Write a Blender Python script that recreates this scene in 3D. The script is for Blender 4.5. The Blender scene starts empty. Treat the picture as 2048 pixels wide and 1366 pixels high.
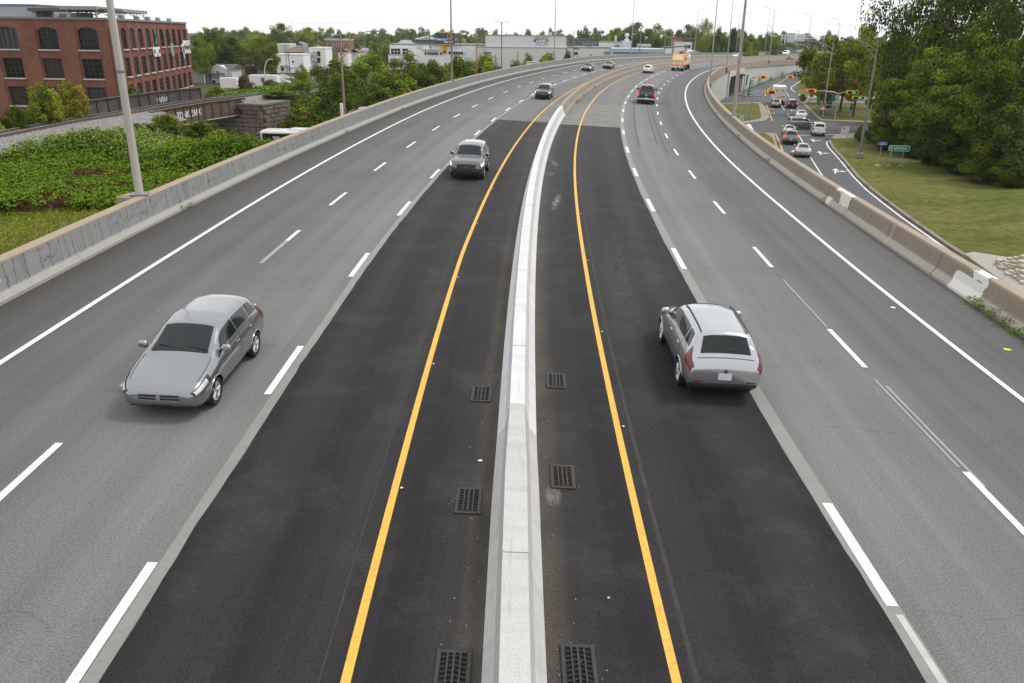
import bpy, math, random
import numpy as np
from mathutils import Vector, Matrix, Euler
R = math.radians
scn = bpy.context.scene
COL = scn.collection
random.seed(7)

# ---------------------------------------------------------------- camera
CZ = 13.0                                   # camera height above the street level (z = 0)
FPX = 1601.0                                # focal length in pixels of a 2048 wide frame
_pitch = math.atan(614 / 1601.0)
_roll = math.atan(49 / 4177.0)
_F = Vector((0, math.cos(_pitch), -math.sin(_pitch)))
_U0 = Vector((0, math.sin(_pitch), math.cos(_pitch)))
_R0 = Vector((1, 0, 0))
_Rv = _R0 * math.cos(_roll) + _U0 * math.sin(_roll)
_Uv = _U0 * math.cos(_roll) - _R0 * math.sin(_roll)
cam = bpy.data.cameras.new('camera')
cam.sensor_width = 36.0
cam.lens = FPX / 2048 * 36
cam.clip_end = 8000
cam.clip_start = 0.1
cam_o = bpy.data.objects.new('camera', cam)
COL.objects.link(cam_o)
cam_o.matrix_world = Matrix(((_Rv.x, _Uv.x, -_F.x, 0), (_Rv.y, _Uv.y, -_F.y, 0), (_Rv.z, _Uv.z, -_F.z, CZ), (0, 0, 0, 1)))
scn.camera = cam_o

# ---------------------------------------------------------------- world: bright overcast sky
SUN_EL, SUN_AZ = R(58), R(70)
w = bpy.data.worlds.new('World')
scn.world = w
w.use_nodes = True
nt = w.node_tree
bg = nt.nodes['Background']
sky = nt.nodes.new('ShaderNodeTexSky')
sky.sky_type = 'NISHITA'
sky.sun_disc = False
sky.sun_elevation = SUN_EL
sky.sun_rotation = SUN_AZ
sky.dust_density = 3
tc = nt.nodes.new('ShaderNodeTexCoord')
mp = nt.nodes.new('ShaderNodeMapping')
mp.inputs['Scale'].default_value = (1, 1, 5)
cl = nt.nodes.new('ShaderNodeTexNoise')
cl.inputs['Scale'].default_value = 1.6
cl.inputs['Detail'].default_value = 5
rmp = nt.nodes.new('ShaderNodeValToRGB')
rmp.color_ramp.elements[0].position = 0.3
rmp.color_ramp.elements[0].color = (8.6, 8.7, 8.9, 1)
rmp.color_ramp.elements[1].position = 0.62
rmp.color_ramp.elements[1].color = (11.2, 11.3, 11.4, 1)
mx = nt.nodes.new('ShaderNodeMix')
mx.data_type = 'RGBA'
mx.inputs[0].default_value = 0.93
nt.links.new(tc.outputs['Generated'], mp.inputs['Vector'])
nt.links.new(mp.outputs[0], cl.inputs['Vector'])
nt.links.new(cl.outputs['Fac'], rmp.inputs[0])
nt.links.new(sky.outputs[0], mx.inputs[6])
nt.links.new(rmp.outputs[0], mx.inputs[7])
nt.links.new(mx.outputs[2], bg.inputs['Color'])
bg.inputs['Strength'].default_value = 0.1

sun = bpy.data.lights.new('sun', 'SUN')
sun.energy = 1.5
sun.angle = R(12)
sun.color = (1.0, 0.97, 0.93)
sun_o = bpy.data.objects.new('sun', sun)
COL.objects.link(sun_o)
_sd = Vector((math.sin(SUN_AZ) * math.cos(SUN_EL), math.cos(SUN_AZ) * math.cos(SUN_EL), math.sin(SUN_EL)))
sun_o.rotation_euler = _sd.to_track_quat('Z', 'Y').to_euler()
sun_o.location = (0, 0, 60)

vs = scn.view_settings
vs.view_transform = 'Standard'
vs.look = 'None'
vs.exposure = 0.25
vs.gamma = 1.0
scn.cycles.max_bounces = 5
scn.cycles.diffuse_bounces = 3
scn.cycles.glossy_bounces = 3
scn.cycles.transparent_max_bounces = 8

# ---------------------------------------------------------------- helpers: tagging, meshes, materials
def tag(o, label=None, cat=None, group=None, kind=None):
    if label: o['label'] = label
    if cat: o['category'] = cat
    if group: o['group'] = group
    if kind: o['kind'] = kind
    return o

def thing(name, label, cat, loc=(0, 0, 0), rz=0.0, group=None):
    o = bpy.data.objects.new(name, None)
    COL.objects.link(o)
    o.location = loc
    o.rotation_euler = (0, 0, rz)
    o.empty_display_size = 0.2
    return tag(o, label, cat, group)

def link(name, me, m=None, parent=None, loc=(0, 0, 0), rot=(0, 0, 0)):
    o = bpy.data.objects.new(name, me)
    COL.objects.link(o)
    o.location = loc
    o.rotation_euler = rot
    if parent is not None: o.parent = parent
    if m is not None:
        if len(me.materials) == 0: me.materials.append(m)
        elif me.materials[0] is not m:
            o.material_slots[0].link = 'OBJECT'
            o.material_slots[0].material = m
    return o

def copy_thing(root, loc=None, rz=None, label=None):
    r = root.copy(); COL.objects.link(r)
    for ch in root.children:
        c = ch.copy(); COL.objects.link(c); c.parent = r
        for g in ch.children:
            d = g.copy(); COL.objects.link(d); d.parent = c
    if loc is not None: r.location = loc
    if rz is not None: r.rotation_euler = (0, 0, rz)
    if label: r['label'] = label
    return r

class MB:
    """collects vertices and faces of ONE mesh"""
    def __init__(s): s.v = []; s.f = []; s.uv = {}
    def add(s, vs, fs):
        b = len(s.v); s.v += [tuple(map(float, p)) for p in vs]; s.f += [tuple(i + b for i in f) for f in fs]; return s
    def quad(s, a, b, c, d): return s.add([a, b, c, d], [(0, 1, 2, 3)])
    def box(s, c, d, bev=0.0, rz=0.0, rx=0.0, ry=0.0):
        x, y, z = d[0] / 2, d[1] / 2, d[2] / 2
        if bev <= 0:
            vs = [(sx * x, sy * y, sz * z) for sx in (-1, 1) for sy in (-1, 1) for sz in (-1, 1)]
            fs = [(0, 1, 3, 2), (4, 6, 7, 5), (0, 4, 5, 1), (2, 3, 7, 6), (0, 2, 6, 4), (1, 5, 7, 3)]
        else:
            b = min(bev, x * .95, y * .95, z * .95)
            vs = []; idx = {}
            for sx in (-1, 1):
                for sy in (-1, 1):
                    for sz in (-1, 1):
                        for k in range(3):
                            p = [sx * x, sy * y, sz * z]
                            for j in range(3):
                                if j != k: p[j] -= (sx, sy, sz)[j] * b
                            idx[(sx, sy, sz, k)] = len(vs); vs.append(tuple(p))
            fs = []
            I = lambda a, b_, c_, k: idx[(a, b_, c_, k)]
            for s1 in (-1, 1):
                fs.append(tuple(I(s1, a, b_, 0) for a, b_ in ((-1, -1), (1, -1), (1, 1), (-1, 1))))
                fs.append(tuple(I(a, s1, b_, 1) for a, b_ in ((-1, -1), (1, -1), (1, 1), (-1, 1))))
                fs.append(tuple(I(a, b_, s1, 2) for a, b_ in ((-1, -1), (1, -1), (1, 1), (-1, 1))))
                for s2 in (-1, 1):
                    fs.append((I(s1, s2, -1, 0), I(s1, s2, 1, 0), I(s1, s2, 1, 1), I(s1, s2, -1, 1)))
                    fs.append((I(s1, -1, s2, 0), I(s1, 1, s2, 0), I(s1, 1, s2, 2), I(s1, -1, s2, 2)))
                    fs.append((I(-1, s1, s2, 1), I(1, s1, s2, 1), I(1, s1, s2, 2), I(-1, s1, s2, 2)))
                    for s3 in (-1, 1):
                        fs.append((I(s1, s2, s3, 0), I(s1, s2, s3, 1), I(s1, s2, s3, 2)))
        if rz or rx or ry:
            m = Euler((rx, ry, rz)).to_matrix()
            vs = [m @ Vector(p) for p in vs]
        return s.add([(p[0] + c[0], p[1] + c[1], p[2] + c[2]) for p in vs], fs)
    def tube(s, pts, rad, n=8, cap=True):
        pts = [Vector(p) for p in pts]
        if not hasattr(rad, '__len__'): rad = [rad] * len(pts)
        rings = []
        ref = None
        for i, p in enumerate(pts):
            t = (pts[min(i + 1, len(pts) - 1)] - pts[max(i - 1, 0)]).normalized()
            if ref is None: ref = Vector((1, 0, 0)) if abs(t.x) < .9 else Vector((0, 1, 0))
            a = (ref - t * ref.dot(t)).normalized(); b = t.cross(a); ref = a
            rings.append([p + (a * math.cos(2 * math.pi * k / n) + b * math.sin(2 * math.pi * k / n)) * rad[i] for k in range(n)])
        vs = [q for r_ in rings for q in r_]
        fs = [(i * n + k, i * n + (k + 1) % n, (i + 1) * n + (k + 1) % n, (i + 1) * n + k) for i in range(len(pts) - 1) for k in range(n)]
        if cap: fs += [tuple(range(n))[::-1], tuple((len(pts) - 1) * n + k for k in range(n))]
        return s.add(vs, fs)
    def lathe(s, prof, n=24, c=(0, 0, 0), axis='z', cap=True):
        vs = []
        for r_, h in prof:
            for k in range(n):
                a = 2 * math.pi * k / n
                p = (r_ * math.cos(a), r_ * math.sin(a), h)
                if axis == 'x': p = (h, r_ * math.cos(a), r_ * math.sin(a))
                if axis == 'y': p = (r_ * math.sin(a), h, r_ * math.cos(a))
                vs.append((p[0] + c[0], p[1] + c[1], p[2] + c[2]))
        m = len(prof)
        fs = [(i * n + k, i * n + (k + 1) % n, (i + 1) * n + (k + 1) % n, (i + 1) * n + k) for i in range(m - 1) for k in range(n)]
        if cap and prof[0][0] > 1e-5: fs.append(tuple(range(n))[::-1])
        if cap and prof[-1][0] > 1e-5: fs.append(tuple((m - 1) * n + k for k in range(n)))
        return s.add(vs, fs)
    def prism(s, poly, z0, z1):
        n = len(poly)
        vs = [(p[0], p[1], z0) for p in poly] + [(p[0], p[1], z1) for p in poly]
        fs = [tuple(range(n))[::-1], tuple(range(n, 2 * n))] + [(i, (i + 1) % n, (i + 1) % n + n, i + n) for i in range(n)]
        return s.add(vs, fs)
    def mesh(s, name, smooth=False, ang=40):
        me = bpy.data.meshes.new(name)
        me.from_pydata(s.v, [], s.f)
        me.validate()
        fix_normals(me)
        if smooth:
            me.polygons.foreach_set('use_smooth', [True] * len(me.polygons))
            try: me.set_sharp_from_angle(angle=R(ang))
            except Exception: pass
        me.update()
        return me
    def build(s, name, m=None, parent=None, smooth=False, loc=(0, 0, 0), rot=(0, 0, 0), ang=40):
        return link(name, s.mesh(name, smooth, ang), m, parent, loc, rot)

def fix_normals(me):
    import bmesh
    b = bmesh.new(); b.from_mesh(me)
    bmesh.ops.recalc_face_normals(b, faces=b.faces)
    b.to_mesh(me); b.free()

def grid_mesh(name, P, uv=None, flip=False):
    """P: (n, m, 3) array -> mesh sheet with optional uv (n, m, 2)"""
    n, m = P.shape[:2]
    idx = np.arange(n * m).reshape(n, m)
    q = np.stack([idx[:-1, :-1], idx[1:, :-1], idx[1:, 1:], idx[:-1, 1:]], -1).reshape(-1, 4)
    if flip: q = q[:, ::-1]
    me = np_mesh(name, P.reshape(-1, 3), q)
    if uv is not None:
        l = me.uv_layers.new(name='UVMap')
        l.data.foreach_set('uv', uv.reshape(-1, 2)[q.reshape(-1)].astype(np.float32).reshape(-1))
    return me

def np_mesh(name, V, Q):
    me = bpy.data.meshes.new(name)
    k = Q.shape[1]
    me.vertices.add(len(V)); me.vertices.foreach_set('co', np.ascontiguousarray(V, np.float32).reshape(-1))
    me.loops.add(len(Q) * k); me.loops.foreach_set('vertex_index', np.ascontiguousarray(Q, np.int32).reshape(-1))
    me.polygons.add(len(Q)); me.polygons.foreach_set('loop_start', np.arange(0, len(Q) * k, k, dtype=np.int32))
    me.update(calc_edges=True)
    me.shade_flat()
    return me

class NG:
    """small node graph writer"""
    def __init__(s, m): s.t = m.node_tree
    def n(s, typ, **kw):
        x = s.t.nodes.new('ShaderNode' + typ)
        for k, v in kw.items():
            if k in x.inputs: x.inputs[k].default_value = v
            else: setattr(x, k, v)
        return x
    def l(s, a, b): s.t.links.new(a, b)
    def math(s, op, a, b=0.0, c=None, clamp=False):
        x = s.t.nodes.new('ShaderNodeMath'); x.operation = op; x.use_clamp = clamp
        for i, v in enumerate((a, b) if c is None else (a, b, c)):
            if hasattr(v, 'links'): s.l(v, x.inputs[i])
            else: x.inputs[i].default_value = v
        return x.outputs[0]
    def mix(s, f, a, b, blend='MIX'):
        x = s.t.nodes.new('ShaderNodeMix'); x.data_type = 'RGBA'; x.blend_type = blend
        for i, v in ((0, f), (6, a), (7, b)):
            if hasattr(v, 'links'): s.l(v, x.inputs[i])
            else: x.inputs[i].default_value = v if i == 0 else (tuple(v) + (1,) if len(v) == 3 else v)
        return x.outputs[2]
    def ramp(s, f, stops, interp='LINEAR'):
        x = s.t.nodes.new('ShaderNodeValToRGB'); x.color_ramp.interpolation = interp
        e = x.color_ramp.elements
        while len(e) < len(stops): e.new(0.5)
        for i, (p, c) in enumerate(stops):
            e[i].position = p
            e[i].color = (c, c, c, 1) if not hasattr(c, '__len__') else tuple(c) + (1,)
        s.l(f, x.inputs[0]); return x.outputs[0]
    def noise(s, vec, scale, detail=3, rough=.55, scl=None):
        if scl is not None:
            mp_ = s.t.nodes.new('ShaderNodeMapping'); mp_.inputs['Scale'].default_value = scl
            s.l(vec, mp_.inputs['Vector']); vec = mp_.outputs[0]
        x = s.t.nodes.new('ShaderNodeTexNoise')
        x.inputs['Scale'].default_value = scale; x.inputs['Detail'].default_value = detail; x.inputs['Roughness'].default_value = rough
        s.l(vec, x.inputs['Vector']); return x.outputs['Fac']

MATS = {}
def new_mat(name):
    m = bpy.data.materials.new(name); m.use_nodes = True
    g = NG(m); b = m.node_tree.nodes['Principled BSDF']
    return m, g, b

def M(name, col=None, rough=.6, var=.12, scale=2.0, metal=0.0, spec=.5, bump=0.0, coat=0.0, emit=None, fine=None, stretch=None):
    """cached plain material with soft procedural variation"""
    if name in MATS: return MATS[name]
    m, g, b = new_mat(name)
    b.inputs['Roughness'].default_value = rough
    b.inputs['Metallic'].default_value = metal
    b.inputs['Specular IOR Level'].default_value = spec
    if coat: b.inputs['Coat Weight'].default_value = coat; b.inputs['Coat Roughness'].default_value = .05
    tcn = g.n('TexCoord')
    if var > 0:
        f = g.noise(tcn.outputs['Object'], scale, 4, .6, stretch)
        c = g.mix(f, [x * (1 - 2 * var) for x in col], [x * (1 + 2 * var) for x in col])
        if fine:
            f2 = g.noise(tcn.outputs['Object'], fine[0], 2)
            c = g.mix(fine[1], c, g.ramp(f2, [(.3, 0.0), (.7, 1.0)]), 'OVERLAY')
        g.l(c, b.inputs['Base Color'])
        g.l(g.math('ADD', g.math('MULTIPLY', f, .2), rough - .1), b.inputs['Roughness'])
        if bump:
            bp = g.n('Bump'); bp.inputs['Strength'].default_value = bump; bp.inputs['Distance'].default_value = .03
            g.l(g.noise(tcn.outputs['Object'], scale * 8, 3), bp.inputs['Height']); g.l(bp.outputs[0], b.inputs['Normal'])
    else:
        b.inputs['Base Color'].default_value = tuple(col) + (1,)
    if emit:
        b.inputs['Emission Color'].default_value = tuple(emit[:3]) + (1,)
        b.inputs['Emission Strength'].default_value = emit[3]
    MATS[name] = m
    return m

# image point -> real place on a level plane / at a given distance (used to read real positions off the survey photo)
def _ray(x, y): return _F + _Rv * ((x - 1024) / FPX) - _Uv * ((y - 683) / FPX)
def G(x, y, z=0.0):
    d = _ray(x, y); return Vector((0, 0, CZ)) + d * ((z - CZ) / d.z)
def Yq(x, y, Y):
    d = _ray(x, y); return Vector((0, 0, CZ)) + d * (Y / d.y)
def ppm(Y): return FPX / (Y * math.cos(_pitch) ** 1)     # rough pixels per metre at far distance

# ---------------------------------------------------------------- highway alignment
_KN = [0, 20, 40, 60, 80, 110, 150, 200, 260, 340, 450]
_X0, _H0 = 0.1239, -0.01101
_K = [0.001311, 0.001557, 0.001639, 0.001945, 0.002049, 0.001765, 0.001985, 0.00163, 0.002706, -0.0008, -0.0012]
_Z = [4.486, 4.796, 5.135, 5.368, 5.684, 6.046, 6.395, 6.807, 6.431, 5.641, 5.3]
_E = [0.03721, 0.03278, 0.03316, 0.03568, 0.04267]
OFF = {'ML': [-0.435, -0.293, -0.517, -0.461, -0.426], 'MR': [0.458, 0.433, 0.436, 0.426, 0.41], 'LY': [-2.256, -2.437, -2.078, -1.83, -1.837], 'RY': [2.272, 2.296, 2.241, 2.028, 2.086], 'R1': [6.132, 6.072, 6.014, 5.845, 5.786], 'R2': [9.579, 9.609, 9.579, 9.53, 9.471], 'RE': [13.084, 12.999, 13.021, 13.074, 13.115], 'RB': [15.689, 15.716, 15.757, 15.673, 15.672], 'L1': [-5.894, -5.973, -5.655, -5.471, -5.49], 'L2': [-9.385, -9.422, -9.287, -9.169, -9.169], 'LE': [-12.943, -12.877, -12.97, -12.947, -12.857], 'LB': [-15.317, -15.335, -15.075, -15.093, -15.096]}
HS = np.arange(-30, 561, 1.0)
_k = np.interp(HS, _KN, _K)
HZ = np.interp(HS, _KN, _Z)
for _ in range(40): HZ[1:-1] = .25 * HZ[:-2] + .5 * HZ[1:-1] + .25 * HZ[2:]
HE = np.interp(HS, [0, 40, 80, 150, 450], _E)
HH = np.zeros_like(HS); HX = np.zeros_like(HS); HY = np.zeros_like(HS)
HH[30] = _H0; HX[30] = _X0
for i in range(31, len(HS)):
    HH[i] = HH[i - 1] + _k[i]; HX[i] = HX[i - 1] + math.sin(HH[i]); HY[i] = HY[i - 1] + math.cos(HH[i])
for i in range(29, -1, -1):
    HH[i] = HH[i + 1] - _k[i]; HX[i] = HX[i + 1] - math.sin(HH[i]); HY[i] = HY[i + 1] - math.cos(HH[i])
_OK = [0, 30, 70, 120, 220]
def off(key, s): return np.interp(s, _OK, OFF[key])
def hw(s, o, dz=0.0):
    s = np.asarray(s, float); o = np.asarray(o, float)
    x = np.interp(s, HS, HX); y = np.interp(s, HS, HY); h = np.interp(s, HS, HH)
    return np.stack([x + o * np.cos(h), y - o * np.sin(h), np.interp(s, HS, HZ) - np.interp(s, HS, HE) * o + dz], -1)
def head(s): return float(np.interp(s, HS, HH))
def hV(s, o, dz=0.0): return Vector(hw(s, o, dz).tolist())

def strip(name, m, s, o0, o1, dz, n=2, parent=None, flip=False):
    """a sheet lying on the highway between offsets o0(s) and o1(s); uv = (offset, s) in metres"""
    s = np.asarray(s, float)
    o0 = np.broadcast_to(o0, s.shape); o1 = np.broadcast_to(o1, s.shape)
    t = np.linspace(0, 1, n)[None, :]
    O = o0[:, None] * (1 - t) + o1[:, None] * t
    S = np.repeat(s[:, None], n, 1)
    P = hw(S, O, dz)
    return link(name, grid_mesh(name, P, np.stack([O, S], -1), flip=True), m, parent)

def sweep(name, m, s, base, prof, parent=None, capped=True, smooth=False, zfix=None):
    """profile [(d_offset, dz)] swept along the highway at offset base(s); uv = (s, length along profile)"""
    s = np.asarray(s, float); base = np.broadcast_to(base, s.shape)
    pr = np.array(prof, float)
    L = np.concatenate([[0], np.cumsum(np.hypot(*np.diff(pr, axis=0).T))])
    S = np.repeat(s[:, None], len(pr), 1)
    P = hw(S, base[:, None] + pr[None, :, 0], 0) + np.concatenate([np.zeros((len(s), len(pr), 2)), np.broadcast_to(pr[None, :, 1:2], (len(s), len(pr), 1))], -1)
    if zfix is not None:
        for j, zv in zfix.items(): P[:, j, 2] = zv
    me = grid_mesh(name, P, np.stack([S, np.broadcast_to(L, S.shape)], -1), flip=True)
    if capped:
        import bmesh
        b = bmesh.new(); b.from_mesh(me); b.verts.ensure_lookup_table()
        k = len(pr)
        for st in (0, (len(s) - 1) * k):
            try: b.faces.new([b.verts[st + j] for j in range(k)])
            except Exception: pass
        bmesh.ops.recalc_face_normals(b, faces=b.faces)
        b.to_mesh(me); b.free()
    return link(name, me, m, parent)

def text_mesh(txt, size, ext=0.004, align='CENTER', bold=0.0):
    c = bpy.data.curves.new('lettering', 'FONT')
    c.body = txt; c.size = size; c.extrude = ext; c.align_x = align; c.align_y = 'CENTER'; c.offset = bold
    o = bpy.data.objects.new('lettering', c)
    COL.objects.link(o)
    dg = bpy.context.evaluated_depsgraph_get()
    me = bpy.data.meshes.new_from_object(o.evaluated_get(dg))
    bpy.data.objects.remove(o); bpy.data.curves.remove(c)
    me.name = 'lettering'
    me.materials.clear()
    return me

# ================================================================ SETTING: materials
def uvmat(name):
    m, g, b = new_mat(name)
    u = g.n('UVMap'); sx = g.n('SeparateXYZ'); g.l(u.outputs[0], sx.inputs[0])
    return m, g, b, u.outputs[0], sx.outputs[0], sx.outputs[1]

def asphalt_old():
    m, g, b, uv, O, S = uvmat('weathered_asphalt')
    t = g.math('DIVIDE', g.math('ADD', O, 16.0), 32.0)
    lane = g.ramp(t, [((16 - 15.4) / 32, (.068, .063, .058)), ((16 - 13.6) / 32, (.088, .085, .082)), ((16 - 12.6) / 32, (.100, .100, .101)),
                      ((16 - 10.6) / 32, (.122, .121, .119)), ((16 - 9.2) / 32, (.125, .123, .121)), ((16 - 8.6) / 32, (.138, .136, .133)), ((16 - 6.6) / 32, (.172, .170, .165)),
                      ((16 - 4) / 32, (.15, .148, .142)), ((16 + 4) / 32, (.158, .159, .154)), ((16 + 7) / 32, (.168, .171, .165)),
                      ((16 + 9.2) / 32, (.152, .156, .154)), ((16 + 10.5) / 32, (.108, .111, .112)), ((16 + 12.8) / 32, (.115, .117, .118)), ((16 + 15.6) / 32, (.108, .106, .103))])
    streak = g.noise(uv, 1.0, 4, .6, (1.7, .02, 1))
    c = g.mix(1.0, lane, g.ramp(streak, [(.3, .86), (.7, 1.13)]), 'MULTIPLY')
    patch = g.noise(uv, .16, 4, .6)
    c = g.mix(1.0, c, g.ramp(patch, [(.3, .91), (.7, 1.08)]), 'MULTIPLY')
    # dark tyre paths: two per lane
    wp = g.math('ABSOLUTE', g.math('SINE', g.math('MULTIPLY', g.math('SUBTRACT', O, 2.3), math.pi / 1.82)))
    c = g.mix(g.math('MULTIPLY', g.math('POWER', wp, 3.0), .09), c, (.07, .07, .07))
    sp = g.noise(uv, 26, 2, .7)
    c = g.mix(1.0, c, g.ramp(sp, [(.32, .70), (.68, 1.28)]), 'MULTIPLY')
    sp2 = g.noise(uv, 70, 1, .5)
    c = g.mix(1.0, c, g.ramp(sp2, [(.3, .8), (.72, 1.25)]), 'MULTIPLY')
    # transverse thermal cracks and a few longitudinal ones
    vo = g.n('TexVoronoi'); vo.feature = 'DISTANCE_TO_EDGE'
    mp_ = g.n('Mapping'); mp_.inputs['Scale'].default_value = (.05, .16, 1); vo.inputs['Scale'].default_value = 1
    wob = g.n('VectorMath'); wob.operation = 'ADD'; nz = g.n('TexNoise'); nz.inputs['Scale'].default_value = .7; g.l(uv, nz.inputs['Vector'])
    g.l(uv, mp_.inputs['Vector']); g.l(mp_.outputs[0], wob.inputs[0])
    sc_ = g.n('VectorMath'); sc_.operation = 'SCALE'; sc_.inputs['Scale'].default_value = .22; g.l(nz.outputs['Color'], sc_.inputs[0]); g.l(sc_.outputs[0], wob.inputs[1])
    g.l(wob.outputs[0], vo.inputs['Vector'])
    ck = g.math('LESS_THAN', vo.outputs['Distance'], .0035)
    c = g.mix(g.math('MULTIPLY', ck, .16), c, (.05, .05, .05))
    oil = g.noise(uv, 1.0, 5, .75, (1.1, .06, 1)); c = g.mix(g.ramp(oil, [(.60, 0.0), (.80, .30)]), c, (.055, .054, .053))
    g.l(c, b.inputs['Base Color'])
    b.inputs['Roughness'].default_value = .9; b.inputs['Specular IOR Level'].default_value = .22
    bp = g.n('Bump'); bp.inputs['Strength'].default_value = .35; bp.inputs['Distance'].default_value = .01
    g.l(sp, bp.inputs['Height']); g.l(bp.outputs[0], b.inputs['Normal'])
    return m

def asphalt_new():
    m, g, b, uv, O, S = uvmat('fresh_black_asphalt')
    streak = g.noise(uv, 1.0, 4, .65, (2.2, .03, 1))
    c = g.ramp(streak, [(.3, (.0165, .0152, .0160)), (.52, (.0205, .0192, .0200)), (.75, (.0275, .0265, .0268))])
    # grey dust carried along the wheel tracks, fading in and out
    a = g.math('ABSOLUTE', O)
    tr = g.math('MULTIPLY', g.math('POWER', g.math('ABSOLUTE', g.math('SINE', g.math('MULTIPLY', a, math.pi / 1.9))), 2.0), g.noise(uv, .2, 3))
    c = g.mix(g.math('MULTIPLY', tr, .32), c, (.085, .082, .081))
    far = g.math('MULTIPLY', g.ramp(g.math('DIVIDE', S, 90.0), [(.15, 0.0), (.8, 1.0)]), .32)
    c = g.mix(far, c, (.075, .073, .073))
    # brown silt beside the barrier foot
    near = g.ramp(a, [(.40, 1.0), (.95, 0.0)])
    c = g.mix(g.math('MULTIPLY', g.math('MULTIPLY', near, g.noise(uv, .7, 4)), .75), c, (.17, .14, .105))
    cd = g.noise(uv, .5, 5, .7)
    c = g.mix(g.ramp(cd, [(.50, 0.0), (.78, .17)]), c, (.15, .145, .14))
    sp = g.noise(uv, 42, 2, .8)
    c = g.mix(1.0, c, g.ramp(sp, [(.3, .45), (.7, 1.6)]), 'MULTIPLY')
    c = g.mix(1.0, c, g.ramp(g.noise(uv, 14, 3, .7), [(.3, .84), (.7, 1.17)]), 'MULTIPLY')
    g.l(c, b.inputs['Base Color'])
    b.inputs['Roughness'].default_value = .85; b.inputs['Specular IOR Level'].default_value = .14
    bp = g.n('Bump'); bp.inputs['Strength'].default_value = .4; bp.inputs['Distance'].default_value = .008
    g.l(sp, bp.inputs['Height']); g.l(bp.outputs[0], b.inputs['Normal'])
    return m

def paint(name, col, wear=.25, ghost=False):
    m, g, b, uv, O, S = uvmat(name)
    n = g.noise(uv, 9, 4, .75)
    c = g.mix(g.ramp(n, [(.52, 0.0), (.72, wear)]), col, (.13, .13, .125))
    n3 = g.noise(uv, 1.0, 4, .7, (14, .9, 1)); c = g.mix(g.ramp(n3, [(.56, 0.0), (.75, wear * .6)]), c, (.2, .19, .17))
    n2 = g.noise(uv, 1.3, 3)
    c = g.mix(1.0, c, g.ramp(n2, [(.3, .9), (.7, 1.04)]), 'MULTIPLY')
    g.l(c, b.inputs['Base Color'])
    b.inputs['Roughness'].default_value = .6
    return m

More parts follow.
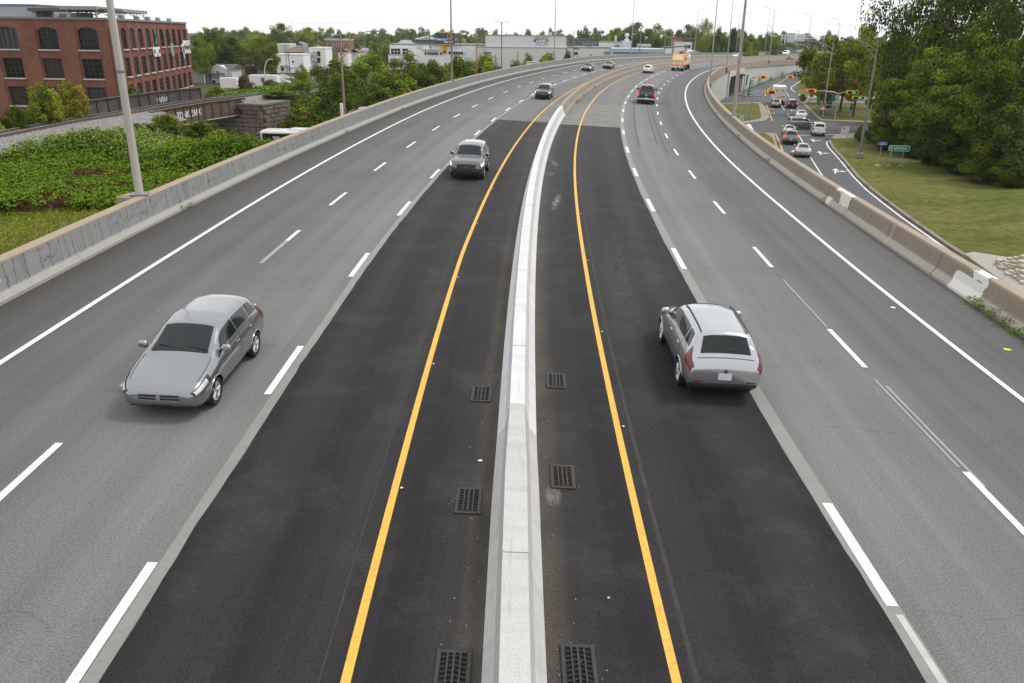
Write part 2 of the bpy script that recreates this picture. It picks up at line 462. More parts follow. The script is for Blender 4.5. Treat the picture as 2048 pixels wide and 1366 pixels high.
def concrete(name, base, cap=None, capv=None, cracks=0.0, toe=None, toev=0.0, dirt=.3, stain=(.12, .10, .08), patches=None, scuff=0.0):
    """uv.x = metres along, uv.y = metres round the profile"""
    m, g, b, uv, S, V = uvmat(name)
    n = g.noise(uv, 1.2, 5, .65)
    c = g.mix(n, [x * .84 for x in base], [x * 1.14 for x in base])
    st = g.noise(uv, 1.0, 4, .6, (2.6, .35, 1))
    c = g.mix(g.ramp(st, [(.48, 0.0), (.75, dirt)]), c, stain)
    if toe:
        f = g.math('LESS_THAN', g.math('ADD', V, g.math('MULTIPLY', n, .06)), toev + .03)
        c = g.mix(g.math('MULTIPLY', f, .75), c, toe)
    if cracks:
        def lines(a, b_, fa, fb, wob, thin, pres):
            t = g.math('ADD', g.math('MULTIPLY', a, fa), g.math('MULTIPLY', g.noise(uv, 2.6, 4, .6), wob))
            cell = g.math('FLOOR', t); wn = g.t.nodes.new('ShaderNodeTexWhiteNoise'); wn.noise_dimensions = '1D'; g.l(cell, wn.inputs['W'])
            d = g.math('ABSOLUTE', g.math('SUBTRACT', g.math('FRACT', t), g.math('ADD', g.math('MULTIPLY', wn.outputs['Value'], .6), .2)))
            cv = g.n('CombineXYZ'); g.l(g.math('MULTIPLY', cell, 3.7), cv.inputs[0]); g.l(g.math('MULTIPLY', b_, fb), cv.inputs[1])
            p_ = g.ramp(g.noise(cv.outputs[0], 1.0, 2), [(pres, 0.0), (pres + .08, 1.0)])
            return g.math('MULTIPLY', g.ramp(d, [(0, 1.0), (thin * .5, .8), (thin, 0.0)]), p_)
        f = g.math('MAXIMUM', lines(S, V, 2.1, .9, 1.1, .06, .40), g.math('MULTIPLY', lines(V, S, 2.6, .55, 1.6, .07, .52), .8))
        amt = g.ramp(g.noise(uv, .35, 3), [(.3, .5), (.6, 1.0)])
        hi = g.math('GREATER_THAN', V, toev + .03)
        c = g.mix(g.math('MULTIPLY', g.math('MULTIPLY', g.math('MULTIPLY', f, amt), cracks), hi), c, (.06, .06, .058))
    if scuff:
        sc1 = g.noise(uv, 1.0, 5, .75, (.7, 9, 1)); c = g.mix(g.ramp(sc1, [(.56, 0.0), (.74, scuff)]), c, (.16, .155, .15))
        sc2 = g.noise(uv, 5, 4, .7); c = g.mix(g.ramp(sc2, [(.62, 0.0), (.75, scuff * .8)]), c, (.24, .23, .21))
    if cap:
        f = g.math('GREATER_THAN', V, capv)
        cc = g.mix(n, [x * .88 for x in cap], [x * 1.12 for x in cap])
        c = g.mix(f, c, cc)
    if patches:
        for s0, s1, v0, v1, pc in patches:
            wob = g.math('MULTIPLY', g.math('SUBTRACT', g.noise(uv, 3.0, 4), .5), .9)
            a = g.math('MULTIPLY', g.math('GREATER_THAN', g.math('ADD', S, wob), s0), g.math('LESS_THAN', g.math('ADD', S, wob), s1))
            q = g.math('MULTIPLY', g.math('GREATER_THAN', g.math('ADD', V, g.math('MULTIPLY', wob, .4)), v0), g.math('LESS_THAN', V, v1))
            c = g.mix(g.math('MULTIPLY', g.math('MULTIPLY', a, q), .92), c, pc)
    # cast joints
    fine = g.noise(uv, 30, 2)
    c = g.mix(1.0, c, g.ramp(fine, [(.3, .88), (.7, 1.1)]), 'MULTIPLY')
    g.l(c, b.inputs['Base Color'])
    b.inputs['Roughness'].default_value = .85; b.inputs['Specular IOR Level'].default_value = .25
    bp = g.n('Bump'); bp.inputs['Strength'].default_value = .2; bp.inputs['Distance'].default_value = .02
    g.l(n, bp.inputs['Height']); g.l(bp.outputs[0], b.inputs['Normal'])
    return m

def ground_mat(name, cols, scale=.25, fine=14, dry=None, mow=False):
    m, g, b = new_mat(name)
    t = g.n('TexCoord').outputs['Object']
    a = g.noise(t, scale, 5, .65)
    c = g.ramp(a, [(.3, cols[0]), (.5, cols[1]), (.7, cols[2])])
    if dry:
        d = g.noise(t, scale * .45, 4, .6)
        c = g.mix(g.ramp(d, [(.42, 0.0), (.68, .9)]), c, dry)
    if mow:
        x = g.n('TexWave'); x.wave_type = 'RINGS'; x.inputs['Scale'].default_value = .13; x.inputs['Distortion'].default_value = 3.5; x.inputs['Detail'].default_value = 2; x.inputs['Detail Scale'].default_value = .35
        mp_ = g.n('Mapping'); mp_.inputs['Location'].default_value = (-52, -74, 0); g.l(t, mp_.inputs['Vector']); g.l(mp_.outputs[0], x.inputs['Vector'])
        c = g.mix(g.math('MULTIPLY', x.outputs['Fac'], .28), c, (.135, .125, .05))
    f = g.noise(t, fine * .12, 4, .75)
    c = g.mix(1.0, c, g.ramp(f, [(.3, .6), (.7, 1.4)]), 'MULTIPLY')
    f2 = g.noise(t, fine, 3, .8)
    c = g.mix(1.0, c, g.ramp(f2, [(.3, .5), (.7, 1.5)]), 'MULTIPLY')
    g.l(c, b.inputs['Base Color']); b.inputs['Roughness'].default_value = .95; b.inputs['Specular IOR Level'].default_value = .1
    bp = g.n('Bump'); bp.inputs['Strength'].default_value = .6; bp.inputs['Distance'].default_value = .06
    g.l(f2, bp.inputs['Height']); g.l(bp.outputs[0], b.inputs['Normal'])
    return m

OLD = asphalt_old(); NEW = asphalt_new()
WHITE = paint('white_road_paint', (.74, .74, .73), .6)
GHOST = paint('worn_white_paint', (.30, .30, .29), .7)
SEAM = paint('milled_strip', (.215, .21, .195), .6)
YELLOW = paint('yellow_road_paint', (.74, .395, .045), .6)
STREET = M('street_asphalt', (.098, .100, .103), .9, .08, .12, spec=.25, fine=(16, .35), bump=.1)
GRASS = ground_mat('lawn_grass', [(.056, .080, .009), (.085, .106, .015), (.118, .126, .024)], .22, 12, (.150, .135, .045), mow=True)
GRASS2 = ground_mat('verge_grass', [(.048, .072, .009), (.080, .098, .014), (.115, .118, .022)], .5, 16, (.11, .09, .03))
EARTH = ground_mat('open_ground', [(.035, .045, .014), (.055, .06, .02), (.08, .075, .035)], .06, 4)
SIDEWALK = M('sidewalk_concrete', (.30, .25, .20), .9, .12, .8, fine=(9, .3), spec=.2)
KERB = M('kerb_stone', (.24, .20, .155), .9, .15, 1.2, fine=(9, .3), spec=.2)
PANEL = None

# ================================================================ terrain
def rail_x(y): return np.interp(y, [-60, 64, 75, 83, 98, 107, 121, 150, 220, 400], [-41, -41, -41, -40, -38.5, -36.2, -33, -25, -8, 60])
def ground_z(x, y):
    x = np.asarray(x, float); y = np.asarray(y, float)
    def ss(a, b_, v):
        t = np.clip((v - a) / (b_ - a), 0, 1); return t * t * (3 - 2 * t)
    hx = np.interp(y, HY[:420], HX[:420]); hh = np.interp(y, HY[:420], HH[:420])
    o = (x - hx) * np.cos(hh)
    yl_ = 62 + 14 * (1 - ss(-38, -30, x))
    plate = ss(-62, -47, x) * (1 - ss(-11, -8, o)) * (1 - np.clip((y - yl_) / 10, 0, 1) ** 2 * (3 - 2 * np.clip((y - yl_) / 10, 0, 1)))
    z = 4.9 * plate
    z = z - .75 * (1 - ss(3.5, 8.0, np.abs(x - rail_x(y)))) * plate
    und = .22 * np.sin(x * .35 + y * .2) * np.sin(y * .31 - x * .11)
    z = z + und * plate * (1 - ss(-19, -16, o))
    rx = rail_x(y)
    emb = (1 - ss(3.2, 9.5, np.abs(x - rx))) * np.maximum(ss(104, 107, y), 1 - ss(85, 89, y)) * (1 - ss(150, 190, y))
    z = np.maximum(z, np.where(y < 100, 4.1, 4.75) * emb)
    left = (1 - ss(-30, -20, o)) * ss(-75, -40, x) * ss(108, 116, y) * (1 - ss(140, 200, y))
    z = np.maximum(z, 1.5 * left)
    z = z - .85 * ss(86, 90, y) * (1 - ss(106, 110, y)) * (1 - ss(-13, -9, o)) * ss(-120, -100, x)
    mound = 3.4 * np.exp(-(((x - 51) / 9.0) ** 2 + ((y - 60) / 9.0) ** 2)) * ss(32, 38, x)
    z = z + mound
    z = z + 4.0 * ss(34, 60, x) * (1 - ss(22, 50, y)) * ss(-40, 0, y)
    return z
xs = np.unique(np.concatenate([np.linspace(-3000, -240, 12), np.linspace(-240, -80, 17), np.arange(-80, 100.1, 1.5), np.linspace(110, 400, 16), np.linspace(500, 3000, 10)]))
ys = np.unique(np.concatenate([np.linspace(-300, -20, 8), np.arange(-20, 200.1, 1.5), np.linspace(210, 600, 30), np.linspace(700, 5000, 14)]))
XX, YY = np.meshgrid(xs, ys, indexing='ij')
ZZ = ground_z(XX, YY) - .06
gnd = link('ground', grid_mesh('ground', np.stack([XX, YY, ZZ], -1), flip=False), GRASS2)
gnd.data.materials.append(EARTH)
gnd.data.polygons.foreach_set('use_smooth', [True] * len(gnd.data.polygons))
ctr = np.zeros(len(gnd.data.polygons) * 3); gnd.data.polygons.foreach_get('center', ctr); ctr = ctr.reshape(-1, 3)
gnd.data.polygons.foreach_set('material_index', ((ctr[:, 1] > 112) | (ctr[:, 0] < -50)).astype(np.int32))
tag(gnd, kind='structure')

# ================================================================ highway surface and markings
s_all = np.concatenate([np.arange(-22, 60, 2.0), np.arange(60, 240, 4.0), np.arange(240, 556, 6.0)])
hwy = strip('highway', OLD, s_all, -15.45, 15.85, 0.0, 9); tag(hwy, kind='structure')
s_new = np.concatenate([np.arange(-22, 74, .5), [74.6]])
_rj = np.random.RandomState(6)
def edgeL(s): return off('L1', s) + .33 + _rj.normal(size=len(s)) * .010 + .015 * np.sin(s * .9)
def edgeR(s): return off('R1', s) - .22 + _rj.normal(size=len(s)) * .010 + .015 * np.sin(s * .7)
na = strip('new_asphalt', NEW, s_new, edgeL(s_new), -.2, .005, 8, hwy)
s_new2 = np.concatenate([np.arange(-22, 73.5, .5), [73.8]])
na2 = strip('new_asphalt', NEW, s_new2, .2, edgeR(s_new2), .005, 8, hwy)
# lighter milled strips along the joints
strip('milled_strip', SEAM, np.arange(-22, 330, 3.0), off('L1', np.arange(-22, 330, 3.0)) + .10, off('L1', np.arange(-22, 330, 3.0)) + .33, .0045, 2, hwy)
strip('milled_strip', SEAM, np.arange(-22, 330, 3.0), off('R1', np.arange(-22, 330, 3.0)) - .22, off('R1', np.arange(-22, 330, 3.0)) + .12, .0045, 2, hwy)
s_f = np.concatenate([np.arange(-22, 120, 1.5), np.arange(120, 555, 4.0)])
for k, c, wd in (('LY', YELLOW, .07), ('RY', YELLOW, .07), ('LE', WHITE, .085), ('RE', WHITE, .085)):
    strip('edge_line', c, s_f, off(k, s_f) - wd, off(k, s_f) + wd, .011, 2, hwy)
# brown dust line of the old yellow paint just right of the right yellow line
s_n = np.arange(-22, 60, 2.0)
strip('paint_ghost', M('dusty_ghost', (.036, .031, .027), .95, .5, 2.5), s_n, off('RY', s_n) + .26, off('RY', s_n) + .34, .008, 2, hwy)
strip('paint_ghost', M('dusty_ghost', None), s_n, off('LY', s_n) - .38, off('LY', s_n) - .35, .008, 2, hwy)
PITCH = 9.29
def dashes(key, phase, n0, n1, wd=.075, m=WHITE, ln=3.0, skip=()):
    for k in range(n0, n1):
        if k in skip: continue
        s0 = phase + k * PITCH - ln / 2
        s = np.linspace(s0, s0 + ln, 4)
        strip('lane_dash', m, s, off(key, s) - wd, off(key, s) + wd, .011, 2, hwy)
dashes('R1', 80.0, -1, 28, .085); dashes('R2', 79.2, -2, 34, .075); dashes('L1', 83.7, -9, 28, .085); dashes('L2', 85.0, -5, 28, .075)
def dash_at(key, cs, ln=3.0, wd=.08, m=WHITE, d=0.0, nm='lane_dash'):
    for c_ in cs:
        s = np.linspace(c_ - ln / 2, c_ + ln / 2, 5)
        strip(nm, m, s, off(key, s) + d - wd, off(key, s) + d + wd, .011 if m is WHITE else .008, 2, hwy)
dash_at('R1', (2.6, 12.1, 21.6, 31.1, 41.0, 50.9, 60.6), 3.0, .10)
dash_at('R2', (4.2, 13.6, 22.2, 32.0, 41.4, 51.2, 60.8))
dash_at('L2', (4.0, 13.0), 3.0); dash_at('L2', (31.4,), 1.7)
# worn paint left between the fresh dashes
dash_at('L2', (29.0,), 3.0, .075, GHOST, 0, 'worn_dash'); dash_at('L2', (20.2,), 6.0, .075, GHOST, 0, 'worn_dash')
dash_at('R2', (17.6,), 4.6, .03, GHOST, -.05, 'worn_dash'); dash_at('R2', (17.0,), 5.0, .035, GHOST, .10, 'worn_dash'); dash_at('R2', (26.4,), 5.0, .03, GHOST, 0, 'worn_dash')
dash_at('R1', (9.6,), 1.6, .06, M('dull_white_paint', (.45, .44, .40), .8, .15, 3), .02, 'worn_dash')
# pale worn patches where the resurfacing stops
WORN = uvmat('worn')[0]; MATS['worn'] = WORN
_g = NG(WORN); _b = WORN.node_tree.nodes['Principled BSDF']; _uv = [n for n in WORN.node_tree.nodes if n.type == 'UVMAP'][0].outputs[0]
_n = _g.noise(_uv, 1.0, 5, .7, (.4, 1.6, 1))
_g.l(_g.ramp(_n, [(.35, (.10, .098, .09)), (.5, (.165, .16, .15)), (.68, (.23, .225, .21))]), _b.inputs['Base Color']); _b.inputs['Roughness'].default_value = .9
s_w = np.linspace(73.9, 95, 12)
strip('worn_patch', WORN, s_w, .3, off('R1', s_w) - .24, .0045, 5, hwy)
s_w = np.linspace(74.7, 92, 10)
strip('worn_patch', WORN, s_w, off('LY', s_w) + .12, -.3, .0045, 3, hwy)
# skid marks in the right lanes
SKID = M('tyre_rubber_mark', (.085, .085, .085), .9, .2, 1)
for o_, s0, s1 in ((7.0, 62, 98), (8.5, 64, 97), (8.95, 60, 99), (13.6, 60, 130), (14.6, 62, 118)):
    s = np.linspace(s0, s1, 14); strip('skid_mark', SKID, s, o_ - .07 + .1 * np.sin(s * .1), o_ + .07 + .1 * np.sin(s * .1), .006, 2, hwy)
# scuffs of pale dust on the new asphalt right of the barrier (thin dusty films with soft noisy edges)
def dust(s0, o0, ls, wo, slant, amt):
    m, g, b, uv, O, S = uvmat('pale_dust_film')
    ds = g.math('DIVIDE', g.math('SUBTRACT', S, s0), ls); do = g.math('DIVIDE', g.math('SUBTRACT', g.math('SUBTRACT', O, o0), g.math('MULTIPLY', ds, slant)), wo)
    rr = g.math('SQRT', g.math('ADD', g.math('MULTIPLY', ds, ds), g.math('MULTIPLY', do, do)))
    n = g.noise(uv, 1.0, 5, .7, (9, 2.2, 1))
    a = g.math('MULTIPLY', g.math('MULTIPLY', g.ramp(rr, [(.1, 1.0), (.95, 0.0)]), g.ramp(n, [(.38, 0.0), (.66, 1.0)])), amt)
    b.inputs['Base Color'].default_value = (.42, .41, .40, 1); b.inputs['Roughness'].default_value = .95
    g.l(a, b.inputs['Alpha'])
    s = np.linspace(s0 - ls, s0 + ls, 5); e = abs(slant) + wo
    strip('dust_scuff', m, s, max(.5, o0 - e), o0 + e, .0085, 2, hwy)
dust(40.6, 1.25, 2.6, .22, .22, .85); dust(52.5, .95, 2.0, .30, -.35, .5); dust(48.6, .85, .7, .2, 0, .5); dust(13.4, .72, .45, .2, 0, .7); dust(19.2, -.8, .8, .25, 0, .35)
dust(34, -3.6, 9, .8, .3, .16); dust(52, -3.0, 10, 1.0, -.3, .16); dust(28, 3.6, 10, .7, .2, .12); dust(60, -4.4, 8, .8, .5, .2)

# ================================================================ barriers
BAR_W = concrete('new_white_concrete', (.60, .605, .605), dirt=.36, stain=(.38, .37, .35), scuff=.35)
BAR_N = concrete('grey_white_concrete', (.47, .47, .455), dirt=.45, stain=(.33, .31, .275), scuff=.45)
BAR_T = concrete('tan_old_concrete', (.315, .262, .205), dirt=.55, stain=(.17, .14, .11), toe=(.35, .31, .26), toev=.25)
BAR_L = concrete('grey_cracked_parapet', (.255, .262, .255), cap=(.33, .262, .19), capv=1.18, cracks=.95, toe=(.36, .34, .30), toev=.36, dirt=.55, stain=(.13, .13, .125))
BAR_R = concrete('tan_parapet', (.262, .222, .172), cap=(.335, .268, .20), capv=.98, cracks=.22, toe=(.42, .39, .34), toev=.40, dirt=.5, stain=(.18, .14, .10),
                 patches=[(27.0, 29.1, .02, .80, (.72, .71, .68)), (27.0, 28.0, .80, 1.4, (.74, .74, .73)), (41.0, 42.4, .45, 1.3, (.70, .68, .63)), (42.6, 43.4, .95, 1.3, (.72, .71, .68)), (43.5, 44.1, .05, .5, (.65, .63, .58))])
def jersey(hw_, top, h, toe=.075, knee=.30):
    k = hw_ - .17
    right = [(hw_, -.02), (hw_, toe), (k, knee), (top, h)]
    return [(-a, z) for a, z in right][::1] + [(a, z) for a, z in reversed(right)]
bar = sweep('median_barrier', BAR_W, np.concatenate([[15.6], np.arange(17, 81, 2.0), [81.5]]), 0.0, jersey(.43, .16, .86))
tag(bar, 'bright white new concrete median barrier between the two black lanes', 'barrier')
def taper_sweep(name, m, s, parent):
    rows = []
    for q in s:
        f = float(np.clip((15.9 - q) / 3.2, 0, 1)); f = f * f * (3 - 2 * f)
        pr = np.array(jersey(.43 + .022 * f, .16 + .04 * f, .86 + .004 * f, .075, .30 + .02 * f)); L = np.concatenate([[0], np.cumsum(np.hypot(*np.diff(pr, axis=0).T))])
        rows.append((hw(np.full(8, q), pr[:, 0]) + np.stack([np.zeros(8), np.zeros(8), pr[:, 1]], 1), np.stack([np.full(8, q), L], 1)))
    return link(name, grid_mesh(name, np.stack([r_[0] for r_ in rows]), np.stack([r_[1] for r_ in rows]), flip=True), m, parent)
sw = taper_sweep('wide_section', BAR_N, np.concatenate([np.arange(-22, 12, 2.0), np.arange(12, 15.6, .4), [15.59]]), bar)
sw['label'] = 'wider greyer nearest section of the barrier'
JO = M('barrier_joint', (.22, .21, .20), .9, .1)  # grey lines between the cast segments
for sj in (18.9, 25.5, 31.5, 37.4, 43.3, 49.2, 55.5, 61.7, 68, 74.5, 10.4, 4.5):
    wd_ = .166 if sj > 15.6 else .206
    sweep('cast_joint', JO, np.array([sj, sj + .018]), 0.0, [(-.27, .31), (-wd_, .868), (wd_, .868), (.27, .31)], bar, capped=False)
# upper right face of the old barrier is chipped along its segments
tan = sweep('median_barrier', BAR_T, np.concatenate([np.arange(81.6, 240, 3.0), np.arange(240, 556, 6.0)]), 0.0, jersey(.46, .19, .92, .1, .34))
tag(tan, 'old tan weathered concrete median barrier beyond the white one', 'barrier')
for sj in np.arange(93, 330, 11.7):
    sweep('cast_joint', M('dark_joint', (.07, .055, .04), .9, .1), np.array([sj, sj + .07]), 0.0, [(-.31, .35), (-.196, .926), (.196, .926), (.31, .35)], tan, capped=False)

s_b = np.concatenate([np.arange(-22, 120, 2.5), np.arange(120, 556, 5.0)])
lp = sweep('left_parapet', BAR_L, s_b, off('LB', s_b), [(0, -.03), (0, .10), (-.20, .30), (-.26, 1.10), (-.30, 1.13), (-.62, 1.13), (-.62, -1.2)])
lp.name = 'parapet_wall'; tag(lp, 'long grey cracked concrete parapet with tan cap along the left shoulder', 'parapet')
for sj in np.arange(26.5, 300, 9.3):
    sweep('cast_joint', M('parapet_joint', (.15, .145, .135), .9, .1), np.array([sj, sj + .03]), off('LB', sj), [(.004, .0), (.004, .101), (-.197, .303), (-.257, 1.09)], lp, capped=False)
lw = sweep('retaining_wall', M('left_wall_concrete', (.25, .25, .24), .9, .15, .4), s_b[::2], off('LB', s_b[::2]) - .5, [(0, 0.2), (0, -1), (.3, -1)], zfix={1: -.5, 2: -.5})
tag(lw, 'grey concrete retaining wall below the left parapet', 'wall')

s_r = np.concatenate([np.arange(-22, 140, 2.0), np.arange(140, 556, 4.0)])
rp = sweep('parapet_wall', BAR_R, s_r, off('RB', s_r), [(0, -.03), (0, .10), (.20, .38), (.30, .95), (.33, .98), (.66, .98), (.66, -.55), (.50, -.55)])
tag(rp, 'tan concrete parapet with white repair patches along the right shoulder', 'parapet')
for sj in (30.5, 35.2, 40.8, 44.4, 50.4, 57.3, 66.5, 76, 85, 95, 107, 119, 131, 146, 160):
    cm = M('parapet_white_seal', (.6, .58, .53), .9, .1) if sj in (35.2, 57.3, 66.5) else M('dark_joint', None)
    sweep('cast_joint', cm, np.array([sj, sj + .045]), off('RB', sj), [(-.004, 0), (-.004, .101), (.196, .383), (.296, .948)], rp, capped=False)

def panel_mat():
    m, g, b, uv, S, V = uvmat('ribbed_wall_panels')
    n = g.noise(uv, .5, 4)
    c = g.mix(n, (.40, .42, .40), (.52, .53, .51))
    rib = g.math('FRACT', g.math('MULTIPLY', S, .8))
    c = g.mix(g.math('MULTIPLY', g.math('LESS_THAN', rib, .07), .3), c, (.25, .26, .25))
    st = g.noise(uv, 1, 4, .6, (1.5, .12, 1))
    c = g.mix(g.ramp(st, [(.55, 0.0), (.8, .35)]), c, (.30, .29, .26))
    g.l(c, b.inputs['Base Color']); b.inputs['Roughness'].default_value = .85
    return m
PANEL = panel_mat()
A0, A1 = 203.0, 230.0                                            # the underpass opening in the right wall
LINT = 4.3
def wall_piece(name, s, zt, zb, o=.42, m=PANEL, parent=None):
    s = np.asarray(s, float); P = np.stack([hw(s, off('RB', s) + o), hw(s, off('RB', s) + o)], 1)
    if zt is None: P[:, 0, 2] -= .5
    else: P[:, 0, 2] = zt
    P[:, 1, 2] = zb
    L = P[:, 0, 2] - P[:, 1, 2]
    uv = np.stack([np.repeat(s[:, None], 2, 1), np.stack([L, 0 * L], 1)], -1)
    return link(name, grid_mesh(name, P, uv, flip=True), m, parent)
rw = wall_piece('retaining_wall', np.concatenate([np.arange(-22, A0, 4.0), [A0]]), None, -.4)
tag(rw, 'tall pale ribbed concrete retaining wall under the right parapet', 'wall')
wall_piece('wall_panel', np.concatenate([[A1], np.arange(A1 + 4, 556, 5.0)]), None, -.4, parent=rw)
wall_piece('wall_panel', np.linspace(A0, A1, 8), None, LINT, parent=rw)
# portal: pale frame, chamfered head, dark tunnel behind it
pt = thing('underpass_portal', 'wide concrete underpass opening in the pale retaining wall', 'underpass', hV(216.5, float(off('RB', 216.5)) + .42))
pt.location.z = 0
def PW(s, d, z):
    p = hV(s, float(off('RB', s)) + .42 + d); return Vector((p.x, p.y, z)) - Vector((pt.location.x, pt.location.y, 0))
mb = MB()
for sA, sB in ((A0 - 1.0, A0 + .6), (A1 - .6, A1 + 1.0)):
    q = [PW(sA, -.3, 0), PW(sB, -.3, 0), PW(sB, .35, 0), PW(sA, .35, 0)]
    mb.prism([(p.x, p.y) for p in q], -.3, LINT + .1)
q = [PW(A0 - 1.0, -.3, 0), PW(A1 + 1.0, -.3, 0), PW(A1 + 1.0, .36, 0), PW(A0 - 1.0, .36, 0)]
mb.prism([(p.x, p.y) for p in q], LINT + .1, LINT + 1.3)
for sA, sB in ((A0 + .6, A0 + 2.6), (A1 - .6, A1 - 2.6)):
    for d0 in (-.25, .34):
        mb.add([PW(sA, d0, LINT + .1), PW(sB, d0, LINT + .1), PW(sA, d0, LINT - 1.2)], [(0, 1, 2)])
    mb.quad(PW(sB, -.25, LINT + .1), PW(sB, .34, LINT + .1), PW(sA, .34, LINT - 1.2), PW(sA, -.25, LINT - 1.2))
mb.build('portal_frame', M('portal_concrete', (.50, .49, .46), .85, .12, .6), pt)
mb = MB()
i0, i1 = A0 + .58, A1 - .58
mb.quad(PW(i0, 0, -.1), PW(i0, -31, -.1), PW(i0, -31, LINT + .1), PW(i0, 0, LINT + .1))
mb.quad(PW(i1, 0, -.1), PW(i1, -31, -.1), PW(i1, -31, LINT + .1), PW(i1, 0, LINT + .1))
mb.quad(PW(i0, 0, LINT + .1), PW(i0, -31, LINT + .1), PW(i1, -31, LINT + .1), PW(i1, 0, LINT + .1))
mb.build('tunnel_lining', M('tunnel_concrete', (.22, .22, .21), .9, .15, .5), pt)

# ================================================================ lower streets on the right
def sheet(name, pts, z, m, kind='structure', sub=None):
    import bmesh
    me = bpy.data.meshes.new(name); b = bmesh.new()
    f = b.faces.new([b.verts.new((p[0], p[1], z)) for p in pts])
    b.normal_update()
    if f.normal.z < 0: f.normal_flip()
    bmesh.ops.triangulate(b, faces=b.faces[:])
    b.to_mesh(me); b.free()
    o = link(name, me, m); tag(o, kind=kind); return o
def plate(name, pts, z0, z1, m, parent=None):
    import bmesh
    me = bpy.data.meshes.new(name); b = bmesh.new()
    f = b.faces.new([b.verts.new((p[0], p[1], z1)) for p in pts])
    b.normal_update()
    if f.normal.z < 0: f.normal_flip()
    r_ = bmesh.ops.extrude_face_region(b, geom=[f])
    for v in [x for x in r_['geom'] if isinstance(x, bmesh.types.BMVert)]: v.co.z = z1
    for v in f.verts: v.co.z = z0
    bmesh.ops.recalc_face_normals(b, faces=b.faces)
    b.to_mesh(me); b.free()
    o = link(name, me, m, parent)
    if parent is None: tag(o, kind='structure')
    return o
def wl(s, d=.3): p = hw(s, off('RB', s) + .42 + d); return (float(p[0]), float(p[1]))
def g2(x, y): p = G(x, y); return (p.x, p.y)
kerbC = [g2(1671, 271.5), g2(1656, 282), g2(1663, 296), g2(1689, 325), g2(1712, 354), g2(1740, 380), g2(1771, 404), g2(1814, 437), g2(1886, 488), g2(1927, 515), g2(2048, 603)]
kx, ky = kerbC[-1]
kerbC += [(kx - .3, ky - 14), (kx - 1.0, ky - 40)]
street = [wl(s) for s in np.arange(0, 236, 5.0)]
street = street + [(112, 205), (112, 108)] + kerbC[:]
st = sheet('street', [wl(s) for s in np.arange(0, 236, 5.0)] + [(130, 222), (130, 100), (60, 100), (48, 60), (44, 30), (36, 0)], .0, STREET)
# ramp rising beside the wall in the distance
sR = np.arange(232, 352, 4.0)
def ramp_z(s): return np.interp(s, [236, 258, 287, 302, 345], [.012, .75, 1.7, 2.6, 4.4])
def ramp_r(s): return np.interp(s, [232, 258, 287, 320, 345], [29.5, 27, 25, 22, 20])
def on_ramp(px_, py_):
    z_ = .5
    for _ in range(30):
        p = G(px_, py_, z_); d2 = (HX - p.x) ** 2 + (HY - p.y) ** 2
        z_ = .5 * z_ + .5 * float(ramp_z(HS[d2.argmin()]))
    return p + Vector((0, 0, .02))
def ramp_sheet(name, o0, o1, z0, z1, m, par=None):
    P = np.stack([np.concatenate([hw(sR, o)[:, :2], z_[:, None]], 1) for o, z_ in ((o0, z0), (o1, z1))], 1)
    return link(name, grid_mesh(name, P, np.zeros(P.shape[:2] + (2,)), flip=True), m, par)
zr = ramp_z(sR)
rmp_o = ramp_sheet('ramp_road', sR * 0 + 16.6, ramp_r(sR), zr, zr, STREET); tag(rmp_o, kind='structure')
ramp_sheet('ramp_verge', ramp_r(sR), ramp_r(sR) + 7, zr, zr * 0 - .02, GRASS2, rmp_o)
def ramp_line(pts, wd, m):
    pts = [on_ramp(*q) for q in pts]; V = []
    for i, p in enumerate(pts):
        t = (pts[min(i + 1, len(pts) - 1)] - pts[max(i - 1, 0)]).normalized(); n = Vector((-t.y, t.x, 0)).normalized() * wd / 2
        V.append([list(p + n), list(p - n)])
    P = np.array(V); link('edge_line', grid_mesh('edge_line', P, P[:, :, :2].copy()), m, rmp_o)
ramp_line([(1531, 192), (1530, 187), (1537, 178), (1556, 167), (1577, 155), (1603, 140)], .2, YELLOW)
ramp_line([(1605, 190), (1590, 184), (1583, 179), (1582, 175), (1590, 169), (1613, 154.5)], .2, WHITE)
# islands and lawns (sidewalk plates with the grass a little higher)
isl = plate('sidewalk', [wl(150), g2(1438, 208), g2(1519, 205.5), g2(1530, 213), g2(1537, 228), g2(1538, 237), g2(1529, 243), g2(1492, 247.5), g2(1472, 245.5), wl(118)], -.1, .13, SIDEWALK)
plate('lawn', [wl(148, .5), g2(1440, 209.5), g2(1517, 207.5), g2(1519, 218), g2(1522, 234), g2(1520, 238.5), g2(1497, 243), g2(1472, 244), wl(120, .5)], .1, .16, GRASS)
isl2 = plate('sidewalk', [wl(112), g2(1499, 267), g2(1548, 267.5), g2(1552, 284), g2(1558, 307), wl(70), wl(90)], -.1, .13, SIDEWALK)
plate('lawn', [wl(111, .5), g2(1501, 268.5), g2(1530, 268), g2(1545, 278), g2(1553, 303), wl(72, .5), wl(90, .5)], .1, .16, GRASS)
kb = plate('kerb', [g2(1689, 269.5)] + kerbC + [(kx + 6, ky - 40), (60, 45), (60, 113)], -.1, .14, KERB)
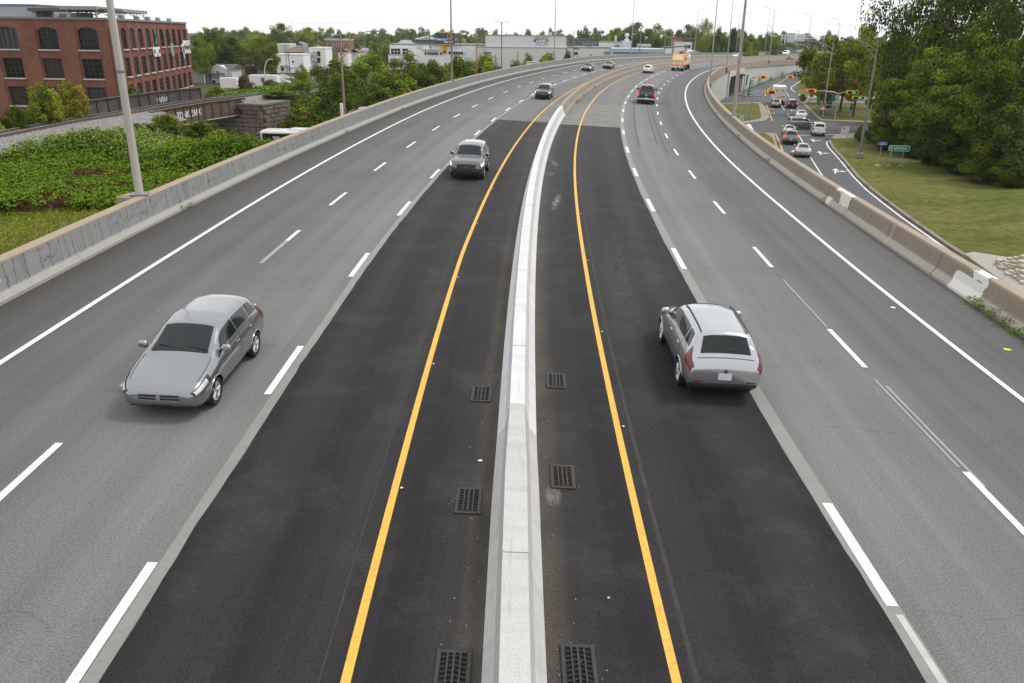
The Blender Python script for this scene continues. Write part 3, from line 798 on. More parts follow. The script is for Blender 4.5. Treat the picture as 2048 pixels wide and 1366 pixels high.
# the big lawn follows the ground: a draped grid clipped to the kerb
def inside(px_, py_, poly):
    c = np.zeros(px_.shape, bool); n = len(poly)
    for i in range(n):
        x1, y1 = poly[i]; x2, y2 = poly[(i + 1) % n]
        t = ((y1 > py_) != (y2 > py_))
        c ^= t & (px_ < (x2 - x1) * (py_ - y1) / ((y2 - y1) if y2 != y1 else 1e-9) + x1)
    return c
def kerb_x(y):
    ks = sorted([(b_, a_) for a_, b_ in kerbC[1:]]); return np.interp(y, [k_[0] for k_ in ks], [k_[1] for k_ in ks])
yl = np.linspace(40, 113.3, 75); tl = np.linspace(0, 1, 60) ** 1.3
XL = kerb_x(yl)[:, None] + .35 + (np.where(yl > 111.5, 118, 120)[:, None] - kerb_x(yl)[:, None]) * tl[None, :]
YL = np.repeat(yl[:, None], 60, 1)
ZL = ground_z(XL, YL) + .16
lw_ = link('lawn', grid_mesh('lawn', np.stack([XL, YL, ZL], -1), flip=True), GRASS)
lw_.data.polygons.foreach_set('use_smooth', [True] * len(lw_.data.polygons)); tag(lw_, kind='structure')
plate('sidewalk', [g2(1689, 269.5), g2(1672, 271.8), g2(1662, 279), g2(1680, 281), g2(1702, 277), g2(1714, 268.5)], .05, .20, SIDEWALK)
plate('sidewalk', [g2(1927, 514), g2(2048, 601), (kx + 3.2, ky), g2(2010, 520), g2(1945, 510)], .05, .215, M('apron_concrete', (.33, .31, .27), .9, .1, .6, fine=(9, .3)))
# stone pitching on the abutment slope, right edge
rr = MB(); random.seed(5)
riprap = thing('stone_pitching', 'pale rubble stone paving set in mortar at the right edge below the lawn', 'stone paving', (kx + 4, ky + 8, 0))
base = []
p00, p01, p10, p11 = G(2003, 533, .22), G(2052, 574, .22), G(2003, 521, .45), G(2056, 508, 1.2)
for i in range(7):
    for j in range(6):
        u, v = (i + .5) / 7, (j + .5) / 6
        c = p00.lerp(p01, u).lerp(p10.lerp(p11, u), v) + Vector((random.uniform(-.1, .1), random.uniform(-.1, .1), 0))
        rad = random.uniform(.22, .38); n = 7; a0 = random.random() * 6
        pts = [(c.x - riprap.location.x + rad * random.uniform(.75, 1.2) * math.cos(a0 + 2 * math.pi * k / n), c.y - riprap.location.y + rad * random.uniform(.75, 1.1) * math.sin(a0 + 2 * math.pi * k / n)) for k in range(n)]
        rr.prism(pts, c.z - .2, c.z + .06 + random.uniform(0, .03))
rr.build('stones', M('pale_stone', (.45, .41, .33), .9, .25, 1.5), riprap)
mm = MB(); mm.quad(*[q - riprap.location for q in (p00, p01, p11, p10)])
mm.build('mortar', M('grey_mortar', (.28, .27, .25), .9, .15, 2), riprap)
# right island with the trees, and the far island by the ramp
plate('sidewalk', [g2(1603, 205.5), g2(1608, 211), g2(1634, 237), g2(1641, 242), g2(1742, 246), (112, 137), (112, 176), g2(1640, 203.5)], -.1, .13, SIDEWALK)
plate('lawn', [g2(1610, 206.5), g2(1615, 213), g2(1640, 236), g2(1648, 240), g2(1742, 243.5), (111, 139), (111, 174), g2(1642, 205)], .1, .16, GRASS)
plate('sidewalk', [g2(1594, 188), g2(1600, 196), g2(1700, 198.5), (130, 190), (130, 205), g2(1640, 191)], -.1, .12, SIDEWALK)
plate('lawn', [g2(1586, 176), g2(1588, 181), g2(1594, 187), g2(1615, 192.5), (135, 205), (150, 300), (100, 268)], .1, .15, GRASS)
plate('sidewalk', [wl(215), g2(1490, 193.5), g2(1522, 193), g2(1528, 189), g2(1533, 181), g2(1540, 176), wl(243, 2.2), wl(243)], -.1, .10, M('side_path_asphalt', (.12, .115, .11), .9, .1, .4))
# street markings
def stripe(pts, wd, m, z=.012, name='street_line'):
    pts = [Vector((p[0], p[1], z)) for p in pts]; V = []
    for i, p in enumerate(pts):
        t = (pts[min(i + 1, len(pts) - 1)] - pts[max(i - 1, 0)]).normalized(); n = Vector((-t.y, t.x, 0)) * wd / 2
        V.append([p + n, p - n])
    P = np.array([[list(a), list(b_)] for a, b_ in V])
    uv = P[:, :, :2].copy()
    me = grid_mesh(name, P, uv)
    fix_up(me); return link(name, me, m, st)
def fix_up(me):
    import bmesh
    b = bmesh.new(); b.from_mesh(me); b.normal_update()
    for f in b.faces:
        if f.normal.z < 0: f.normal_flip()
    b.to_mesh(me); b.free()
stripe([g2(1551, 267), g2(1560, 288), g2(1572, 318), g2(1590, 360)], .16, YELLOW)
stripe([g2(1597, 270), g2(1609, 290), g2(1620, 313), g2(1640, 345), g2(1665, 380), g2(1700, 425)], .15, WHITE)
stripe([g2(1558, 270), g2(1610, 270.5), g2(1686, 268.8)], .45, WHITE)
stripe([g2(1558, 265.5), g2(1610, 265.5), g2(1700, 263.5)], .15, GHOST)
stripe([g2(1620, 261), g2(1720, 259)], .12, GHOST)
stripe([g2(1497, 248), g2(1506, 266)], .6, WHITE)
stripe([g2(1533, 209), g2(1538, 224), g2(1545, 242)], .16, YELLOW)
stripe([g2(1563, 211), g2(1569, 220)], .14, WHITE); stripe([g2(1574, 227), g2(1578, 231)], .14, WHITE)
stripe([g2(1581, 235), g2(1586, 240)], .14, WHITE)
stripe([g2(1592, 214), g2(1600, 222), g2(1620, 241)], .14, WHITE)
stripe([g2(1555, 206.5), g2(1600, 206.5)], .4, WHITE)
stripe([g2(1574, 186), g2(1578, 193.5)], .14, WHITE)
stripe([g2(1664, 279.5), g2(1655, 283), g2(1653, 287), g2(1657, 295), g2(1684, 325), g2(1707, 354), g2(1733, 380), g2(1764, 405), g2(1806, 437), g2(1878, 488), g2(2046, 603), (kx - .9, ky - 14)], .17, WHITE)
def arrow(c, ang, scale=1.0, turn=True, straight=True):
    L = 2.6 * scale
    mb = MB()
    def poly(p): mb.add([(x, y, .013) for x, y in p], [tuple(range(len(p)))])
    if straight:
        poly([(-.09, -L / 2), (.09, -L / 2), (.09, L * .12), (-.09, L * .12)])
        poly([(-.38, L * .1), (.38, L * .1), (0, L / 2)])
    if turn:
        poly([(.0, -L * .34), (.62, -.1), (.62, .14), (.0, -L * .2)])
        poly([(.5, -.42), (1.15, .05), (.5, .48)])
    me = mb.mesh('lane_arrow'); fix_up(me)
    o = link('lane_arrow', me, M('arrow_paint', (.78, .78, .76), .6, .1, 3), st, (c[0], c[1], 0), (0, 0, ang))
hd = -R(16)
for x, y in ((1640, 306), (1626, 281)): arrow(g2(x, y), hd, 1.25)
arrow(g2(1671, 342), hd - .1, 1.4)
for x, y in ((1588, 304), (1605, 338)): arrow(g2(x, y), hd, 1.25, turn=False)
for x, y in ((1554, 227), (1551, 218)): arrow(g2(x, y), hd + R(90), 1.2, turn=False)
arrow(g2(1583, 221), hd, 1.0)

# street below the railway bridge on the left
ug = plate('street', [(-90, 90.5), (-8, 94.5), (-8, 108), (-90, 103.5)], -1.2, -.80, STREET)

# ================================================================ VEGETATION
def leaf_mat(name, dark, light, trans=.25, hue=.0):
    m, g, b = new_mat(name)
    at = g.n('Attribute'); at.attribute_name = 'tint'
    oi = g.n('ObjectInfo')
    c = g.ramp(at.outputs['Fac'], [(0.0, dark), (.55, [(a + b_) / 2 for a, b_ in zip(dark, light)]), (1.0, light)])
    hs = g.n('HueSaturation')
    g.l(g.math('ADD', g.math('MULTIPLY', oi.outputs['Random'], .030), .485), hs.inputs['Hue'])
    g.l(g.math('ADD', g.math('MULTIPLY', g.math('FRACT', g.math('MULTIPLY', oi.outputs['Random'], 7.3)), .5), .78), hs.inputs['Value'])
    g.l(c, hs.inputs['Color'])
    g.l(hs.outputs[0], b.inputs['Base Color'])
    b.inputs['Roughness'].default_value = .6; b.inputs['Specular IOR Level'].default_value = .06
    tr = g.n('BsdfTranslucent'); g.l(hs.outputs[0], tr.inputs['Color'])
    ms = g.n('MixShader'); ms.inputs[0].default_value = trans * .45
    out = m.node_tree.nodes['Material Output']
    g.l(b.outputs[0], ms.inputs[1]); g.l(tr.outputs[0], ms.inputs[2]); g.l(ms.outputs[0], out.inputs['Surface'])
    MATS[name] = m
    return m
LF = dict(
    deep=leaf_mat('deep_green_leaves', (.018, .038, .002), (.115, .175, .011)),
    mid=leaf_mat('mid_green_leaves', (.045, .084, .005), (.230, .315, .022)),
    olive=leaf_mat('olive_leaves', (.075, .112, .008), (.330, .390, .030)),
    yellow=leaf_mat('yellowing_leaves', (.085, .095, .008), (.32, .27, .025)),
    wood=leaf_mat('dark_wood_leaves', (.030, .060, .003), (.165, .235, .014)),  # darker green for the trees of the wood
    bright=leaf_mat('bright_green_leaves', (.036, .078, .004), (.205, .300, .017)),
    rusty=leaf_mat('reddish_leaves', (.075, .05, .018), (.19, .125, .045)),
    hazy=leaf_mat('haze_toned_leaves', (.075, .115, .035), (.215, .275, .080)),  # distance haze painted in as a paler, greyer leaf colour
    dry=leaf_mat('dry_brown_stems', (.075, .030, .016), (.21, .095, .055)),
    bloom=leaf_mat('pale_blossom', (.16, .20, .06), (.46, .46, .22)),
)
BARK = M('grey_brown_bark', (.085, .068, .052), .9, .25, 3, stretch=(4, 4, .6), bump=.5)

def leaves(name, C, N, sz, tint, aspect=.55, rs=None):
    rs = rs or np.random.RandomState(1)
    n = len(C); N = N / (np.linalg.norm(N, axis=1, keepdims=True) + 1e-9)
    r_ = rs.normal(size=(n, 3)); t = r_ - N * (r_ * N).sum(1, keepdims=True); t /= np.linalg.norm(t, axis=1, keepdims=True) + 1e-9
    b = np.cross(N, t); sz = np.broadcast_to(sz, n)[:, None]
    fold = N * sz * .18
    V = np.stack([C - t * sz, C - b * sz * aspect + fold, C + t * sz, C + b * sz * aspect + fold], 1).reshape(-1, 3)
    me = np_mesh(name, V, np.arange(n * 4).reshape(n, 4))
    a = me.attributes.new('tint', 'FLOAT', 'POINT'); a.data.foreach_set('value', np.repeat(np.clip(tint, 0, 1), 4).astype(np.float32))
    return me

def crown_mesh(name, seed, nclump, nleaf, leaf, shape='round', z0=.18, flat=.75):
    """crown inside x, y in [-.5, .5], z in [z0, 1]; returns mesh and clump centres"""
    rs = np.random.RandomState(seed)
    cs = []
    while len(cs) < nclump:
        p = rs.uniform(-1, 1, 3); r_ = np.linalg.norm(p)
        if r_ > 1 or r_ < .42: continue
        h = (p[2] + 1) / 2
        if shape == 'round': wz = 1.0 - .18 * h
        elif shape == 'tall': wz = .62 + .5 * math.sin(h * 2.6)
        elif shape == 'cone': wz = 1.12 - .85 * h
        elif shape == 'vase': wz = .6 + .5 * h
        else: wz = 1.0
        lump = 1 + .16 * math.sin(5 * math.atan2(p[1], p[0]) + seed) + .12 * math.sin(7 * p[2] + seed)
        q = np.array([p[0] * wz * lump * .42, p[1] * wz * lump * .42, z0 + .06 + (1 - z0 - .1) * h])
        cs.append(q)
    cs = np.array(cs)
    rc = rs.uniform(.075, .15, nclump)
    ci = rs.randint(0, nclump, nleaf)
    d = rs.normal(size=(nleaf, 3)); d /= np.linalg.norm(d, axis=1, keepdims=True)
    rad = rc[ci] * (rs.uniform(.12, 1.12, nleaf) ** .42)
    P = cs[ci] + d * rad[:, None] * np.array([1, 1, flat])
    outw = P - np.array([0, 0, (1 + z0) / 2]); outw /= np.linalg.norm(outw, axis=1, keepdims=True) + 1e-9
    N = d * .7 + outw * .35 + np.array([0, 0, .6]) + rs.normal(size=(nleaf, 3)) * .62
    tint = .46 + .24 * rs.normal(size=nclump)[ci] + .20 * rs.normal(size=nleaf)
    return leaves(name, P, N, leaf * rs.uniform(.6, 1.25, nleaf), tint, .6, rs), cs

def trunk_mesh(name, seed, cs, top=.55, r0=.022, multi=1):
    rs = random.Random(seed); mb = MB()
    for q in range(multi):
        ox, oy = (0, 0) if multi == 1 else (rs.uniform(-.1, .1), rs.uniform(-.1, .1))
        pts = [(ox * .3, oy * .3, -.02), (ox * .6, oy * .6, .12), (ox + rs.uniform(-.02, .02), oy + rs.uniform(-.02, .02), top * .6), (ox * 1.5 + rs.uniform(-.04, .04), oy * 1.5, top), (ox * 2 + rs.uniform(-.05, .05), oy * 2, min(.92, top + .3))]
        mb.tube(pts, [r0 * 1.35, r0, r0 * .8, r0 * .55, r0 * .2], 7)
        for k in range(6):
            c = cs[rs.randrange(len(cs))]; t = rs.uniform(.35, .95); z = top * t
            a = Vector((ox * t, oy * t, z)); b_ = Vector(c.tolist())
            if b_.z < z: b_.z = z + .06
            m_ = a.lerp(b_, .5) + Vector((0, 0, -.02))
            mb.tube([a, m_, b_], [r0 * .5, r0 * .33, r0 * .1], 5)
    return mb.mesh(name, True)

PROTO = {}
def proto(kind, seed, **kw):
    me, cs = crown_mesh('crown', seed, kw['nc'], kw['nl'], kw['leaf'], kw.get('shape', 'round'), kw.get('z0', .18), kw.get('flat', .75))
    tr = trunk_mesh('trunk', seed, cs, kw.get('top', .5), kw.get('r0', .02), kw.get('multi', 1))
    PROTO.setdefault(kind, []).append((me, tr))
for sd in (11, 12, 13): proto('broad', sd, nc=50, nl=10500, leaf=.019, z0=.16)
for sd in (21, 22): proto('tall', sd, nc=70, nl=11000, leaf=.0150, shape='tall', z0=.12, top=.6)
for sd in (31, 32): proto('bush', sd, nc=64, nl=10500, leaf=.024, z0=.0, top=.45, multi=3, r0=.012, flat=.95)
for sd in (41, 42): proto('cone', sd, nc=50, nl=6000, leaf=.018, shape='cone', z0=.05, top=.8)
for sd in (51, 52, 53): proto('small', sd, nc=38, nl=2400, leaf=.034, z0=.1, top=.45)
for sd in (61,): proto('airy', sd, nc=55, nl=6500, leaf=.017, shape='tall', z0=.1, top=.7)
for sd in (81, 82): proto('lofty', sd, nc=110, nl=13000, leaf=.0135, z0=.06, top=.75, r0=.013, shape='tall')
for sd in (71, 72): proto('grand', sd, nc=62, nl=19000, leaf=.0165, z0=.06, top=.6, r0=.014, flat=.58)

def tree(kind, x, y, z, wd, h, leaf='mid', label=None, group=None, rz=None, var=None, name='tree', cat='tree'):
    L = PROTO[kind]; me, tr = L[(var if var is not None else random.randrange(99)) % len(L)]
    o = thing(name, label, cat, (x, y, z), random.uniform(0, 6.28) if rz is None else rz, group)
    o.scale = (wd, wd * random.uniform(.85, 1.1), h)
    link('crown', me, LF[leaf], o); link('stem' if name == 'bush' else 'trunk', tr, BARK, o)
    return o
def ptree(kind, px_, top, wpx, Y, z=None, leaf='mid', label=None, group=None, name='tree', cat='tree', **kw):
    p = Yq(px_, top, Y); zb = float(ground_z(p.x, Y)) if z is None else z
    depth = (p - Vector((0, 0, CZ))).dot(_F)
    return tree(kind, p.x, Y, zb, wpx * depth / FPX, max(1.0, p.z - zb), leaf, label, group, name=name, cat=cat, **kw)
def bush(px_, top, wpx, Y, z=None, leaf='mid', label=None, group=None, kind='bush', **kw):
    return ptree(kind, px_, top, wpx, Y, z, leaf, label, group, name='bush', cat='bush', **kw)

# ---- the wood on the right edge
random.seed(3)
GW = 'trees of the dark wood on the right'
for a in (
    ('lofty', 1872, -140, 200, 125, 'deep', 'tall dark tree whose crown leaves the top of the frame left of the wood'),
    ('lofty', 1975, -90, 230, 112, 'deep', 'tall dark tree in the top right corner with sky showing through'),
    ('lofty', 2060, -60, 200, 100, 'deep', 'tallest tree cut by the right edge of the frame'),
    ('grand', 1990, 60, 190, 98, 'wood', 'lighter green tree in front of the tall dark ones at the upper right'),
    ('grand', 1885, 90, 170, 102, 'wood', 'broad green tree at the middle of the dark wood'),
    ('grand', 1805, 150, 130, 106, 'wood', 'rounded tree at the left front of the dark wood'),
    ('broad', 1870, 70, 150, 118, 'deep', 'dark tree deep inside the wood behind the broad green one'),
    ('grand', 2030, 110, 200, 84, 'deep', 'dark tree at the right edge above the grass mound'),
    ('grand', 1930, 165, 190, 88, 'wood', 'leafy green tree above the lawn at the foot of the wood'),
    ('broad', 1850, 205, 130, 97, 'wood', 'low spreading tree behind the green town sign'),
    ('broad', 2020, 205, 170, 77, 'deep', 'low dark tree at the right edge where the mound begins'),
    ('broad', 1802, 78, 90, 135, 'olive', 'olive green tree between the street lamp and the wood'),
): ptree(a[0], a[1], a[2], a[3], a[4], None, a[5], a[6], GW)
GU = 'undergrowth along the foot of the wood'
for a in ((1790, 250, 90, 101, 'deep'), (1838, 268, 100, 95, 'deep'), (1885, 285, 100, 89, 'deep'), (1930, 300, 100, 83, 'deep'), (1975, 315, 110, 78, 'wood'), (2040, 315, 110, 74, 'deep'), (1905, 235, 110, 94, 'deep'), (1975, 240, 130, 88, 'deep'), (1845, 232, 80, 100, 'wood')):
    bush(a[0], a[1], a[2], a[3], None, a[4], 'dark shaded shrub in the undergrowth at the foot of the right wood', GU)
bush(1752, 246, 52, 108, None, 'olive', 'low hedge like shrub by the white sign on the lawn')
bush(1722, 249, 22, 110, None, 'olive', 'small arching vine shrub left of the low hedge')
bush(1785, 236, 60, 118, None, 'bright', 'bright green weedy shrub below the dark green post')
# ---- street trees on the right island
for a in (('broad', 1668, 72, 150, 150, 'olive', 'large yellow green street tree above the green direction sign'),
          ('broad', 1735, 50, 130, 146, 'olive', 'large street tree with dark trunk behind the right lamp post'),
          ('broad', 1700, 92, 130, 157, 'yellow', 'street tree with yellowing leaves between the two larger ones'),
          ('broad', 1652, 98, 90, 176, 'mid', 'street tree half hidden at the left of the island trees'),
          ('broad', 1758, 98, 90, 165, 'mid', 'green street tree next to the wood behind the right lamp post')):
    ptree(a[0], a[1], a[2], a[3], a[4], 0.0, a[5], a[6], 'street trees on the right island')
bush(1607, 188, 18, 184, 0, 'mid', 'small round shrub on the island by the ramp')
ptree('broad', 1632, 95, 60, 260, 0, 'olive', 'hazy street tree beside the far ramp', 'street trees on the right island')

# ---- trees and bushes left of the highway, from near to far
GL = 'bushes along the left parapet'
for i, a in enumerate((
    ('bush', 560, 205, 90, 112, 'mid', 'round bush right of the stone abutment'),
    ('bush', 615, 205, 110, 109, 'olive', 'olive bush below the railway embankment'),
    ('broad', 600, 160, 62, 122, 'olive', 'narrow olive tree at the end of the visible rails'),
    ('broad', 668, 112, 120, 117, 'mid', 'large leafy tree left of the rusty street lamp'),
    ('broad', 742, 108, 120, 122, 'mid', 'large leafy tree right of the rusty street lamp'),
    ('bush', 655, 175, 110, 104, 'deep', 'dark bush at the foot of the large leafy tree'),
    ('bush', 740, 165, 110, 112, 'mid', 'low green bush beyond the rusty street lamp'),
    ('broad', 815, 100, 90, 140, 'olive', 'olive tree in front of the white office building'),
    ('bush', 800, 150, 110, 122, 'mid', 'green bush on the slope left of the tall parapet mast'),
    ('bush', 860, 118, 100, 140, 'mid', 'green bush behind the tall parapet mast'),
    ('bush', 850, 140, 90, 128, 'deep', 'dark bush just behind the parapet near the tall mast'),
    ('bush', 920, 115, 90, 152, 'mid', 'green bush right of the tall parapet mast'),
    ('bush', 965, 112, 80, 160, 'olive', 'olive bush in front of the grey warehouse corner'),
    ('broad', 968, 112, 34, 190, 'deep', 'dark round tree in front of the red arch'),
    ('bush', 990, 130, 60, 160, 'mid', 'low bush at the left end of the grey warehouse'),
    ('bush', 1035, 120, 60, 178, 'mid', 'low bush in front of the grey warehouse wall'),
    ('bush', 1056, 110, 36, 190, 'mid', 'upright bush beside the white truck box'),
    ('bush', 1095, 104, 62, 190, 'olive', 'broad olive bush before the warehouse at the white mast'),
    ('bush', 1135, 101, 30, 205, 'deep', 'dark round bush right of the grey warehouse'),
    ('bush', 1160, 112, 34, 200, 'bright', 'bright low bush in front of the white garage'),
    ('bush', 1180, 108, 24, 215, 'olive', 'straggly shrub with bare twigs before the white garage'),
    ('bush', 700, 195, 80, 96, 'deep', 'dark bush behind the parapet by the grey signal head'),
    ('bush', 580, 238, 70, 106, 'mid', 'shrub at the roadside beyond the bus'))):
    ptree(a[0], a[1], a[2], a[3], a[4], None, a[5], a[6], GL, name='bush' if a[0] == 'bush' else 'tree', cat='bush' if a[0] == 'bush' else 'tree')
for a in ((325, 230, 84, 71, 'bright', 'bright green bushy mound at the near end of the girder bridge'), (268, 246, 70, 69, 'bright', 'low bright bush between the white mast and the rails'), (398, 240, 84, 71, 'bright', 'bright bush in front of the graffiti on the girder bridge'), (438, 262, 46, 70, 'olive', 'olive green bush below the middle of the girder bridge')):
    bush(a[0], a[1], a[2], a[3], 4.2, a[4], a[5], 'bushes on the bank before the girder bridge')
# by the factory and railway
for a in (('bush', 75, 165, 95, 74, 4.2, 'olive', 'olive bush in front of the brick factory at the left edge'),
          ('bush', 128, 160, 85, 79, 4.0, 'yellow', 'yellowing bush in front of the brick factory near the white mast'),
          ('bush', 25, 215, 60, 70, 4.4, 'deep', 'dark bush at the left edge behind the rails'),
          ('bush', 255, 175, 70, 100, 3.0, 'deep', 'dark ivy bush climbing the factory corner behind the white mast'),
          ('bush', 392, 190, 46, 125, 2.5, 'yellow', 'yellow green bush at the far corner of the factory'),
          ('bush', 430, 172, 56, 134, 2, 'olive', 'brownish bush in front of the small grey house'),
          ('bush', 488, 152, 42, 150, 2, 'rusty', 'reddish bush before the white trailer wall'),
          ('bush', 470, 180, 80, 132, 2.5, 'bright', 'bright green bush behind the rail bridge'),
          ('bush', 540, 160, 44, 140, 3.2, 'rusty', 'reddish twiggy bush right of the white trailer wall'),
          ('bush', 525, 172, 70, 134, 3, 'bright', 'bright bush above the railway abutment'),
          ('cone', 602, 122, 50, 160, 0, 'olive', 'pointed olive tree before the white house')):
    ptree(a[0], a[1], a[2], a[3], a[4], a[5], a[6], a[7], 'bushes by the railway', name='tree' if a[0] == 'cone' else 'bush', cat='tree' if a[0] == 'cone' else 'bush')
for a in (('broad', 425, 58, 110, 242, 'deep', 'large dark tree right of the brick factory'),
          ('broad', 462, 78, 80, 262, 'deep', 'dark tree above the brown porch'),
          ('broad', 402, 72, 60, 225, 'mid', 'green tree touching the far factory corner'),
          ('broad', 522, 72, 80, 245, 'olive', 'yellow green tree above the white trailer wall'),
          ('broad', 540, 100, 50, 235, 'mid', 'green tree left of the white house'),
          ('broad', 560, 46, 56, 420, 'mid', 'dark green rounded tree behind the brown hip roof'),
          ('broad', 615, 54, 76, 430, 'olive', 'wide olive tree behind the brown hip roof'),
          ('broad', 772, 78, 46, 380, 'mid', 'grey green tree left of the white office building'),
          ('cone', 770, 88, 18, 350, 'mid', 'small pointed tree at the corner of the white office'),
          ('tall', 1170, 50, 18, 420, 'deep', 'narrow upright tree above the dark long roof'),
          ('broad', 1275, 44, 76, 450, 'mid', 'tall leafy tree behind the pale blue hall, left one'),
          ('broad', 1318, 46, 70, 450, 'mid', 'tall leafy tree behind the pale blue hall, right one'),
          ('broad', 1235, 56, 50, 470, 'mid', 'leafy tree left of the tall pair behind the pale blue hall'),
          ('broad', 1313, 78, 26, 370, 'deep', 'small round dark tree right of the pale blue hall'),
          ('tall', 1412, 36, 46, 330, 'olive', 'tall light green tree left of the tall parapet mast'),
          ('broad', 1378, 48, 56, 520, 'hazy', 'hazy dark trees above the far red roof'),
          ('broad', 1440, 52, 50, 330, 'mid', 'green tree behind the tall parapet mast'),
          ('broad', 1470, 56, 50, 350, 'deep', 'dark green tree in the row behind the far parapet'),
          ('broad', 1505, 70, 42, 330, 'mid', 'rounded green tree left of the sign gantry'),
          ('broad', 1535, 62, 40, 380, 'mid', 'green tree just left of the sign gantry'),
          ('bush', 1500, 88, 20, 320, 'olive', 'low olive bush behind the far parapet'),
          ('broad', 1575, 72, 46, 560, 'hazy', 'hazy tree behind the sign gantry'),
          ('broad', 1615, 66, 40, 560, 'hazy', 'hazy tree right of the sign gantry'),
          ('broad', 1660, 60, 40, 520, 'hazy', 'hazy grey green tree above the island trees'),
          ('broad', 1790, 66, 50, 420, 'hazy', 'hazy tree between the right lamp and the wood')):
    ptree(a[0], a[1], a[2], a[3], a[4], 0.0, a[5], a[6])
# ---- far tree belt: many single trees in rows
random.seed(12)
GF = 'far tree belt on the horizon'
def belt(x0, x1, n, top, jit, Y0, Y1, w0, w1, leafs, label):
    for k in range(n):
        px_ = x0 + (x1 - x0) * (k + random.random()) / n
        ptree('small', px_, top + random.uniform(-jit, jit), random.uniform(w0, w1), random.uniform(Y0, Y1), 0.0, random.choice(leafs), label, GF)
belt(385, 860, 40, 58, 8, 480, 620, 26, 46, ('hazy', 'hazy', 'mid', 'hazy', 'olive'), 'one of the massed hazy trees in the far belt left of the blue billboard')
belt(745, 780, 4, 86, 6, 330, 400, 28, 44, ('mid', 'olive', 'mid'), 'one of the garden trees right of the red brick block')
belt(390, 545, 14, 86, 8, 300, 380, 30, 50, ('mid', 'olive', 'deep', 'mid'), 'one of the massed garden trees among the left town houses')
belt(385, 640, 18, 72, 6, 450, 520, 26, 44, ('mid', 'olive', 'hazy', 'mid'), 'one of the massed trees behind the left town houses')
belt(780, 1240, 40, 60, 8, 470, 620, 22, 40, ('hazy', 'hazy', 'olive', 'hazy', 'mid'), 'one of the massed hazy trees behind the two warehouses')
belt(900, 1230, 22, 72, 5, 400, 450, 22, 34, ('olive', 'yellow', 'hazy', 'olive'), 'one of the lower yellowish trees just behind the warehouses')
belt(1180, 1580, 34, 66, 8, 480, 650, 22, 40, ('hazy', 'mid', 'hazy'), 'one of the massed far trees behind the far highway')
belt(1400, 1570, 14, 74, 6, 345, 420, 26, 42, ('mid', 'deep', 'mid'), 'one of the dense trees just behind the far left parapet')
belt(1540, 1830, 22, 72, 6, 560, 700, 22, 40, ('hazy', 'hazy', 'mid'), 'one of the massed far trees behind the sign gantry')
belt(-40, 40, 3, 44, 10, 300, 360, 40, 60, ('mid',), 'one of the trees behind the factory roof at the left edge')

# ---- knotweed thicket on the left verge (uncountable: one stuff object)
rs = np.random.RandomState(4)
def scatter(n, poly, z_fn, hmin, hmax, size, seed, drop=.0):
    rs = np.random.RandomState(seed)
    xs_ = [p[0] for p in poly]; ys_ = [p[1] for p in poly]
    X = rs.uniform(min(xs_), max(xs_), n * 4); Y = rs.uniform(min(ys_), max(ys_), n * 4)
    k = inside(X, Y, poly); X, Y = X[k][:n], Y[k][:n]
    return X, Y, rs
# plan outline measured on the verge: in front the mown grass, behind the rails
front = [G(-60, 420, 5.0), G(60, 416, 5.0), G(180, 418, 5.0), G(275, 420, 5.0)]
right = [hV(s, -16.6) for s in (33, 45, 56, 66)]
back = [G(520, 290, 6.2), G(470, 270, 6.6), G(400, 250, 7.0), G(350, 238, 7.0), G(300, 250, 6.3), G(200, 268, 5.9), G(100, 288, 5.9), G(0, 299, 5.9), G(-120, 320, 5.9)]
KP = [(p.x, p.y) for p in front + right + back]
nst = 5200
X, Y, rs = scatter(nst, KP, None, 0, 0, 0, 9)
def lump(x, y): return .5 + .5 * np.sin(x * .55 + 1.3 * np.sin(y * .27)) * np.cos(y * .42 + .8 * np.sin(x * .33))
dist_front = Y - np.interp(X, [-45, -30, -17], [40.2, 40.2, 39.5])
edge_y = 50 + 2.2 * np.sin(X * .4)
tallness = np.clip((Y - edge_y) / 1.6, 0, 1)
def bare(x, y): return np.clip(1.25 * np.exp(-((y - (48.6 + 2.2 * np.sin(x * .4))) / 1.1) ** 2) * (lump(x * .9, y * .3 + 2) > .38) + .95 * np.exp(-((y - 42.0) / 1.0) ** 2) * (lump(x * .8 + 1, y * .2) > .3) + .8 * (lump(x * 1.1 + 3, y * .8) > .80) * (y < 49), 0, 1)
tall = tallness * (1 - .85 * np.clip((Y - 53) / 9, 0, 1)) * np.clip((X + 39.5) / 14, .05, 1) * (1 - .85 * np.clip((X + 25.5) / 5, 0, 1) * np.clip((Y - 50) / 5, 0, 1))
hst = (.30 + .42 * lump(X, Y)) * (1 - .4 * np.clip((Y - 60) / 4, 0, 1)) + tall * (1.0 + .5 * lump(X * .7, Y * .6)); hst *= rs.uniform(.75, 1.2, len(X))
keep = rs.uniform(size=len(X)) > .9 * bare(X, Y) * (tallness < .3)
X, Y, hst, tallness, tall = X[keep], Y[keep], hst[keep], tallness[keep], tall[keep]
nl = 34
SX = np.repeat(X, nl); SY = np.repeat(Y, nl); SH = np.repeat(hst, nl)
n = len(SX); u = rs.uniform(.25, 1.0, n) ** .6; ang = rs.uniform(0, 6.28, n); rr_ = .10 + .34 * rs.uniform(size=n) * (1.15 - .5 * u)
P = np.stack([SX + rr_ * np.cos(ang), SY + rr_ * np.sin(ang), ground_z(SX, SY) + SH * u], -1)
N = np.stack([np.cos(ang) * .5, np.sin(ang) * .5, np.full(n, .9)], -1) + rs.normal(size=(n, 3)) * .35
tint = .22 + .50 * u + .18 * rs.normal(size=n) + .18 * (np.repeat(lump(X * 1.3, Y * 1.1), nl) - .5)  # tint darkens towards the stem foot, painting shade into the gaps
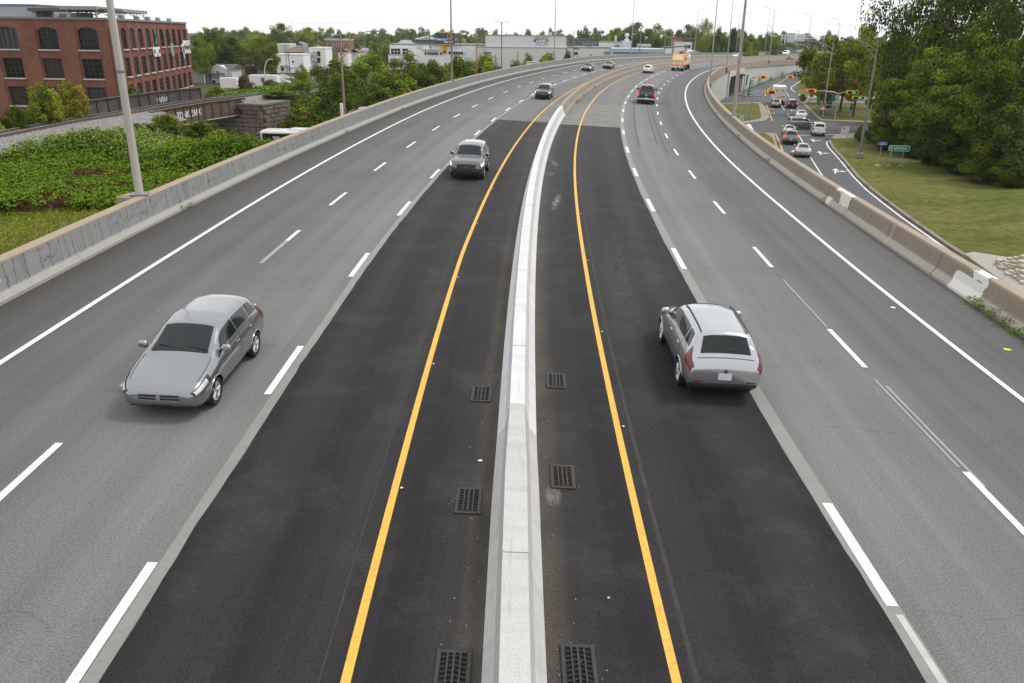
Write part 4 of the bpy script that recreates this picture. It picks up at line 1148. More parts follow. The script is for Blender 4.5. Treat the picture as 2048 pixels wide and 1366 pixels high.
kw = link('knotweed_thicket', leaves('knotweed_thicket', P, N, rs.uniform(.05, .10, n), tint, .68, rs), LF['bright'])
tag(kw, kind='stuff', label='dense bright green knotweed thicket between the parapet and the rails', cat='thicket')
# pale blossom on the taller part
k2 = (tall > .30) & (lump(X * .7 + 1, Y * .8) > .42) & (X < -21.5)
BX = np.repeat(X[k2], 7); BY = np.repeat(Y[k2], 7); BH = np.repeat(hst[k2], 7); n = len(BX)
P = np.stack([BX + rs.normal(size=n) * .26, BY + rs.normal(size=n) * .26, ground_z(BX, BY) + BH * rs.uniform(.84, 1.10, n)], -1)
bl = link('knotweed_blossom', leaves('knotweed_blossom', P, rs.normal(size=(n, 3)) + np.array([0, 0, .8]), rs.uniform(.035, .08, n), rs.uniform(0, 1, n), .5, rs), LF['bloom'], kw)
# dry reddish brown stalks showing in the gaps and at the front
n = 30000
X, Y, rs = scatter(n, KP, None, 0, 0, 0, 33)
w_ = bare(X, Y)
k = rs.uniform(size=len(X)) < w_ * 1.3; X, Y = X[k], Y[k]; n = len(X)
P = np.stack([X, Y, ground_z(X, Y) + rs.uniform(.03, .5, n)], -1)
dr = link('dry_stalks', leaves('dry_stalks', P, rs.normal(size=(n, 3)) * np.array([1, 1, .5]), rs.uniform(.08, .26, n), rs.uniform(0, 1, n), .16, rs), LF['dry'], kw)
# grass blades on the near verge
VP = [(-44, 22), (-15.6, 22), (-15.9, 30), (-16.2, 40), (-44, 41)]
X, Y, rs = scatter(26000, VP, None, 0, 0, 0, 44); n = len(X)
P = np.stack([X, Y, ground_z(X, Y) + .02], -1)
gr = link('grass_blades', leaves('grass_blades', P, rs.normal(size=(n, 3)) * np.array([1, 1, .2]), rs.uniform(.05, .12, n), rs.uniform(0.1, .9, n), .22, rs), LF['olive'])
tag(gr, kind='stuff', label='short mown grass on the near left verge', cat='grass')
# weeds between the bushes and the railway, and on the far embankment
def weeds(name, pts_poly, n, h, leaf, seed, label, sz=.12):
    X, Y, rs = scatter(n, pts_poly, None, 0, 0, 0, seed); n = len(X)
    P = np.stack([X, Y, ground_z(X, Y) + h * rs.uniform(.0, 1, n) * lump(X * .6, Y * .5)], -1)
    o = link(name, leaves(name, P, rs.normal(size=(n, 3)) * .6 + np.array([0, 0, .7]), rs.uniform(sz * .6, sz * 1.3, n), rs.uniform(0, 1, n), .5, rs), LF[leaf])
    return tag(o, kind='stuff', label=label, cat='weeds')
weeds('rail_side_weeds', [(-62, 52), (-43.5, 52), (-43.5, 76), (-42, 92), (-60, 92)], 9000, .9, 'olive', 51, 'yellow green weeds behind the near rails', .16)
weeds('embankment_weeds', [(-36, 108), (-29, 122), (-22, 140), (-40, 150), (-62, 140), (-56, 108)], 16000, 1.8, 'bright', 52, 'bright green weeds around the far end of the rails', .2)
weeds('slope_weeds', [(-33, 111), (-26, 122), (-16, 140), (-10.5, 122), (-13.5, 112), (-24, 110)], 14000, 1.6, 'mid', 53, 'mid green undergrowth on the slope behind the left parapet', .2)

# ================================================================ RAILWAY
BALLAST = M('grey_ballast', (.19, .175, .165), .95, .25, 1.5, fine=(10, .6), bump=.6)
RUST = M('rusty_girder', (.115, .070, .050), .8, .35, .7, stretch=(.6, .6, 2), bump=.15)
RAILTOP = M('worn_rail_steel', (.62, .60, .58), .4, .12, 2, metal=.3)
RZ = 5.25
def rail_pt(y, o=0.0, z=0.0):
    x = float(rail_x(y)); t = Vector((float(rail_x(y + .5) - rail_x(y - .5)), 1, 0)).normalized()
    return Vector((x + t.y * o, y - t.x * o, RZ + z))
def rail_sweep(name, ys, prof, m, parent):
    P = np.array([[list(rail_pt(y, o, z)) for o, z in prof] for y in ys])
    return link(name, grid_mesh(name, P, flip=True), m, parent)
trk = thing('railway_track', 'single railway track with bright worn rails passing the brick factory', 'railway', (0, 0, 0))
yr = np.arange(40, 138.1, 2.0)
rail_sweep('ballast_bed', np.arange(40, 88.1, 3.0), [(-4.4, -1.0), (-1.7, -.18), (1.8, -.18), (4.9, -1.05)], BALLAST, trk)
rail_sweep('ballast_bed', np.arange(105.5, 140, 3.0), [(-3.4, -.9), (-1.7, -.18), (1.7, -.18), (4.4, -1.6)], BALLAST, trk)
for o_ in (-.75, .75):
    rail_sweep('rail', yr, [(o_ - .07, -.14), (o_ - .015, -.12), (o_ - .036, 0), (o_ + .036, 0), (o_ + .015, -.12), (o_ + .07, -.14)], M('rail_side_rust', (.10, .065, .05), .8, .2), trk)
    rail_sweep('rail_head', yr, [(o_ - .045, .003), (o_ + .045, .003)], RAILTOP, trk)
tie = MB().box((0, 0, 0), (2.5, .24, .16)).mesh('sleeper')
TIE = M('timber_sleeper', (.09, .07, .055), .95, .3, 2)
for k in range(88):
    y = 60 + k * .82
    link('sleeper', tie, TIE, trk, rail_pt(y, 0, -.22), (0, 0, -math.atan2(float(rail_x(y + .5) - rail_x(y - .5)), 1)))
# plate girder bridge
gb = thing('girder_bridge', 'rusty riveted plate girder railway bridge over the side street', 'bridge', (0, 0, 0))
GY0, GY1 = 86.0, 106.5
def girder(o_, ztop, dep, y0=GY0, y1=GY1):
    mb = MB(); n = 12; ys_ = np.linspace(y0, y1, n + 1)
    def seg(oa, ob, za, zb):
        for i in range(n):
            a, b_ = ys_[i], ys_[i + 1]
            c = [rail_pt(a, oa, za), rail_pt(a, ob, za), rail_pt(a, ob, zb), rail_pt(a, oa, zb)]
            d = [rail_pt(b_, oa, za), rail_pt(b_, ob, za), rail_pt(b_, ob, zb), rail_pt(b_, oa, zb)]
            mb.add(c + d, [(0, 1, 5, 4), (1, 2, 6, 5), (2, 3, 7, 6), (3, 0, 4, 7)] + ([(0, 1, 2, 3)] if i == 0 else []) + ([(4, 5, 6, 7)] if i == n - 1 else []))
    seg(o_ - .02, o_ + .02, ztop - dep + .06, ztop - .06)
    seg(o_ - .2, o_ + .2, ztop - .06, ztop); seg(o_ - .2, o_ + .2, ztop - dep, ztop - dep + .06)
    for y in ys_:
        p = rail_pt(y, o_, ztop - dep / 2); mb.box(p, (.34, .07, dep - .13))
    return mb
girder(1.9, -.12, 2.0).build('girder', RUST, gb)
girder(-2.6, 1.15, 2.2, 80, 104).build('girder', M('dark_girder', (.075, .062, .058), .8, .3, .8), gb)
lt = MB()
for i in range(12):
    a, b_ = np.linspace(GY0, GY1, 13)[i:i + 2]
    p, q = rail_pt(a, 2.13, -2.12), rail_pt(b_, 2.13, -2.12)
    lt.tube([p, q], .05, 6)
lt.build('conduit', M('pale_conduit', (.5, .45, .36), .6, .15), gb)
dk = MB()
for i in range(9):
    ys_ = np.linspace(GY0, GY1, 10); a, b_ = ys_[i], ys_[i + 1]
    dk.quad(rail_pt(a, -2.5, -.36), rail_pt(a, 1.8, -.36), rail_pt(b_, 1.8, -.36), rail_pt(b_, -2.5, -.36))
dk.build('deck', M('bridge_deck', (.06, .05, .045), .95, .2), gb)
# graffiti on the girders
gp = rail_pt(93.5, 1.94, -1.05); ga = math.atan2(1, float(rail_x(94.5) - rail_x(92.5)) / 2)
for txt, y, sz in (('ZONK ZARK', 94.2, 1.0), ('mo', 91.2, .6)):
    o = link('graffiti', text_mesh(txt, sz, .002, bold=.02), M('white_spray_paint', (.75, .75, .76), .7, .15, 3), gb, rail_pt(y, 1.935, -1.1), (R(90), 0, ga))
link('graffiti', text_mesh('QUOI PTG', .75, .002, bold=.01), M('white_spray_paint', None), gb, rail_pt(97.5, -2.565, .2), (R(90), 0, ga))
# stone abutments
STONE = M('rock_faced_stone', (.155, .125, .098), .95, .42, .7, bump=.8)
def abutment(y0, y1, label):
    t = thing('stone_abutment', label, 'abutment', (0, 0, 0))
    random.seed(int(y0)); mb = MB(); mort = MB()
    zc = -.2; o0, o1 = -4.5, 5.6
    far = label.startswith('far'); face = y0 if far else y1
    def core(oa, ob, zt):
        q = [rail_pt(y0 + .12, oa + .1), rail_pt(y0 + .12, ob - .12), rail_pt(y1 - .12, ob - .12), rail_pt(y1 - .12, oa + .1)]
        mort.prism([(p.x, p.y) for p in q], -.3, zt)
    core(o0, 2.5, 2.75); core(2.4, o1, 4.35)
    mort.build('core', M('abutment_core', (.07, .058, .046), .95, .2), t)
    ang = -math.atan2(float(rail_x(face + .5) - rail_x(face - .5)), 1)
    for r_ in range(9):
        z0, z1 = zc + r_ * .5, zc + (r_ + 1) * .5 - .035
        o_ = (o0 if r_ < 6 else 2.5) + (.4 if r_ % 2 else 0)
        while o_ < o1 - .2:
            L = min(random.uniform(.6, 1.9), o1 - o_)
            p = rail_pt(face, o_ + L / 2, 0); mb.box((p.x, p.y, (z0 + z1) / 2), (L - .04, .5 + random.uniform(-.08, .14), z1 - z0), .06, rz=ang)
            o_ += L
        y = y0 + (.3 if r_ % 2 else 0)
        while y < y1 - .2:
            L = min(random.uniform(.6, 1.9), y1 - y)
            p = rail_pt(y + L / 2, o1, 0); mb.box((p.x, p.y, (z0 + z1) / 2), (.5 + random.uniform(-.08, .14), L - .04, z1 - z0), .06, rz=ang)
            y += L
    mb.build('stone_courses', STONE, t)
    cap = MB(); q = [rail_pt(y0 - .25, 2.3), rail_pt(y0 - .25, o1 + .3), rail_pt(y1, o1 + .3), rail_pt(y1, 2.3)]
    cap.prism([(p.x, p.y) for p in q], 4.36, 4.6); cap.build('cap_stone', M('abutment_cap', (.15, .13, .11), .9, .3, .8), t)
    bw = MB(); q = [rail_pt(y0 + 1.2, -3), rail_pt(y0 + 1.2, 2.2), rail_pt(y1, 2.2), rail_pt(y1, -3)]
    bw.prism([(p.x, p.y) for p in q], 2.7, 4.7); bw.build('ballast_wall', STONE, t)
abutment(104.5, 111.0, 'far abutment of large rock faced stone blocks under the rusty girder bridge')

# ================================================================ BUILDINGS
GLASS = M('dark_window_glass', (.008, .009, .011), .12, 0, spec=.22)
GLASS_L = M('sky_window_glass', (.05, .06, .07), .08, 0, spec=.7)
def brick_mat(name, c1, c2, mortar):
    m, g, b = new_mat(name)
    t = g.n('TexCoord').outputs['Object']
    sx = g.n('SeparateXYZ'); g.l(t, sx.inputs[0])
    cb = g.n('CombineXYZ'); g.l(g.math('ADD', sx.outputs[0], sx.outputs[1]), cb.inputs[0]); g.l(sx.outputs[2], cb.inputs[1])
    br = g.n('TexBrick'); br.inputs['Scale'].default_value = 1.6
    br.inputs['Color1'].default_value = tuple(c1) + (1,); br.inputs['Color2'].default_value = tuple(c2) + (1,); br.inputs['Mortar'].default_value = tuple(mortar) + (1,)
    br.inputs['Mortar Size'].default_value = .02; br.inputs['Row Height'].default_value = .14; br.inputs['Brick Width'].default_value = .42
    g.l(cb.outputs[0], br.inputs['Vector'])
    n = g.noise(t, .35, 5, .65); c = g.mix(1.0, br.outputs['Color'], g.ramp(n, [(.3, .72), (.7, 1.22)]), 'MULTIPLY')
    n2 = g.noise(t, 1.0, 4, .7, (.8, .8, 6)); c = g.mix(1.0, c, g.ramp(n2, [(.3, .80), (.7, 1.2)]), 'MULTIPLY')
    g.l(c, b.inputs['Base Color']); b.inputs['Roughness'].default_value = .9; b.inputs['Specular IOR Level'].default_value = .2
    MATS[name] = m; return m
BRICK = brick_mat('red_brown_brick', (.190, .062, .040), (.235, .085, .052), (.20, .12, .085))
BRICK2 = brick_mat('orange_brick', (.30, .12, .075), (.35, .15, .095), (.30, .2, .15))
SILL = M('stone_sill', (.50, .46, .40), .8, .1, 2)
FRAME_D = M('dark_window_frame', (.05, .05, .052), .5, .1, spec=.2)

def wall_open(mb, P0, ux, W, z0, z1, ops, depth, nrm):
    """front of a wall in the plane P0 + ux * u with rectangular openings (u0, u1, za, zb) and reveals"""
    us = sorted({0.0, W} | {o for q in ops for o in q[:2]}); zs = sorted({z0, z1} | {o for q in ops for o in q[2:4]})
    def pt(u, z, d=0.0): v = P0 + ux * u - nrm * d; return (v.x, v.y, z)
    for i in range(len(us) - 1):
        for j in range(len(zs) - 1):
            uc, zc = (us[i] + us[i + 1]) / 2, (zs[j] + zs[j + 1]) / 2
            if any(q[0] < uc < q[1] and q[2] < zc < q[3] for q in ops): continue
            mb.quad(pt(us[i], zs[j]), pt(us[i + 1], zs[j]), pt(us[i + 1], zs[j + 1]), pt(us[i], zs[j + 1]))
    for u0, u1, za, zb in ops:
        mb.quad(pt(u0, za), pt(u0, za, depth), pt(u0, zb, depth), pt(u0, zb)); mb.quad(pt(u1, za), pt(u1, zb), pt(u1, zb, depth), pt(u1, za, depth))
        mb.quad(pt(u0, za), pt(u1, za), pt(u1, za, depth), pt(u0, za, depth)); mb.quad(pt(u0, zb), pt(u0, zb, depth), pt(u1, zb, depth), pt(u1, zb))

def window(parent, P0, ux, nrm, u0, u1, za, zb, depth, nx, nz, arch=0.0, frame=None, sill=True, glass=None, bar=.06, walm=None):
    f = bpy.data.objects.new('window', None); 
    Pc = P0 + ux * ((u0 + u1) / 2) - nrm * (depth - .02)
    W, Hh = u1 - u0, zb - za
    rz = math.atan2(nrm.x, -nrm.y)
    mb = MB()
    for k in range(nx + 1):
        x = -W / 2 + W * k / nx; wd = bar * 1.6 if k in (0, nx) or (nx % 2 == 0 and k == nx // 2) else bar
        mb.box((x, 0, Hh / 2), (wd, .07, Hh))
    for k in range(nz + 1):
        mb.box((0, .004, Hh * k / nz), (W, .062, bar * 1.4 if k in (0, nz) else bar))
    bpy.data.objects.remove(f)
    wn = mb.build('window', frame or FRAME_D, parent, loc=(Pc.x, Pc.y, za), rot=(0, 0, rz))
    MB().quad((-W / 2, .05 * 1, 0), (W / 2, .05, 0), (W / 2, .05, Hh), (-W / 2, .05, Hh)).build('pane', glass or GLASS, wn)
    if sill:
        MB().box((0, -depth - .03, -.09), (W + .3, .34, .18)).build('sill', SILL, wn)
    if arch:
        n = 12; d = -depth + .025
        pts = [(-W / 2 + W * k / n, -arch * (2 * k / n - 1) ** 2) for k in range(n + 1)]
        am = MB()
        for k in range(n):
            a, b_ = pts[k], pts[k + 1]
            am.add([(a[0], d, Hh), (b_[0], d, Hh), (b_[0], d, Hh + b_[1]), (a[0], d, Hh + a[1])], [(0, 1, 2, 3)])
            am.add([(a[0], d, Hh + a[1]), (b_[0], d, Hh + b_[1]), (b_[0], d + .3, Hh + b_[1]), (a[0], d + .3, Hh + a[1])], [(0, 1, 2, 3)])
        am.build('arch_head', walm or BRICK, wn)
    return wn

# ---- brick factory
cx_, cy_ = Yq(221, 100, 112).x, 112.0
sd_ = Vector((-.165, .986, 0)).normalized(); fd_ = Vector((-.986, -.165, 0)).normalized()
fd_ = Vector((-1.0, .02, 0)).normalized()
FR = Yq(214, 40, 112).z
fac = thing('brick_factory', 'four storey red brick factory with arched top windows at the left edge', 'building', (cx_, cy_, 0))
O0 = Vector((0, 0, 0)); FW, FLs, FB = 44.0, 48.5, -.5
rows = [(FR - 3.68, FR - .92, .42), (FR - 7.3, FR - 4.8, 0), (FR - 10.85, FR - 8.4, 0), (FR - 14.3, FR - 11.9, 0)]
fwin, swin = [], []
for r_ in rows:
    for k in range(8): c = 2.75 + 5.33 * k; fwin.append((c - 1.32, c + 1.32, max(r_[0], .3), r_[1], r_[2]))
    for k in range(11): c = 2.6 + 4.36 * k; swin.append((c - 1.2, c + 1.2, max(r_[0], .3), r_[1], r_[2] * .8))
wb = MB()
nf = Vector((0, 0, 0)) + Vector((fd_.y, -fd_.x, 0)); nf = nf if nf.y < 0 else -nf
ns = Vector((sd_.y, -sd_.x, 0)); ns = ns if ns.x > 0 else -ns
wall_open(wb, O0, fd_, FW, FB, FR, [q[:4] for q in fwin], .32, nf)
wall_open(wb, O0, sd_, FLs, FB, FR, [q[:4] for q in swin], .14, ns)
b1, b2 = fd_ * FW, fd_ * FW + sd_ * FLs; b3 = sd_ * FLs
wb.quad((b1.x, b1.y, FB), (b2.x, b2.y, FB), (b2.x, b2.y, FR), (b1.x, b1.y, FR)); wb.quad((b3.x, b3.y, FB), (b2.x, b2.y, FB), (b2.x, b2.y, FR), (b3.x, b3.y, FR))
wb.build('wall', BRICK, fac)
# shallow pilasters between the window bays
pm = MB()
for k in range(9):
    u = 2.75 + 5.33 * k - 2.66
    for s_ in (-1.35, 1.35):
        pass
for k in range(12):
    p = sd_ * (2.6 + 4.36 * k - 2.18) - ns * .07
    pm.box((p.x, p.y, (FB + FR - .9) / 2), (.24, 1.5, FR - .9 - FB), rz=math.atan2(-sd_.x, sd_.y))
for k in range(9):
    p = fd_ * (2.75 + 5.33 * k - 2.66) + nf * .05
    pm.box((p.x, p.y, (FB + FR - .9) / 2), (2.3, .24, FR - .9 - FB), rz=math.atan2(fd_.y, fd_.x))
pm.build('pilasters', BRICK, fac)
def roof_poly(d): 
    q = [-fd_ * d - sd_ * d * 1, fd_ * (FW + d) - sd_ * d, fd_ * (FW + d) + sd_ * (FLs + d), -fd_ * d + sd_ * (FLs + d)]
    return [(p.x, p.y) for p in q]
MB().prism(roof_poly(.18), FR, FR + .28).build('roof', M('roof_flashing', (.16, .165, .17), .5, .1), fac)
GLASS_B = M('blind_window_glass', (.055, .062, .066), .2, .35, 1.2, spec=.3); GLASS_W = M('lit_room_glass', (.045, .036, .026), .15, .5, 1.5, spec=.3)  # warm panes: room light painted into the glass colour
random.seed(8)
def any_glass(): return random.choice((GLASS, GLASS, GLASS, GLASS_B, GLASS_W))
for q in fwin:
    wn = window(fac, O0, fd_, nf, q[0], q[1], q[2], q[3], .32, 4, 4, q[4], glass=any_glass())
for q in swin:
    wn = window(fac, O0, sd_, ns, q[0], q[1], q[2], q[3], .14, 2, 4, q[4], bar=.05, glass=any_glass())
# lettered signs on the side wall: bird emblem and short name, green wave, shield with two lines
def side_sign(u, z, me, m, d=.22):
    p = O0 + sd_ * u + ns * d
    return link('wall_sign', me, m, fac, (p.x, p.y, z), (R(90), 0, math.atan2(sd_.y, sd_.x)))
zs_ = (rows[0][0] + rows[1][1]) / 2 - .1
SGN = M('white_sign_face', (.8, .8, .8), .5, .05)
sg = side_sign(23.2, zs_ - .1, text_mesh('CMC', 1.9, .06, bold=.08), SGN); sg['label'] = 'white letter sign'
bd = MB()
for pts in ([(-.55, 3.9), (.15, 4.5), (.6, 3.2), (.05, 2.5), (-.2, 3.1)], [(.05, 2.6), (.5, 1.9), (.45, .6), (-.5, .35), (-.1, 1.5)]):
    bd.prism([(x * .62, y * .62 + .9) for x, y in pts], 0, .08)
side_sign(23.6, zs_ - .1, bd.mesh('emblem'), M('teal_emblem', (.0, .33, .38), .5, .1), .23)
wv = MB()
for k in range(4):
    pts = [(-1.1 + .62 * k + .28 * math.sin(t * 6.3 * 1.5), -1.0 + 2.0 * t) for t in np.linspace(0, 1, 10)]
    for a, b_ in zip(pts[:-1], pts[1:]): wv.add([(a[0], a[1], .04), (a[0] + .34, a[1], .04), (b_[0] + .34, b_[1], .04), (b_[0], b_[1], .04)], [(0, 1, 2, 3)])
side_sign(34.0, zs_ + .1, wv.mesh('wall_sign'), M('pale_green_sign', (.32, .50, .33), .5, .2, 4))
sh = MB(); sh.prism([(-.9, 1.1), (.9, 1.1), (.9, -.3), (0, -1.5), (-.9, -.3)], 0, .06)
side_sign(42.6, zs_ - .1, sh.mesh('emblem'), SGN)
sh = MB(); sh.prism([(-.6, .7), (.6, .7), (.6, -.3), (0, -1.0), (-.6, -.3)], 0, .07)
side_sign(42.6, zs_ - .1, sh.mesh('emblem'), M('navy_emblem', (.05, .07, .2), .5, .1), .24)
side_sign(46.0, zs_ + 1.0, text_mesh('UNIVERSITE', 1.15, .05, bold=.03), SGN); side_sign(46.0, zs_ - .4, text_mesh('Sherbrooke', 1.15, .05, bold=.03), SGN)
# roof structures
def fbox(u, v, z0, z1, du, dv, m, name, bev=0):
    p = fd_ * u + sd_ * v
    return MB().box((p.x, p.y, FR + (z0 + z1) / 2), (du, dv, z1 - z0), bev, rz=math.atan2(fd_.y, fd_.x)).build(name, m, fac)
fbox(22.3, 8, .28, 1.75, 25, 8, M('pale_grey_block', (.36, .39, .41), .8, .1, 1), 'penthouse')
fbox(22.3, 8, 1.75, 1.9, 25.4, 8.4, M('roof_flashing', None), 'penthouse_roof')
fbox(5.6, 5.5, 1.05, 1.42, 10.4, 5, M('dark_canopy', (.075, .08, .085), .6, .1), 'canopy')
cb = MB()
for u in (.6, 3.4, 6.2, 9.6):
    for v in (3.4, 7.6):
        p = fd_ * u + sd_ * v; cb.tube([(p.x, p.y, FR + .2), (p.x, p.y, FR + 1.1)], .06, 6)
cb.build('canopy_posts', M('dark_canopy', None), fac)
fbox(6.3, 9.8, .28, 1.0, 2.2, 2, M('pale_grey_block', None), 'roof_unit')
fbox(8.6, 9.8, .28, .9, 1.2, 1.2, M('roof_unit_grey', (.3, .31, .32), .6, .1), 'roof_unit')
def rp(u, v, z): p = sd_ * u + fd_ * v; return (p.x, p.y, FR + z)
for v in (2, 6):
    tr_ = MB()
    for k in range(4):
        a, b_ = 3 + k * 6, 3 + (k + 1) * 6
        tr_.tube([rp(a, v, .75), rp((a + b_) / 2, v, 1.25)], .07, 5); tr_.tube([rp((a + b_) / 2, v, 1.25), rp(b_, v, .75)], .07, 5); tr_.tube([rp(a, v, .2), rp(a, v, 1.25)], .08, 5)
    tr_.tube([rp(27, v, .2), rp(27, v, 1.25)], .08, 5)
    tr_.build('pergola_truss', M('white_steel', (.7, .7, .69), .5, .08), fac)
pg = MB(); pg.add([rp(2, 1.6, 1.25), rp(28, 1.6, 1.25), rp(28, 6.6, 1.25), rp(2, 6.6, 1.25), rp(2, 1.6, 1.7), rp(28, 1.6, 1.7), rp(28, 6.6, 1.7), rp(2, 6.6, 1.7)], [(0, 1, 2, 3), (4, 5, 6, 7), (0, 1, 5, 4), (1, 2, 6, 5), (2, 3, 7, 6), (3, 0, 4, 7)])
pg.build('pergola_roof', M('grey_slats', (.26, .26, .25), .7, .15, 4), fac)
vt = MB()
for u in (12, 20, 26.5, 33, 41): vt.box(rp(u, 1.3, .55), (.7, .7, .6), .1)
vt.build('roof_vents', M('roof_unit_grey', None), fac)

# ---- plain helper for far buildings facing the camera, in photo-measured extents
def block(name, x0, x1, ytop, Y, depth, m, label, cat='building', z0=-.3, roofm=None, roof_h=.3, over=.25):
    a, b_ = Yq(x0, ytop, Y), Yq(x1, ytop, Y)
    t = thing(name, label, cat, ((a.x + b_.x) / 2, Y, 0))
    W = b_.x - a.x; Hh = a.z
    t['span'] = [a.x, b_.x, Hh]
    MB().box((0, depth / 2, (Hh + z0) / 2), (W, depth, Hh - z0)).build('wall', m, t)
    if roof_h: MB().box((0, depth / 2, Hh + roof_h / 2), (W + over, depth + over, roof_h)).build('roof', roofm or M('grey_flat_roof', (.28, .28, .28), .9, .1, .5), t)
    return t
def bwin(t, x0, y0, x1, y1, Y, nx=1, nz=1, m=None, frame=None, d=.0):
    """a glazed opening on the front face given by its photo rectangle"""
    a, b_ = Yq(x0, y1, Y), Yq(x1, y0, Y)
    W, Hh = b_.x - a.x, b_.z - a.z
    mb = MB(); fr = .12
    for k in range(nx + 1): mb.box((W * k / nx, -.04, Hh / 2), (fr, .12, Hh))
    for k in range(nz + 1): mb.box((W / 2, -.043, Hh * k / nz), (W, .118, fr))
    wn = mb.build('window', frame or M('white_window_frame', (.7, .7, .7), .5, .05), t, loc=(a.x - t.location.x, a.y - t.location.y - .02 - d, a.z))
    MB().quad((0, -.02, 0), (W, -.02, 0), (W, -.02, Hh), (0, -.02, Hh)).build('pane', m or GLASS, wn)
    return wn
def bsign(t, x0, y0, x1, y1, Y, m, th=.15, name='wall_sign', d=0):
    a, b_ = Yq(x0, y1, Y), Yq(x1, y0, Y)
    return MB().box(((a.x + b_.x) / 2 - t.location.x, a.y - t.location.y - th / 2 - .01 - d, (a.z + b_.z) / 2), (b_.x - a.x, th, b_.z - a.z), .02).build(name, m, t)
def btext(t, txt, x, y, Y, hpx, m, d=.2, bold=.02, align='CENTER'):
    p = Yq(x, y, Y)
    return link('lettering', text_mesh(txt, hpx * Y / FPX * 1.38, .03, align, bold), m, t, (p.x - t.location.x, p.y - t.location.y - d, p.z), (R(90), 0, 0))
WHT = M('white_render', (.78, .78, .78), .8, .05, .3)
LGR = M('pale_grey_cladding', (.62, .61, .60), .8, .04, .4)
INK = M('dark_lettering', (.05, .06, .09), .6, 0)
# white office building
t = block('office_building', 779, 1078, 89.5, 332, 30, WHT, 'long white office building with a blue billboard on its roof', roof_h=.5)
bwin(t, 782, 97, 801, 109, 331.9, 3, 2); bwin(t, 805, 97, 816, 109, 331.9, 2, 2)
bwin(t, 849, 104, 853, 110, 331.9); bwin(t, 855, 104.5, 877, 110, 331.9, 5, 1); bwin(t, 880, 104.5, 884, 110, 331.9); bwin(t, 897, 103, 926, 109, 331.9, 6, 1); bwin(t, 927.5, 106, 929.5, 109.5, 331.9)
bsign(t, 834, 92, 846, 97, 331.9, M('pale_sign', (.55, .56, .6), .6, .2, 2)); bsign(t, 859, 92, 874, 96.5, 331.9, M('pale_sign', None))
bsign(t, 860, 92.6, 863, 96, 331.6, M('blue_sign_mark', (.06, .15, .4), .5, 0), .12)
bsign(t, 846, 98, 878, 99.2, 331.9, M('white_window_frame', None), 1.2, 'ledge')
bsign(t, 884.5, 92.5, 893.5, 106, 331.8, M('yellow_sign', (.75, .42, .02), .5, .05), .2)
p = MB(); p.prism([(-.6, -.5), (.1, .5), (.7, .6), (.5, -.2), (0, -.9), (-.3, -.4)], 0, .05); q_ = Yq(888.5, 103.3, 331.4)
link('sign_mark', p.mesh('sign_mark'), INK, t, (q_.x - t.location.x, q_.y - t.location.y, q_.z), (R(90), 0, 0))
lw2 = block('office_annex', 776.5, 830, 110.5, 326, 6, WHT, 'lower white front wing at the left end of the office building', roof_h=.3)
bwin(lw2, 779, 126.5, 803, 132.5, 325.9, 6, 1); btext(lw2, 'L IMEDIA', 790, 118.5, 326, 2.2, INK)
# roof lantern and gables of the office
a, b_ = Yq(830, 89, 336), Yq(876, 89, 336)
gm = MB(); gx0, gx1, gz = a.x - t.location.x, b_.x - t.location.x, a.z
apex = Yq(853.5, 73.5, 336); axx = apex.x - t.location.x
gm.add([(gx0 - 1, 4, gz), (gx1 + 1, 4, gz), (gx1 - 4.4, 4, gz + 2.2), (gx0 + 4.2, 4, gz + 2.2), (gx0 - 1, 14, gz), (gx1 + 1, 14, gz), (gx1 - 4.4, 14, gz + 2.2), (gx0 + 4.2, 14, gz + 2.2)], [(0, 1, 2, 3), (4, 5, 6, 7), (0, 3, 7, 4), (1, 2, 6, 5), (2, 3, 7, 6)])
gm.build('roof_lantern', M('grey_slate', (.11, .11, .125), .7, .15, 1), t)
g3 = MB()
for s_ in (-1, 1): g3.tube([(axx, 3.6, apex.z), (axx + s_ * 4.4, 3.6, gz + 2.0)], .22, 4)
g3.tube([(axx - 4.4, 3.6, gz + 2.05), (axx + 4.4, 3.6, gz + 2.05)], .2, 4)
for k in (-1.5, -.5, .5, 1.5): g3.tube([(axx + k, 3.6, gz + 2), (axx + k, 3.6, gz + 4.4 - abs(k) * .8)], .08, 4)
g3.build('gable_frame', M('white_steel', None), t)
MB().add([(axx - 4.2, 3.8, gz + 2.1), (axx + 4.2, 3.8, gz + 2.1), (axx, 3.8, apex.z), (axx - 4.2, 13, gz + 2.1), (axx + 4.2, 13, gz + 2.1), (axx, 13, apex.z)], [(0, 1, 2), (3, 4, 5), (0, 2, 5, 3), (1, 2, 5, 4)]).build('gable_glass', M('lantern_glass', (.18, .2, .22), .2, .05), t)
a, b_ = Yq(797, 89, 350), Yq(825, 89, 350); ap = Yq(811, 80, 350)
MB().add([(a.x - t.location.x, 14, a.z), (b_.x - t.location.x, 14, a.z), (b_.x - t.location.x, 26, a.z), (a.x - t.location.x, 26, a.z), (ap.x - t.location.x - 2, 19, ap.z), (ap.x - t.location.x + 2, 19, ap.z)], [(0, 1, 5, 4), (1, 2, 5), (2, 3, 4, 5), (3, 0, 4)]).build('hip_roof', M('pale_grey_slate', (.30, .32, .32), .8, .1), t)
